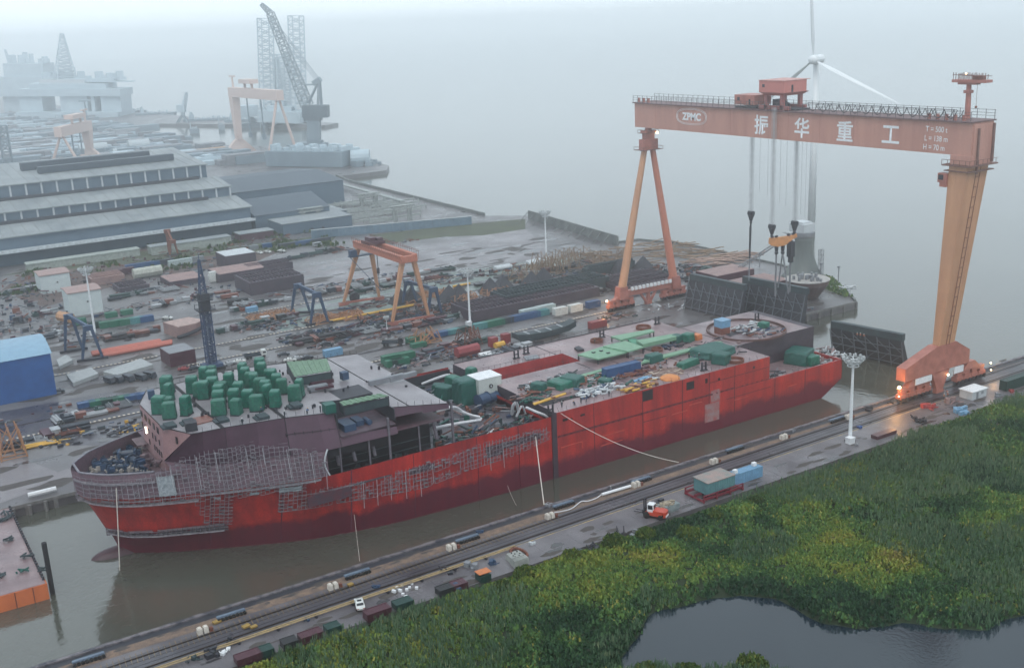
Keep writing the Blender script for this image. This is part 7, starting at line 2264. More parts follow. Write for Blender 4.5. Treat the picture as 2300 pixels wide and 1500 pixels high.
# white cars
for k, (px, py) in enumerate(((583, 570), (601, 568), (632, 566), (376, 717))):
    car(G(px, py), R(10)+k*.2, 'white', ('white car parked on waste ground beside the dark blocks, %s' % ordl(k, 3)) if k < 3 else 'white car parked right of the green container row', 'distant white cars')
car(G(713, 553), R(95), 'silver', 'silver van parked before the blue screen wall', None, 'van')
for k, (px, py, c) in enumerate(((415, 832, 'red'), (437, 830, 'dark'), (455, 825, 'white'), (515, 820, 'silver'), (538, 815, 'white'), (652, 812, 'white'), (668, 808, 'silver'), (690, 806, 'dark'), (730, 775, 'dark'), (637, 799, 'dark'))):
    car(G(px, py), R(80)+random.uniform(-.3, .3), c, '%s car parked beyond the ship, %s' % (c, ordl(k, 10)), 'cars parked beyond the ship')
for k, (px, py, c) in enumerate(((20, 900, 'white'), (45, 897, 'dark'), (70, 893, 'grey'), (102, 888, 'white'), (130, 882, 'dark'))):
    car(G(px, py), R(75)+random.uniform(-.3, .3), c, '%s car parked under the blue hall wall, %s' % (c, ordl(k, 5)), 'cars under the blue hall')
for k, (px, py) in enumerate(((247, 860), (265, 858), (290, 855), (318, 853), (338, 848))):
    car(G(px, py), R(20)+random.uniform(-.1, .1), 'dark', 'dark van parked below the flat slab beyond the bow, %s' % ordl(k, 5), 'dark vans below the flat slab', 'van')
car(G(883, 775), R(60), 'black', 'black flatbed truck on the road beyond the ship', None, 'truck')
car(G(575, 803), R(80), 'white', 'white crane truck behind the tarped machines on the ship roof', None, 'truck')
# crane truck cabs / white machine
mb = MB(); mb.box((0, 0, 0), (3, 3, 3.2)); mb.box((0, .4, 3.2), (2.4, 3.4, 1.6)); one('machine_cab', mb, cmat('white'), 'white machine cabin with dark window by the dark ship blocks', 'machine', G(477, 632))
# ship sections lying in the yard
def prismthing(name, px, py, poly, h, m, label, cat='ship block', rz=0.0, top=None, z=0):
    q = G(px, py, z); mb = MB(); mb.prism(poly, 0, h)
    # stiffener ribs and scattered fittings so that the block reads as steelwork
    xs_ = [a for a, _ in poly]; ys_ = [b_ for _, b_ in poly]
    if not top:
        y = min(ys_)+1.2
        while y < max(ys_)-1:
            mb.boxb(min(xs_)*.9, max(xs_)*.9, y, y+.25, h+.002, h+.55+.3*random.random()); y += 1.7
        for x in (min(xs_)*.6, 0, max(xs_)*.6):
            mb.boxb(x-.15, x+.15, min(ys_)*.9, max(ys_)*.9, h+.004, h+1.0)
        o = mb.build(name, m); o.location = q; o.rotation_euler = (0, 0, rz); return tag(o, label, cat)
    t = thing(name, label, cat, q, 0)
    o = mb.build('hull_block', m); o.parent = t
    if top:
        mb = MB(); mb.prism([(x*.97, y*.97) for x, y in poly], h+.01, h+.12); o = mb.build('top_plate', top); o.parent = t
    t.rotation_euler = (0, 0, rz)
    return t
DB = mat('block_maroon_dark', (0.07, 0.05, 0.065), (0.04, 0.035, 0.05), scale=.3, fine=.2)
PB = mat('block_pink', (0.30, 0.19, 0.17), (0.20, 0.13, 0.13), scale=.3, fine=.1)
prismthing('ship_block', 532, 596, [(-8, -8), (8, -8), (8, 8), (-8, 8)], 7.0, DB, 'dark square steel block with pale top behind the lattice crane', top=LGREY)
prismthing('ship_block', 540, 620, [(-10, -13), (8, -13), (8, 10), (-10, 13)], 4.0, DB, 'wide dark block with pinkish top in front of the square steel block', top=PB)
prismthing('ship_block', 600, 607, [(-4, -10), (5, -12), (5, 12), (-4, 9)], 3.4, DB, 'low dark curved block right of the wide dark block')
prismthing('ship_block', 600, 645, [(-10, -12), (12, -12), (12, 14), (-10, 14)], 6.0, DB, 'big dark rough block left of the nearest blue trestle gantry')
prismthing('ship_block', 408, 632, [(-9, -8), (9, -8), (9, 9), (-9, 9)], 2.4, DB, 'flat dark block with pinkish top right of the pale sheds', top=PB)
prismthing('ship_block', 290, 650, [(-7, -6), (7, -6), (7, 8), (-7, 8)], 2.6, DB, 'dark block with pale canvas right of the taller pale shed')
prismthing('ship_block', 238, 632, [(-6, -8), (6, -8), (6, 8), (-6, 8)], 3.4, PB, 'pinkish flat topped block touching the taller pale shed')
prismthing('boat_section', 413, 748, [(-6.5, -5), (6, -5.5), (7, 2), (4, 7), (-5, 6)], 4.6, PB, 'pinkish hull section with curved dark side in the middle of the yard', 'hull section', R(15), top=mat('pink_top', (0.42, 0.30, 0.27)))
mb = MB(); mb.path([Vector((5-.4*k, -5+1.7*k, 1.0+.04*k*k)) for k in range(10)], .7, 6); one('curved_plate', mb, DARK, 'dark curved plate leaning on the pinkish hull section', 'plate', G(420, 752))
prismthing('ship_block', 400, 812, [(-5.5, -4.5), (5.5, -4.5), (5.5, 5), (-5.5, 5)], 5.0, cmat('maroon'), 'maroon steel block with grey top beside the orange tubes', top=MGREY, rz=R(3))
prismthing('ship_block', 1190, 683, [(-9, -33), (9, -33), (9, 30), (-9, 30)], 4.2, DB, 'very long dark steel block beside the mixed container row')
prismthing('ship_block', 1225, 668, [(-6, -24), (6, -24), (6, 30), (-6, 30)], 5.6, DARKG, 'long dark green block behind the very long dark steel block')
prismthing('ship_block', 1430, 640, [(-14, -14), (10, -16), (10, 16), (-14, 16)], 3.0, DB, 'dark block between the legs of the giant crane')
prismthing('ship_block', 1375, 610, [(-2, -16), (2, -16), (2, 12), (-2, 12)], 4.0, DARKG, 'long dark green panel left of the giant crane A-frame')
prismthing('ship_block', 1632, 628, [(-7, -12), (7, -12), (7, 10), (-7, 10)], 4.5, cmat('maroon'), 'maroon block with pinkish top behind the lattice panels', top=PB)
prismthing('ship_block', 1700, 650, [(-8, -11), (8, -11), (8, 12), (-8, 12)], 4.0, cmat('maroon'), 'wide maroon block with littered top right of the pinkish topped block', top=PB)
prismthing('ship_block', 1760, 700, [(-4, -5), (4, -5), (4, 5), (-4, 5)], 2.0, REDP, 'low crimson block on the jetty below the round tank')
# far quay long dark hull boat
q = G(1222, 757)
t = thing('barge_hull', 'long dark upturned bow curved boat hull lying on the far quay', 'boat hull', q)
mb = MB(); pr = [(-13, 2.0), (-11, .7), (-6, .3), (3, .4), (10, 1.0), (13.5, 2.2), (13.5, 4.4), (9, 3.2), (0, 2.6), (-8, 3.0), (-13, 3.8)]
n = len(pr)
mb.add([(q.x-2.2, q.y+a, z) for a, z in pr]+[(q.x+2.2, q.y+a, z) for a, z in pr], [tuple(range(n)), tuple(range(2*n-1, n-1, -1))]+[(i, n+i, n+(i+1) % n, (i+1) % n) for i in range(n)])
mb.build('hull', DARKG, t)
mb = MB()
for a, z in ((-8, 3.0), (-3, 2.75), (2, 2.7), (7, 3.0)):
    mb.boxb(q.x-2, q.x+2, q.y+a, q.y+a+.3, z, z+.35)
mb.build('thwart', LGREY, t)
# pyramids
for k, (px, py) in enumerate(((1010, 672), (1032, 670), (1102, 655), (1130, 648), (1195, 640), (1222, 632), (1392, 612), (1445, 605), (925, 676), (900, 680))):
    mb = MB(); mb.box((0, 0, 0), (8, 9, 6.5), 0, .03)
    one('steel_pyramid', mb, DARK, 'dark pyramid-shaped steel cone on the yard, %s' % ordl(k if px > 930 else k, 10) if False else 'dark pyramid-shaped steel cone on the yard, %s' % ordl(sorted([1010, 1032, 1102, 1130, 1195, 1222, 1392, 1445, 925, 900]).index(px), 10), 'steel cone', G(px, py), 0, 'dark steel cones')
# tubes and bundles
def bundle(name, px, py, n, L, r_, m, label, rz=R(90), cat='pipes', w_=1.0, kind=None, zj=.2, sp=None):
    r2 = random.Random(px); mb = MB()
    for k in range(n):
        x = (r2.uniform(-1, 1)*w_) if sp is None else (k-(n-1)/2)*sp; y = r2.uniform(-.1, .1)*L; z = r_+(r2.random()*zj)
        a = r2.uniform(-.12, .12) if sp is None else 0
        mb.tube((x-a*L/2, y-L/2, z), (x+a*L/2, y+L/2, z+r2.uniform(-.3, .3)*zj), r_, n=8)
    o = one(name, mb, m, label, cat, G(px, py), rz-R(90))
    return o
bundle('orange_tubes', 298, 786, 4, 26, .8, cmat('rust') if False else mat('salmon', (0.48, 0.14, 0.10), (0.38, 0.12, 0.09)), 'salmon red steel tubes lying in the middle of the yard', sp=2.2)
bundle('yellow_braces', 88, 1000, 6, 8.5, .3, YELLOW, 'stack of yellow braces on the wet quay left of the bow', R(90), w_=1.6)
bundle('yellow_pipe', 840, 692+14, 1, 40, .5, YELLOW, 'long yellow pipe lying under the orange yard crane')
bundle('yellow_beam', 1034, 642, 1, 9, .5, YELLOW, 'short yellow beam on pale ground behind the light mast')
bundle('white_tank', 330, 622, 1, 14, 2.6, mat('cream_tank', (0.42, 0.43, 0.38)), 'cream cylindrical tank left of the flat dark block', cat='tank')
bundle('white_tubes', 1130, 605, 2, 9, 1.0, LGREY, 'white tubes behind the far light mast', sp=2.4)
bundle('white_tubes', 1205, 593, 3, 10, 1.0, LGREY, 'white tubes at the foot of the far light mast', sp=2.2)
bundle('white_pipes', 1092, 800, 3, 5, .6, WHITE, 'white pipe bundle behind the far deck edge', sp=1.3)
bundle('red_tank', 1050, 800, 1, 9, 2.0, cmat('red'), 'red cylindrical tank on the far quay behind the ship', cat='tank')
bundle('yellow_tank', 1125, 783, 1, 4, 1.2, YELLOW, 'yellow tank between the red kiosks and the ship', cat='tank')
bundle('orange_duct', 150, 722, 1, 8, 2.2, mat('dull_orange', (0.50, 0.27, 0.14)), 'dull orange elbow pipe left of the taller pale shed', R(20), cat='pipe')
bundle('white_mooring_pipe', 95, 1110, 1, 7, .7, WHITE, 'white cylinder lying at the far quay edge left of the bow', cat='pipe')
mb = MB(); mb.tube((0, 0, 2.2), (1.2, 0, 2.2), 2.2, n=20); mb.tube((1.2, 0, 2.2), (1.3, 0, 2.2), .8, n=12); one('cable_reel', mb, DARK, 'large dark round cable reel under the orange yard crane', 'reel', G(796, 678))
def scatter(name, px, py, rx_, ry_, n, ms, label, cat='steel stock', hm=2.0, sm=(.6, 2.4), tubes=.3, kind='stuff'):
    q = G(px, py); return heap(name, [(q.x-rx_, q.x+rx_, q.y-ry_, q.y+ry_)], n, ms, label, cat, (0,), hm, sm[0], sm[1], tubes)
def jackets(px, py, n, label, spread=(6, 14), h=6, m=YELLOW):
    """yellow tubular frames"""
    r2 = random.Random(px); mb = MB(); q = G(px, py)
    for k in range(n):
        x, y = q.x+r2.uniform(-1, 1)*spread[0], q.y+r2.uniform(-1, 1)*spread[1]; a = r2.uniform(2, 4); hh = r2.uniform(.5, 1)*h
        c = [(x-a, y-a), (x+a, y-a), (x+a, y+a), (x-a, y+a)]
        for i in range(4):
            p_, s_ = c[i], c[(i+1) % 4]
            mb.beam((*p_, 0), (x+(p_[0]-x)*.7, y+(p_[1]-y)*.7, hh), .3); mb.beam((*p_, .5), (x+(s_[0]-x)*.7, y+(s_[1]-y)*.7, hh), .2); mb.beam((*p_, .4), (*s_, .4), .25)
    o = onew('steel_frames', mb, m, label, 'steel frames', q); o['kind'] = 'stuff'; return o
YT = mat('tan_yellow', (0.27, 0.18, 0.11), (0.14, 0.10, 0.075)); OT = mat('orange_frames', (0.40, 0.20, 0.10), (0.28, 0.14, 0.08))
jackets(620, 712, 10, 'yellow and orange tubular frames left of the blue trestle gantry', (4, 9), 2.6, OT)
jackets(716, 722, 8, 'orange tubular frames under the blue trestle gantry', (3, 6), 2.8, OT)
jackets(770, 715, 8, 'orange frames right of the blue trestle gantry', (3, 7), 2.4, OT)
jackets(960, 668, 16, 'orange pipe frames behind the dark blue trestle gantry', (5, 16), 2.6, OT)
jackets(1080, 662, 12, 'orange pipe frames between the dark steel cones', (5, 14), 3.0, OT)
jackets(1180, 618, 7, 'tan tubular frames beyond the long dark block', (9, 10), 6, YT)
jackets(1260, 600, 10, 'tall tan tubular towers beyond the long dark block', (10, 12), 9, YT)
jackets(1340, 585, 12, 'dense field of tan tubular frames left of the giant crane', (18, 14), 5, YT)
jackets(942, 765, 4, 'orange and yellow scrap frames on the far quay', (3, 3), 5, OT)
jackets(1050, 770, 3, 'rusty red lattice stand at the foot of the light mast', (2, 2), 7, RUST)
jackets(20, 1020, 3, 'orange trestle stand on the wet quay at the left edge', (2.5, 2), 9, OT)
def sticks(px, py, n, L, sp, m, label):
    r2 = random.Random(px+1); mb = MB(); q = G(px, py)
    for k in range(n):
        x, y = q.x+r2.uniform(-1, 1)*sp[0], q.y+r2.uniform(-1, 1)*sp[1]; a = r2.gauss(.9, .35); l_ = L*r2.uniform(.5, 1)
        mb.tube((x-math.cos(a)*l_/2, y-math.sin(a)*l_/2, r2.uniform(.2, 2)), (x+math.cos(a)*l_/2, y+math.sin(a)*l_/2, r2.uniform(.2, 2.4)), .28, n=5)
    o = onew('pipe_field', mb, m, label, 'pipes', q); o['kind'] = 'stuff'
sticks(1450, 572, 60, 12, (22, 26), YT, 'spread of tan pipes lying between the legs of the giant crane')
sticks(1540, 570, 40, 12, (22, 14), YT, 'spread of tan pipes right of the giant crane A-frame')
sticks(1625, 585, 60, 13, (8, 18), mat('pinkish_pipes', (0.40, 0.27, 0.22)), 'pinkish pipes stacked toward the outer jetty edge')
sticks(1895, 652, 16, 6, (3, 4), LGREY, 'pale pipes on the jetty beside the grass')
sticks(930, 1000, 1, 2, (1, 1), MGREY, 'x') if False else None
# beams rack yard (pale racks near the sea wall)
mb = MB(); r2 = random.Random(4)
for k in range(26):
    q = G(r2.uniform(760, 900), r2.uniform(455, 505)); L = r2.uniform(18, 40)
    mb.beam((q.x, q.y-L/2, 2), (q.x, q.y+L/2, 2), .8, 1.2)
    for d in (-L/2, 0, L/2):
        mb.beam((q.x, q.y+d, 0), (q.x, q.y+d, 4 if r2.random() < .5 else 2), .5)
o = onew('steel_racks', mb, mat('rack_pale', (0.33, 0.36, 0.35)), 'rows of pale steel racks and beams beside the sea wall', 'racks', G(830, 480)); o['kind'] = 'stuff'
for k, (px, py) in enumerate(((700, 505), (905, 500), (830, 470))):
    q = G(px, py); t = thing('lattice_tower', 'pale lattice gantry frame in the pipe yard by the sea wall, %s' % ordl(sorted([700, 905, 830]).index(px), 3), 'gantry frame', q, 0, 'pale gantry frames in the pipe yard')
    for s_ in (-5, 5):
        mb = MB(); mb.lattice((q.x, q.y+s_, 0), (q.x, q.y+s_, 9), 2, 2, .3, 4); mb.build('leg', MATS['rack_pale'], t)
    mb = MB(); mb.lattice((q.x, q.y-8, 9.5), (q.x, q.y+8, 9.5), 2, 2, .3, 7); mb.build('crossbeam', MATS['rack_pale'], t)
mb = MB(); mb.beam(G(705, 405)+Vector((0, 0, 3)), G(905, 462)+Vector((0, 0, 3)), 3.5, 1.0)
onew('conveyor', mb, MATS['rack_pale'], 'long pale conveyor running beside the sea wall', 'conveyor', G(800, 433))
# general yard clutter
S1 = [DARK, RUST, MGREY, DARKG, BLUED, cmat('maroon')]
S2 = [DARK, DARK, PINK, MGREY, BLUED, cmat('maroon'), DARKG, MGREY, cmat('dark'), RUST]
for args in ((60, 690, 30, 24, 170, S2, 'jumbled scrap and frames at the left of the yard', 'scrap', 3.0), (80, 740, 22, 14, 120, S2, 'dark steel stock behind the blue hall', 'steel stock', 2.6), (190, 760, 12, 10, 70, S2, 'maroon scrap under the left blue trestle', 'scrap', 1.6),
             (110, 640, 26, 20, 120, S1, 'scrub and scrap behind the smaller pale shed', 'scrap', 2.6), (290, 695, 10, 16, 70, S2, 'small grey crates before the taller pale shed', 'crates', 1.6), (350, 640, 20, 20, 110, S2, 'steel stock around the flat dark blocks', 'steel stock', 2.2),
             (470, 660, 16, 14, 50, S1, 'dark stock at the foot of the lattice crane', 'steel stock', 1.6), (580, 735, 4, 9, 70, S2, 'rusty rings heaped left of the trestle gantry', 'scrap', 1.6), (640, 730, 5, 9, 60, S1, 'dark rails and frames along the yard track', 'steel stock', 1.2),
             (800, 735, 5, 32, 300, [DARK, DARK, DARKG, BLUED, cmat('maroon')], 'long black bed of steel mesh along the yard track', 'steel mesh', 1.8), (940, 700, 6, 26, 240, [DARK, DARK, DARKG, RUST], 'black bed of steel mesh below the dark trestle', 'steel mesh', 2.2),
             (1050, 688, 6, 16, 120, [DARK, RUST, DARKG], 'dark steel behind the very long block', 'steel mesh', 1.8), (860, 752, 3, 30, 110, S2, 'litter along the road beyond the ship', 'litter', 1.2), (1000, 790, 6, 14, 120, S2, 'mixed grey scrap on the far quay behind the hull joint', 'scrap', 2.0),
             (1130, 790, 5, 14, 100, S2, 'scrap around the red kiosks on the far quay', 'scrap', 1.8), (960, 810, 5, 14, 110, S2, 'grey and brown scrap right of the green containers', 'scrap', 1.8), (840, 685, 6, 28, 90, S1, 'small dark stock inside the yard crane span', 'steel stock', 1.2),
             (760, 640, 4, 34, 90, S1, 'dark stock along the pale painted ground', 'steel stock', 1.4), (1060, 620, 6, 26, 120, S1, 'dark stock behind the light mast', 'steel stock', 2.0), (1280, 625, 10, 26, 200, [DARK, DARKG, BLUED, RUST], 'dark plates beyond the long blocks', 'steel stock', 2.4),
             (1450, 615, 12, 22, 180, [DARK, DARK, DARKG, RUST], 'dark plates stacked between the giant crane legs', 'steel stock', 2.4), (1540, 620, 10, 16, 100, S1, 'dark plates right of the giant crane A-frame', 'steel stock', 2.0), (1500, 690, 8, 10, 40, [LGREY, MGREY], 'pale slabs on the open quay before the lattice panels', 'slabs', .4),
             (1385, 712, 4, 8, 50, S2, 'dark winches on the quay beside the red container', 'winches', 1.8), (1100, 690, 8, 30, 60, S2, 'litter before the long dark block', 'litter', 1.0), (420, 600, 16, 30, 90, S1, 'scrap around the pale containers', 'scrap', 2.0),
             (250, 590, 16, 50, 160, [RUST, cmat('maroon'), MGREY, GRASSD], 'brownish scrap on the waste ground', 'scrap', 1.8), (520, 555, 12, 40, 130, [RUST, cmat('maroon'), MGREY, GRASSD], 'brownish scrap before the low buildings', 'scrap', 2.0), (620, 535, 8, 30, 60, S2, 'scrap before the pale-roofed long building', 'scrap', 2),
             (790, 560, 4, 40, 110, [MGREY, RUST, DARK], 'rusty lattice pieces lying along the wet slab edge', 'steel stock', 1.0), (210, 975, 6, 14, 90, [DARK, DARK, BLUED, YELLOW, DARKG, MGREY], 'dark and yellow machinery parts on the quay beyond the bow', 'machinery', 1.4), (120, 990, 4, 6, 30, [YELLOW, DARK], 'yellow machines near the yellow braces', 'machinery', 1.2),
             (60, 935, 4, 20, 40, S1, 'litter along the far quay track', 'litter', .8), (440, 880, 3, 6, 10, S1, 'few boxes behind the roof', 'boxes', 1), (1790, 700, 4, 8, 40, S2, 'small gear on the jetty', 'gear', 1.2), (650, 330, 12, 40, 60, [DARK, MGREY, LGREY], 'distant gear on the outer quay', 'gear', 3)):
    scatter('yard_stock', args[0], args[1], args[2], args[3], int(args[4]*.8), args[5], args[6], args[7], args[8]*.8, (.4, 1.7), .35)
# stacks of steel laid out in rows, each stack a thing
def stack_proto(kind, key):
    t = thing({'plates': 'plate_stack', 'beams': 'beam_stack', 'pipes': 'pipe_stack', 'crate': 'crate', 'grillage': 'stiffened_panel', 'machine': 'machine'}[kind], 'x', 'steel stack')
    mb = MB(); r2 = random.Random(hash(key) % 99 if 0 else len(key)*7)
    if kind == 'plates':
        for i in range(4):
            mb.boxb(-1.6+r2.uniform(-.2, .2), 1.6, -3+r2.uniform(-.3, .3), 3, .25+i*.3, .45+i*.3)
    elif kind == 'beams':
        for i in range(5):
            x = -1.5+i*.75; mb.boxb(x-.25, x+.25, -4, 4, .25, .33); mb.boxb(x-.05, x+.05, -4, 4, .33, .85); mb.boxb(x-.25, x+.25, -4, 4, .85, .93)
    elif kind == 'pipes':
        for i, (x, z) in enumerate(((-1, .65), (0, .65), (1, .65), (-.5, 1.5), (.5, 1.5))):
            mb.tube((x, -4, z), (x, 4, z), .45, n=10, caps=False)
    elif kind == 'crate':
        mb.boxb(-1.1, 1.1, -1.6, 1.6, .2, 1.8); mb.boxb(-1.2, 1.2, -1.7, 1.7, 1.8, 1.95)
    elif kind == 'grillage':
        mb.boxb(-3, 3, -4, 4, .25, .4)
        for i in range(7):
            mb.boxb(-3+i, -2.85+i, -4, 4, .4, 1.0)
        for y in (-3, 0, 3):
            mb.boxb(-3, 3, y, y+.2, .4, 1.5)
    else:
        mb.boxb(-1.2, 1.2, -1.8, 1, .2, 1.6); mb.tube((-1, 1.6, .9), (1, 1.6, .9), .7, n=10); mb.boxb(-.5, .5, -1.4, -.4, 1.6, 2.4)
    mb.build('load', cmat(key), t)
    mb = MB()
    for y in (-2, 2) if kind not in ('crate', 'machine') else (-1, 1):
        mb.boxb(-1.7, 1.7, y-.15, y+.15, 0, .25)
    mb.build('bearer', DARK, t)
    return t
SP = {}
def srow(a, b_, n, kinds, keys, where, jit=1.0):
    r2 = random.Random(int(a[0]*7+a[1])); p, q = G(*a), G(*b_)
    for k in range(n):
        kd = kinds[r2.randrange(len(kinds))]; key = keys[r2.randrange(len(keys))]
        c = p.lerp(q, k/(n-1))+Vector((r2.uniform(-jit, jit), r2.uniform(-jit, jit), 0)); c.z = .02
        nm = {'plates': 'plate stack', 'beams': 'beam stack', 'pipes': 'pipe stack', 'crate': 'crate', 'grillage': 'stiffened panel', 'machine': 'machine'}[kd]
        lab = '%s %s %s, %s' % (key if key != 'dgreen' else 'dark green', nm, where, ordl(k, n)); rz = r2.choice((0, 0, 0, R(90)))+r2.gauss(0, .04)
        if (kd, key) not in SP:
            t = stack_proto(kd, key); SP[(kd, key)] = t; t['label'] = lab; t['group'] = 'steel stacks in yard rows'; t.location = c; t.rotation_euler = (0, 0, rz)
            PROTO[t.name] = [(x, kids(x)) for x in kids(t)]
        else:
            dup(SP[(kd, key)], c, rz, lab, 'steel stacks in yard rows', r2.uniform(.8, 1.15))
K1 = ['plates', 'beams', 'grillage', 'crate', 'pipes', 'machine']; C1 = ['dark', 'maroon', 'grey', 'dgreen', 'rust', 'black', 'silver']
for r_ in (((40, 720), (125, 700), 9, 'before the smaller pale shed'), ((20, 660), (90, 645), 8, 'at the far left of the yard'), ((60, 770), (128, 752), 7, 'behind the blue hall'), ((255, 672), (345, 652), 10, 'right of the taller pale shed'),
           ((240, 765), (345, 742), 9, 'below the green container row'), ((350, 690), (450, 668), 9, 'left of the lattice crane'), ((495, 660), (560, 690), 7, 'right of the lattice crane'), ((500, 745), (650, 712), 14, 'along the yard rail'),
           ((520, 700), (640, 675), 12, 'left of the blue trestle'), ((700, 665), (1000, 605), 16, 'beside the painted ground'), ((790, 660), (1010, 618), 14, 'inside the yard crane span'), ((660, 775), (860, 738), 15, 'along the road beyond the ship'),
           ((880, 745), (1060, 708), 14, 'below the orange yard crane'), ((930, 800), (1080, 770), 12, 'on the far quay beyond the joint'), ((1090, 810), (1180, 780), 8, 'beyond the red well'), ((1080, 640), (1330, 590), 16, 'beyond the long dark block'),
           ((1300, 665), (1380, 648), 7, 'left of the giant crane foot'), ((1400, 640), (1500, 615), 10, 'between the giant crane legs'), ((1540, 600), (1620, 612), 8, 'behind the lattice panels'), ((380, 650), (440, 610), 8, 'among the flat dark blocks'),
           ((130, 950), (270, 915), 11, 'on the far quay beyond the bow'), ((20, 985+20), (160, 965), 8, 'near the yellow braces'), ((620, 590), (760, 560), 12, 'along the wet slab edge')):
    srow(r_[0], r_[1], r_[2], K1, C1, r_[3], 1.6)
# flat slabs with orange boundary beyond the bow
for k, (c, lab) in enumerate(((((232, 842), (318, 812), (345, 826), (262, 850)), 'flat pale slab platform with a small hole beyond the bow'), (((150, 848), (206, 832), (222, 846), (165, 868)), 'flat pale slab platform in three strips beside the blue hall'), (((128, 815), (150, 803), (165, 815), (135, 830)), 'small pale slab beside the blue hall corner'))):
    P = [G(*q) for q in c]; mb = MB(); mb.add([Vector((q.x, q.y, 1.3)) for q in P]+[Vector((q.x, q.y, 0)) for q in P], [(0, 3, 2, 1), (0, 1, 5, 4), (1, 2, 6, 5), (2, 3, 7, 6), (3, 0, 4, 7)])
    onew('slab_platform', mb, mat('slab_pale', (0.34, 0.36, 0.36), (0.27, 0.29, 0.30)), lab, 'platform', P[0])
# pale rags of dark maroon stock near white sheds
# lattice panels (big timbered fender panels) on the quay and in the water
def panel(P0, P1, hgt, lean, label, m=DARK, z0=0.0):
    """tall panel from P0 to P1, leaning away, braced with pale struts on its near face"""
    d = (P1-P0); L = d.length; d.normalize(); nrm = Vector((d.y, -d.x, 0))
    if nrm.x < 0:
        nrm = -nrm
    t = thing('fender_structure', label, 'steel panel', (P0+P1)/2)
    up = Vector((0, 0, hgt))-nrm*lean
    mb = MB(); a, b_ = P0+Vector((0, 0, z0)), P1+Vector((0, 0, z0))
    mb.add([a-nrm*3, b_-nrm*3, b_, a, a+up-nrm*1.2, b_+up-nrm*1.2, b_+up, a+up], [(3, 2, 6, 7), (1, 0, 4, 5), (4, 7, 6, 5), (2, 1, 5, 6), (0, 3, 7, 4)])
    mb.build('panel_body', m, t)
    mb = MB(); n = int(L/4)
    for k in range(n+1):
        p = a+d*(L*k/n); mb.beam(p+nrm*.5, p+up*.98+nrm*.4, .28)
        if k < n:
            q = a+d*(L*(k+1)/n); mb.beam(p+up*.1+nrm*.4, q+up*.5+nrm*.4, .2); mb.beam(q+up*.5+nrm*.4, p+up*.9+nrm*.4, .2)
    for u in (.1, .4, .7):
        mb.beam(a+up*u+nrm*.5, b_+up*u+nrm*.5, .25)
    mb.build('strut', mat('strut_grey', (0.13, 0.15, 0.17), (0.07, 0.08, 0.10)), t)
    mb = MB(); mb.beam(a+up+Vector((0, 0, 1.2))-nrm, b_+up+Vector((0, 0, 1.2))-nrm, 2.0, 2.4); mb.build('top_beam', DARKG, t)
panel(G(1537, 693), G(1658, 722), 11.5, 3, 'huge dark lattice panel standing on the quay beside the giant crane foot')
panel(G(1655, 700), G(1797, 732), 11.5, 3, 'huge dark lattice panel with pale struts, behind the stern block')
panel(G(1872, 790, WZ), G(2031, 824, WZ), 9.5, -2.5, 'dark lattice panel standing in open water beyond the stern', z0=0)
mb = MB(); q = G(1874, 786, WZ); mb.beam(q, q+Vector((1, 0, 7)), .6); mb.beam(q+Vector((3, 0, 0)), q+Vector((1, 0, 7)), .6); mb.beam(q+Vector((0, 0, 3)), q+Vector((3, 0, 3)), .4); onew('water_stand', mb, DARK, 'black trestle at the left end of the panel in the water', 'trestle', q)
for k, (px, py) in enumerate(((1925, 758), (1932, 759), (1940, 761))):
    person(G(px, py, 7.2), 2, 'orange', 'white', 'worker in orange standing on the panel in the water, %s' % ordl(k, 3), 'workers on the water panel')
# jetty tank and grass, tower being lifted
q = G(1812, 668)
t = thing('round_tank', 'wide maroon round tank with littered pale top on the jetty', 'tank', q)
mb = MB(); mb.lathe([(4.4, 0), (6.2, 2.5), (8.6, 6.0), (9.0, 7.6)], q, 24); mb.build('tank_shell', mat('shell_brown', (0.12, 0.07, 0.065), (0.08, 0.05, 0.05)), t)
mb = MB(); mb.lathe([(8.8, 7.6), (9.2, 8.0), (8.6, 7.9), (.1, 7.8)], q, 24); mb.build('tank_top', mat('tank_pale', (0.40, 0.38, 0.36)), t)
mb = MB()
for k in range(24):
    a = k*.7; mb.box((q.x+math.cos(a)*7*random.random(), q.y+math.sin(a)*7*random.random(), 7.9), (1, .8, 1+random.random()), a)
mb.build('top_litter', MGREY, t)
q = G(1803, 622)
t = thing('lifted_tower', 'pale grey flared round tower with a pale cap on the jetty under the hooks', 'tower', q)
mb = MB(); mb.lathe([(9.6, 0), (8.6, 1.5), (6.8, 4), (5.4, 7), (4.5, 10), (4.0, 13), (3.9, 16.5), (4.3, 18.5)], q, 28); mb.build('flared_body', mat('tower_grey', (0.15, 0.17, 0.16), (0.085, 0.10, 0.10), scale=.2, streak=True), t, smooth=True)
mb = MB(); mb.lathe([(4.6, 18.5), (4.8, 19.4), (4.8, 20.4), (4.4, 20.6)], q, 24); mb.build('neck_ring', MGREY, t)
mb = MB(); mb.boxb(q.x-5.2, q.x+3.4, q.y-3.8, q.y+3.2, 20.6, 24.2); mb.boxb(q.x-3.6, q.x+2, q.y-3, q.y+2.4, 24.2, 25); mb.build('grey_cap', LGREY, t)
mb = MB()
for k in range(5):
    mb.beam((q.x-5.5-k*.4, q.y-4-k*.5, 20), (q.x-4, q.y-4, 15+k), .16)
mb.lattice((q.x-22, q.y-24, 1), (q.x-5, q.y-6, 18), 1.2, 1.2, .14, 12, .09); mb.build('side_ladder', MGREY, t)
mb = MB(); mb.lattice((q.x+7.5, q.y+3, 0), (q.x+7.5, q.y+3, 13), 1.6, 1.6, .14, 6, .1); mb.build('stair_tower', MGREY, t)
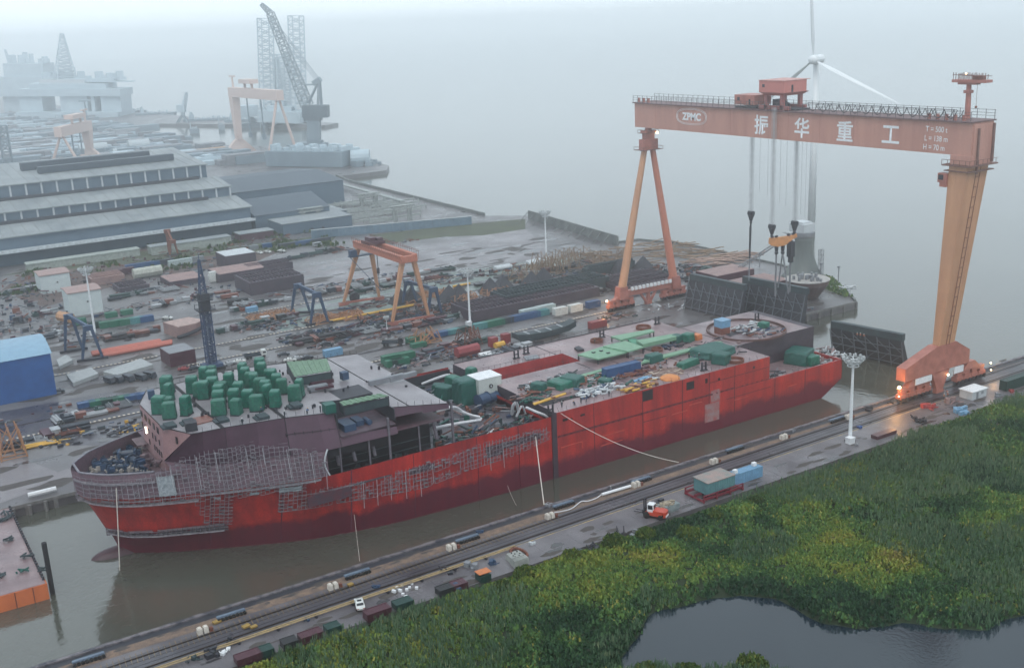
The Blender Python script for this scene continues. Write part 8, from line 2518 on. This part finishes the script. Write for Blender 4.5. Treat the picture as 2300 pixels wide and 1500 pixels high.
for k, (px, py, h) in enumerate(((1843, 640, 9), (1883, 632, 6), (1706, 600, 6), (1556, 640, 4))):
    q = G(px, py); mb = MB(); mb.tube((0, 0, 0), (0, 0, h), .22); mb.box((0, 0, h), (.9, .9, .8)); one('lamp_pole', mb, MGREY, 'small pole on the outer jetty, %s' % ordl(sorted([1843, 1883, 1706, 1556]).index(px), 4), 'pole', q, 0, 'small poles on the outer jetty')
x, y = field(1500, -332, -296, 318, 366)
ok = (y > 345+(x+294)*-.25) & (y < 366) & (y < 345+(-294-x)*.70-1)
x, y = x[ok], y[ok]
o = leaves('jetty_grass', x, y, np.zeros(len(x)), np.full(len(x), 1.8), np.full(len(x), .9), 14, .6, .3+.2*rng.random(len(x)), REEDM); o['kind'] = 'stuff'
# scrub of the waste ground
x, y = field(5000, -640, -500, -20, 240)
ok = (vnoise(x, y, 12, 21) > .62) & (x < -560)
x, y = x[ok], y[ok]
o = leaves('waste_scrub', x, y, np.zeros(len(x)), np.full(len(x), 1.6), np.full(len(x), 1.3), 10, .8, .15+.3*rng.random(len(x)), BUSHM); o['kind'] = 'stuff'
# barge at the lower left
t = thing('deck_barge', 'orange-sided barge with wet pinkish deck at the lower left corner', 'barge', (-267, 5, WZ))
mb = MB(); mb.boxb(-292, -242.4, -90, 25.6, WZ-2, .55); mb.build('hull', mat('barge_orange', (0.50, 0.13, 0.04), (0.40, 0.10, 0.035), scale=.2), t)
mb = MB(); mb.boxb(-291.7, -242.7, -89.7, 25.3, .55, .65); mb.build('deck', DECKP, t)
mb = MB()
for y in (8, 14.5, 18.8, 22.5):
    mb.boxb(-242.4, -242.32, y, y+.12, WZ, .5)
for k in range(30):
    mb.box((-291+k*1.6, 25.2, .6), (.5, .5, .9))
mb.build('edge_fittings', DARK, t)
for k, (px, py) in enumerate(((12, 1155), (25, 1163), (18, 1215), (62, 1250), (52, 1285), (5, 1295), (95, 1282), (8, 1170))):
    mb = MB()
    for j in range(6):
        mb.tube((random.uniform(-1, 1), random.uniform(-1.5, 1.5), .3), (random.uniform(-1, 1), random.uniform(-1.5, 1.5), .8), .22)
    one('deck_gear', mb, TARPD if k in (4,) else DARKG, 'tangled dark gear on the barge deck, %s' % ordl(k, 8), 'deck gear', G(px, py, .7), random.random(), 'gear on the barge deck')
q = G(118, 1330, WZ); mb = MB(); mb.tube((q.x, q.y, WZ-2), (q.x, q.y, Zat(100, 1218, q)), .55, n=12); onew('mooring_pile', mb, BLACK, 'tall black mooring pile at the corner of the orange barge', 'pile', q)
# ------------------------------------------------------------------ far things in the mist
FARG = mat('haze_paled_grey', (0.44, 0.53, 0.58), (0.36, 0.45, 0.50), scale=.1)  # grey paled towards the mist: haze put into the colour
FARD = mat('haze_paled_dark', (0.19, 0.25, 0.29), (0.14, 0.19, 0.23), scale=.1)  # dark steel lifted to a misty blue, haze painted in
PEACH = mat('haze_paled_orange', (0.60, 0.46, 0.41), (0.54, 0.42, 0.38))  # crane orange faded by painted haze, on top of the volume
def far_gantry(pl, pr, ptl, ptr, label, leftbox=True, feet=None):
    """rigid box leg at one end, A-frame at the other; px of feet and of girder ends"""
    A, B = G(*pl), G(*pr); zl = Zat(ptl[0], ptl[1], A); zr_ = Zat(ptr[0], ptr[1], B); z = (zl+zr_)/2
    t = thing('far_gantry_crane', label, 'gantry crane', A)
    d = (B-A); d.z = 0; L = d.length; d.normalize(); n = Vector((-d.y, d.x, 0))
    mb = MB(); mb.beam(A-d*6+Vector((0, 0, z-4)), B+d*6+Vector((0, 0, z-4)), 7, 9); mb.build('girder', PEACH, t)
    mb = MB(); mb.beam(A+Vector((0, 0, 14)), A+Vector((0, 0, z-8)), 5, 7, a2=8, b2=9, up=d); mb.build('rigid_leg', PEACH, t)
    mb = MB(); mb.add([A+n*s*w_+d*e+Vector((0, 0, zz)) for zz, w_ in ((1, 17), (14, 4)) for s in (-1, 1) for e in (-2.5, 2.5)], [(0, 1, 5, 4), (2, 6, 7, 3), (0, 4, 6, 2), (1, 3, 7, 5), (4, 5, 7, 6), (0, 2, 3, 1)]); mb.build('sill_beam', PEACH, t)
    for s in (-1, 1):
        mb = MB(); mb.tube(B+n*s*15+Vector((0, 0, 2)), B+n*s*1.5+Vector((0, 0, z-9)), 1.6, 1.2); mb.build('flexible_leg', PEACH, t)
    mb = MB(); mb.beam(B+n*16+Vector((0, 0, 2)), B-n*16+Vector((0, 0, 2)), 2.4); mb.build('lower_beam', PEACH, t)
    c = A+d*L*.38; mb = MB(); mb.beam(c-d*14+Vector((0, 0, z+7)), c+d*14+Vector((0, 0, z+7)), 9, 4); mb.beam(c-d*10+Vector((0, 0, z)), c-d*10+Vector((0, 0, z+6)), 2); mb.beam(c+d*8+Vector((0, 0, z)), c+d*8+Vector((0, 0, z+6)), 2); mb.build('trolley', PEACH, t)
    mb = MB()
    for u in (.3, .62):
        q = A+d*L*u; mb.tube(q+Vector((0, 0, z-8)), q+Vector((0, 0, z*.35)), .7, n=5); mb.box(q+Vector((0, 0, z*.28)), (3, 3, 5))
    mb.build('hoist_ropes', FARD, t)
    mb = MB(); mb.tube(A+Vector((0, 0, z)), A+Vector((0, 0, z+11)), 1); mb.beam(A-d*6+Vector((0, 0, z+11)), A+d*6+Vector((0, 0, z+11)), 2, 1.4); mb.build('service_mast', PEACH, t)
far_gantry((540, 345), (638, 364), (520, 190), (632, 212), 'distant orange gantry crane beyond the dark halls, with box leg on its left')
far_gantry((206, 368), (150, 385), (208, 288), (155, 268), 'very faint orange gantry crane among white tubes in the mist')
# wind turbine
q = G(1822, 520, WZ)
t = thing('wind_turbine', 'white three-bladed wind turbine standing in misty water behind the giant crane', 'wind turbine', q)
Hh = Zat(1826, 134, q)
WT = mat('turbine_white', (0.66, 0.69, 0.70), (0.62, 0.65, 0.67), rough=.4)
mb = MB(); mb.tube(q, (q.x, q.y, Hh-1.5), 2.1, 1.6, n=20); mb.build('tower', WT, t, smooth=True)
vd = Vector((-q.x, -q.y, 0)).normalized(); sd_ = Vector((vd.y, -vd.x, 0))
ax = (vd*.92-sd_*-.38).normalized()
if (P0 := 0) is None:
    pass
hub = Vector((q.x, q.y, Hh))
ax = (vd*.93+Vector((-vd.y, vd.x, 0))*-.34).normalized()
mb = MB(); mb.tube(hub-ax*6.5, hub+ax*2.0, 2.3, 2.2, n=14); mb.build('nacelle', WT, t)
hc = hub+ax*4.2
mb = MB(); mb.tube(hc-ax*2.2, hc+ax*1.2, 2.5, 2.4, n=16); mb.ball(hc+ax*1.2, 2.4, 14, 8); mb.build('rotor_hub', WT, t, smooth=True)
upv = Vector((0, 0, 1)); rv = upv.cross(ax).normalized()
uu = ax.cross(rv)
def blade_dir(px, py):
    v = ray(px, py); o_ = Vector((0, 0, HC)); tt = (hc-o_).dot(ax)/v.dot(ax); p = o_+v*tt
    return (p-hc).normalized()
for (px, py), fl in (((1821, -60), 1.0), ((2028, 238), .35), ((1771, 184), .35)):
    dv = blade_dir(px, py); L = 50; side_ = dv.cross(ax).normalized()
    P = []
    for k in range(13):
        u = k/12; ch = lerp_tab([(0, 1.1), (.06, 1.2), (.18, 2.2), (.3, 1.9), (.6, 1.2), (.9, .6), (1, .12)], u)
        tw = (1-u)*.7*(1 if fl > .5 else 1)
        cd = side_*math.cos(tw+(0 if fl > .5 else .6))+ax*math.sin(tw+(0 if fl > .5 else .6)); th = ax*math.cos(tw)-side_*math.sin(tw)
        c = hc+dv*(1.2+u*L); w_ = ch*1.45
        P.append([c-cd*w_*.5, c+th*w_*.13, c+cd*w_*.5, c-th*w_*.10, c-cd*w_*.5])
    mb = MB(); mb.grid(P); mb.build('blade', WT, t)
# floating crane
q = G(712, 335, WZ)
t = thing('floating_crane', 'dark floating crane with long lattice boom raised to the left in the mist', 'floating crane', q)
V = lambda px, py: None
vq = Vector((q.x, q.y, 0)); dist = math.hypot(q.x, q.y)
rt_ = Vector((CR.x, CR.y, 0)).normalized()      # runs left-right as seen from the yard
def at(px, py):
    """point in the crane's own vertical working plane"""
    v = ray(px, py); n_ = Vector((-rt_.y, rt_.x, 0)); k = vq.dot(n_)/Vector((v.x, v.y, 0)).dot(n_); return Vector((v.x*k, v.y*k, HC+v.z*k))
mb = MB(); a, b_ = at(670, 335), at(735, 337); n_ = Vector((-rt_.y, rt_.x, 0))
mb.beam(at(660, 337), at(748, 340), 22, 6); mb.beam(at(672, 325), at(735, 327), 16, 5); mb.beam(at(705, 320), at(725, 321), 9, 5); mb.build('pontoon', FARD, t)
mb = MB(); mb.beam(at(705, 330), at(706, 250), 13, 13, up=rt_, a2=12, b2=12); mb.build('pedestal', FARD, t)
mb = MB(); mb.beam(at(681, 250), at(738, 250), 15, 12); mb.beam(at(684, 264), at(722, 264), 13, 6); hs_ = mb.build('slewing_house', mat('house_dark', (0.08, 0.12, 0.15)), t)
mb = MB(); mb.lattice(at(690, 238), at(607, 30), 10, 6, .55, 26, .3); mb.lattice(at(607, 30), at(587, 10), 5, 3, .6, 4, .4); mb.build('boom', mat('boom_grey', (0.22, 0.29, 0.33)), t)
mb = MB()
for s in (-4, 4):
    o_ = n_*s
    mb.tube(at(693, 232)+o_, at(716, 182)+o_, .8); mb.tube(at(722, 240)+o_, at(718, 182)+o_, .9); mb.tube(at(714, 240)+o_, at(716, 182)+o_, .6); mb.tube(at(683, 191)+o_, at(712, 190)+o_, .6); mb.tube(at(716, 178)+o_, at(610, 40)+o_, .28, n=4); mb.tube(at(712, 182)+o_, at(614, 60)+o_, .22, n=4)
mb.beam(at(704, 188), at(720, 178), 10, 5); mb.build('gantry_frame', FARD, t)
# jack-up rig behind it
q = G(640, 285, WZ)
t = thing('jack_up_rig', 'pale jack-up rig with tall lattice legs behind the floating crane', 'jack-up rig', q)
vq = Vector((q.x, q.y, 0))
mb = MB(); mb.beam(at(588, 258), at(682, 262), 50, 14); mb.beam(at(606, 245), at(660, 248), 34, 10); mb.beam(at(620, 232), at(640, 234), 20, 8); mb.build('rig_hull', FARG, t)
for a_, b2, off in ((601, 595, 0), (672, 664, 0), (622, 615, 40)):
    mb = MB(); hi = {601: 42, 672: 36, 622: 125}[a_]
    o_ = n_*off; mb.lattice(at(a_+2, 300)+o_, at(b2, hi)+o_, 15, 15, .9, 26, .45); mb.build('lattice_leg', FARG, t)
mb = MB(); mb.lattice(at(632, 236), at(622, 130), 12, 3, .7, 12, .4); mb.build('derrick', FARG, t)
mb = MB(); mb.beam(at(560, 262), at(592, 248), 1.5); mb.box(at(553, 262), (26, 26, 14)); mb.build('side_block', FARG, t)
# semi-submersible rig at the far left
q = G(170, 268, WZ)
t = thing('drilling_rig', 'ghostly semi-submersible drilling rig with a pointed derrick at far left', 'drilling rig', q)
vq = Vector((q.x, q.y, 0))
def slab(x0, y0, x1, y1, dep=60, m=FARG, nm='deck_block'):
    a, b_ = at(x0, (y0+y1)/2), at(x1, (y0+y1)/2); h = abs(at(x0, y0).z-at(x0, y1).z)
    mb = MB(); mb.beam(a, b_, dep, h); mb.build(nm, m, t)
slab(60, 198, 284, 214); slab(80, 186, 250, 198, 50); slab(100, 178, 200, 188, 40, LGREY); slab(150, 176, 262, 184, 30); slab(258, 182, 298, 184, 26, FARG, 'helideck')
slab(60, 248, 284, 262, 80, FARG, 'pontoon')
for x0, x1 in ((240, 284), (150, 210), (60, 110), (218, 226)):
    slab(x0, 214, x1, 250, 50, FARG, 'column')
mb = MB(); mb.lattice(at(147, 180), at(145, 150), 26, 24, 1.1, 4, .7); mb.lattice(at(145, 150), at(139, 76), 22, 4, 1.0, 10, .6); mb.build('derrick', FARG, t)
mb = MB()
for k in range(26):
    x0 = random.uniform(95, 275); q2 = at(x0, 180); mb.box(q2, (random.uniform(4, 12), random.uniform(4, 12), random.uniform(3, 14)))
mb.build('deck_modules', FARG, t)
q = G(60, 255, WZ)
t = thing('drilling_rig', 'faintest rig block with a short boom at the left edge of the mist', 'drilling rig', q)
vq = Vector((q.x, q.y, 0))
slab(22, 142, 110, 172, 50); slab(0, 172, 112, 215, 60); slab(20, 215, 60, 250, 40, FARG, 'column')
mb = MB()
for k in range(12):
    mb.box(at(random.uniform(25, 108), 142), (random.uniform(4, 14), random.uniform(4, 12), random.uniform(4, 18)))
mb.lattice(at(22, 142), at(11, 112), 5, 2, .7, 6, .5); mb.build('deck_modules', FARG, t)
# port crane
q = G(410, 276)
t = thing('port_crane', 'small grey portal crane on the far pier with jib raised', 'port crane', q)
vq = Vector((q.x, q.y, 0))
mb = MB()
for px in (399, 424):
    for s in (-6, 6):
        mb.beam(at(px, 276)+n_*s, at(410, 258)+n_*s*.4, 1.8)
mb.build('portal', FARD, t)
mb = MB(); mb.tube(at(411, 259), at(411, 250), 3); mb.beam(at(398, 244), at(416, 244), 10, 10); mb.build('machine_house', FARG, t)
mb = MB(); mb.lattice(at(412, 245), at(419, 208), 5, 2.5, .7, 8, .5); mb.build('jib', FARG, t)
# barges and boats along the far pier
def boat(px, py, L, label, m=FARD, cabin=True, name='barge'):
    q = G(px, py, WZ); t = thing(name, label, 'barge', q)
    global vq
    d = Vector((q.x, q.y, 0)).normalized(); r_ = Vector((CR.x, CR.y, 0)).normalized(); nn = Vector((-r_.y, r_.x, 0))
    mb = MB(); a = q-r_*L/2; b_ = q+r_*L/2; w_ = L*.11
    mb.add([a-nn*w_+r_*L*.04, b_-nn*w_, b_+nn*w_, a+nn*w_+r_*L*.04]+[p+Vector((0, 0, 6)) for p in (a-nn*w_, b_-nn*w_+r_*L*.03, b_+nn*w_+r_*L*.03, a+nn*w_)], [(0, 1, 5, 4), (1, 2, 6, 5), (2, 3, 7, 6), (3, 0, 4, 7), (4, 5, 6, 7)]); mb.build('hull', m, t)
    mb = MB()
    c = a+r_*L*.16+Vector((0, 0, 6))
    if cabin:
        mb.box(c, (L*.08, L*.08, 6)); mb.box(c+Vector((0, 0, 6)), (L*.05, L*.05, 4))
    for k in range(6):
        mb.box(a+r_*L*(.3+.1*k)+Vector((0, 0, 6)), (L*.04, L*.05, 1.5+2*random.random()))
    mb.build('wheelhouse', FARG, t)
for k, (px, py, L, lab) in enumerate(((470, 276, 70, 'low barge moored at the left of the far pier'), (556, 278, 60, 'pale cabin barge behind the distant gantry leg'), (620, 284, 90, 'long dark barge under the jack-up rig'), (350, 262, 60, 'low barge moored left of the port crane'), (300, 257, 40, 'tiny vessel beside the semi-submersible rig'))):
    boat(px, py, L, lab)
boat(437, 300, 12, 'tiny boat adrift in the far inlet'); boat(498, 292, 8, 'tiny speck of a buoy boat in the far inlet')
# outer quay at the floating crane
t = thing('moored_barge', 'dark loaded barge at the outer quay below the floating crane', 'barge', G(720, 365))
q = G(720, 365); mb = MB()
a, b_ = G(620, 370), G(790, 372)
mb.beam(a+Vector((0, 0, 7)), b_+Vector((0, 0, 7)), 30, 13); mb.build('hull', FARD, t)
mb = MB()
for k in range(30):
    u = random.random(); mb.box(a.lerp(b_, u)+Vector((0, random.uniform(-10, 10), 13.5)), (random.uniform(3, 10), random.uniform(3, 8), random.uniform(1, 6)))
mb.tube(b_+Vector((0, 0, 7)), b_+Vector((8, 14, 7)), 6.5, n=14); mb.build('cargo', FARG, t)
mb = MB()
for k in range(60):
    q = G(random.uniform(600, 868), 0) if False else Vector((random.uniform(-1080, -870), random.uniform(392, 414), 0)); mb.box(q, (random.uniform(2, 8), random.uniform(2, 8), random.uniform(1, 5)), random.random())
o = onew('quay_clutter', mb, FARD, 'dark clutter along the tip of the outer quay', 'clutter', (-950, 405, 0)); o['kind'] = 'stuff'
# white tubes behind the workshop
for k, (x0, x1, py, r_) in enumerate(((0, 52, 362, 5.2), (85, 150, 352, 4.2), (180, 255, 352, 6.2), (255, 290, 355, 4.6), (290, 345, 343, 6.4), (110, 180, 366, 3), (208, 268, 374, 4))):
    a, b_ = G(x0, py), G(x1, py-2); b_ = Vector((a.x, b_.y, 0)) if abs(a.x-b_.x) < 60 else b_
    mb = MB(); mb.tube(a+Vector((0, 0, r_)), b_+Vector((0, 0, r_)), r_, n=18); c = (a+b_)/2
    onew('tower_tube', mb, mat('tube_white', (0.46, 0.51, 0.53), (0.38, 0.43, 0.45), rough=.8), 'large white turbine tower tube behind the workshop, %s' % ordl([0, 85, 110, 180, 208, 255, 290].index(x0), 7), 'steel tube', c, 'white tower tubes behind the workshop')
for k, (px, py, s) in enumerate(((228, 388, 7), (253, 381, 8), (310, 377, 9), (372, 343, 7), (107, 392, 5), (140, 390, 6))):
    mb = MB(); mb.lathe([(s, 0), (s*.7, s*.4), (s*.2, s*.8), (.1, s*.85)], (0, 0, 0), 10); one('white_mound', mb, MATS['tube_white'], 'white sheeted mound behind the workshop roof, %s' % ordl([107, 140, 228, 253, 310, 372].index(px), 6), 'sheeted mound', G(px, py, 0), 0, 'white sheeted mounds')
mb = MB(); mb.tube(G(440, 345, 4), G(505, 338, 4), 4, n=14); onew('orange_tube', mb, mat('peach', (0.62, 0.38, 0.22)), 'peach coloured tube lying left of the distant gantry leg', 'steel tube', G(470, 342, 0))
mb = MB(); q = G(24, 400); mb.lattice(q, (q.x, q.y, 46), 7, 7, .6, 8, .4); mb.lattice((q.x, q.y-40, 20), (q.x, q.y, 44), 3, 3, .4, 8, .3); onew('lattice_pylon', mb, FARD, 'dark lattice pylon rising behind the workshop at left', 'pylon', q)
q = G(200, 300); mb = MB(); mb.tube((q.x, q.y, 0), (q.x, q.y, 40), 1.0); mb.box((q.x, q.y, 40), (10, 14, 2)); onew('far_light_mast', mb, FARD, 'distant light mast above the very faint gantry crane', 'light mast', q)
# far quay land: sheds and stock as a mass
mb = MB(); r2 = random.Random(9)
for k in range(1000):
    px = r2.uniform(0, 640)*r2.random()**.35; py = r2.uniform(256, 372)
    q = G(px, py)
    if q.x < -2600 or q.y > 350 or q.x > -820:
        continue
    mb.cur = r2.randrange(5); s = r2.uniform(4, 30)
    mb.box(q, (s*.6, s*r2.uniform(.5, 2), r2.uniform(2, 9)), 0)
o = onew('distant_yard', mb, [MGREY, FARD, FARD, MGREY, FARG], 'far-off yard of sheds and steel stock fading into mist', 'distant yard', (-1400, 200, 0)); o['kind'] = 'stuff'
# ------------------------------------------------------------------ the misty air
mb = MB(); mb.boxb(-7100, 3100, -3100, 7100, -10.5, 150)
hz = mb.build('haze', [])
hz['kind'] = 'stuff'
hm = bpy.data.materials.new('haze_air'); hm.use_nodes = True
hn = hm.node_tree
hn.nodes.remove(hn.nodes['Principled BSDF'])
pv = hn.nodes.new('ShaderNodeVolumePrincipled')
pv.inputs['Color'].default_value = HAZE_COL
pv.inputs['Density'].default_value = HAZE_D
pv.inputs['Anisotropy'].default_value = 0.85
hn.links.new(pv.outputs[0], hn.nodes['Material Output'].inputs['Volume'])
hz.data.materials.append(hm)
hm.cycles.homogeneous_volume = True
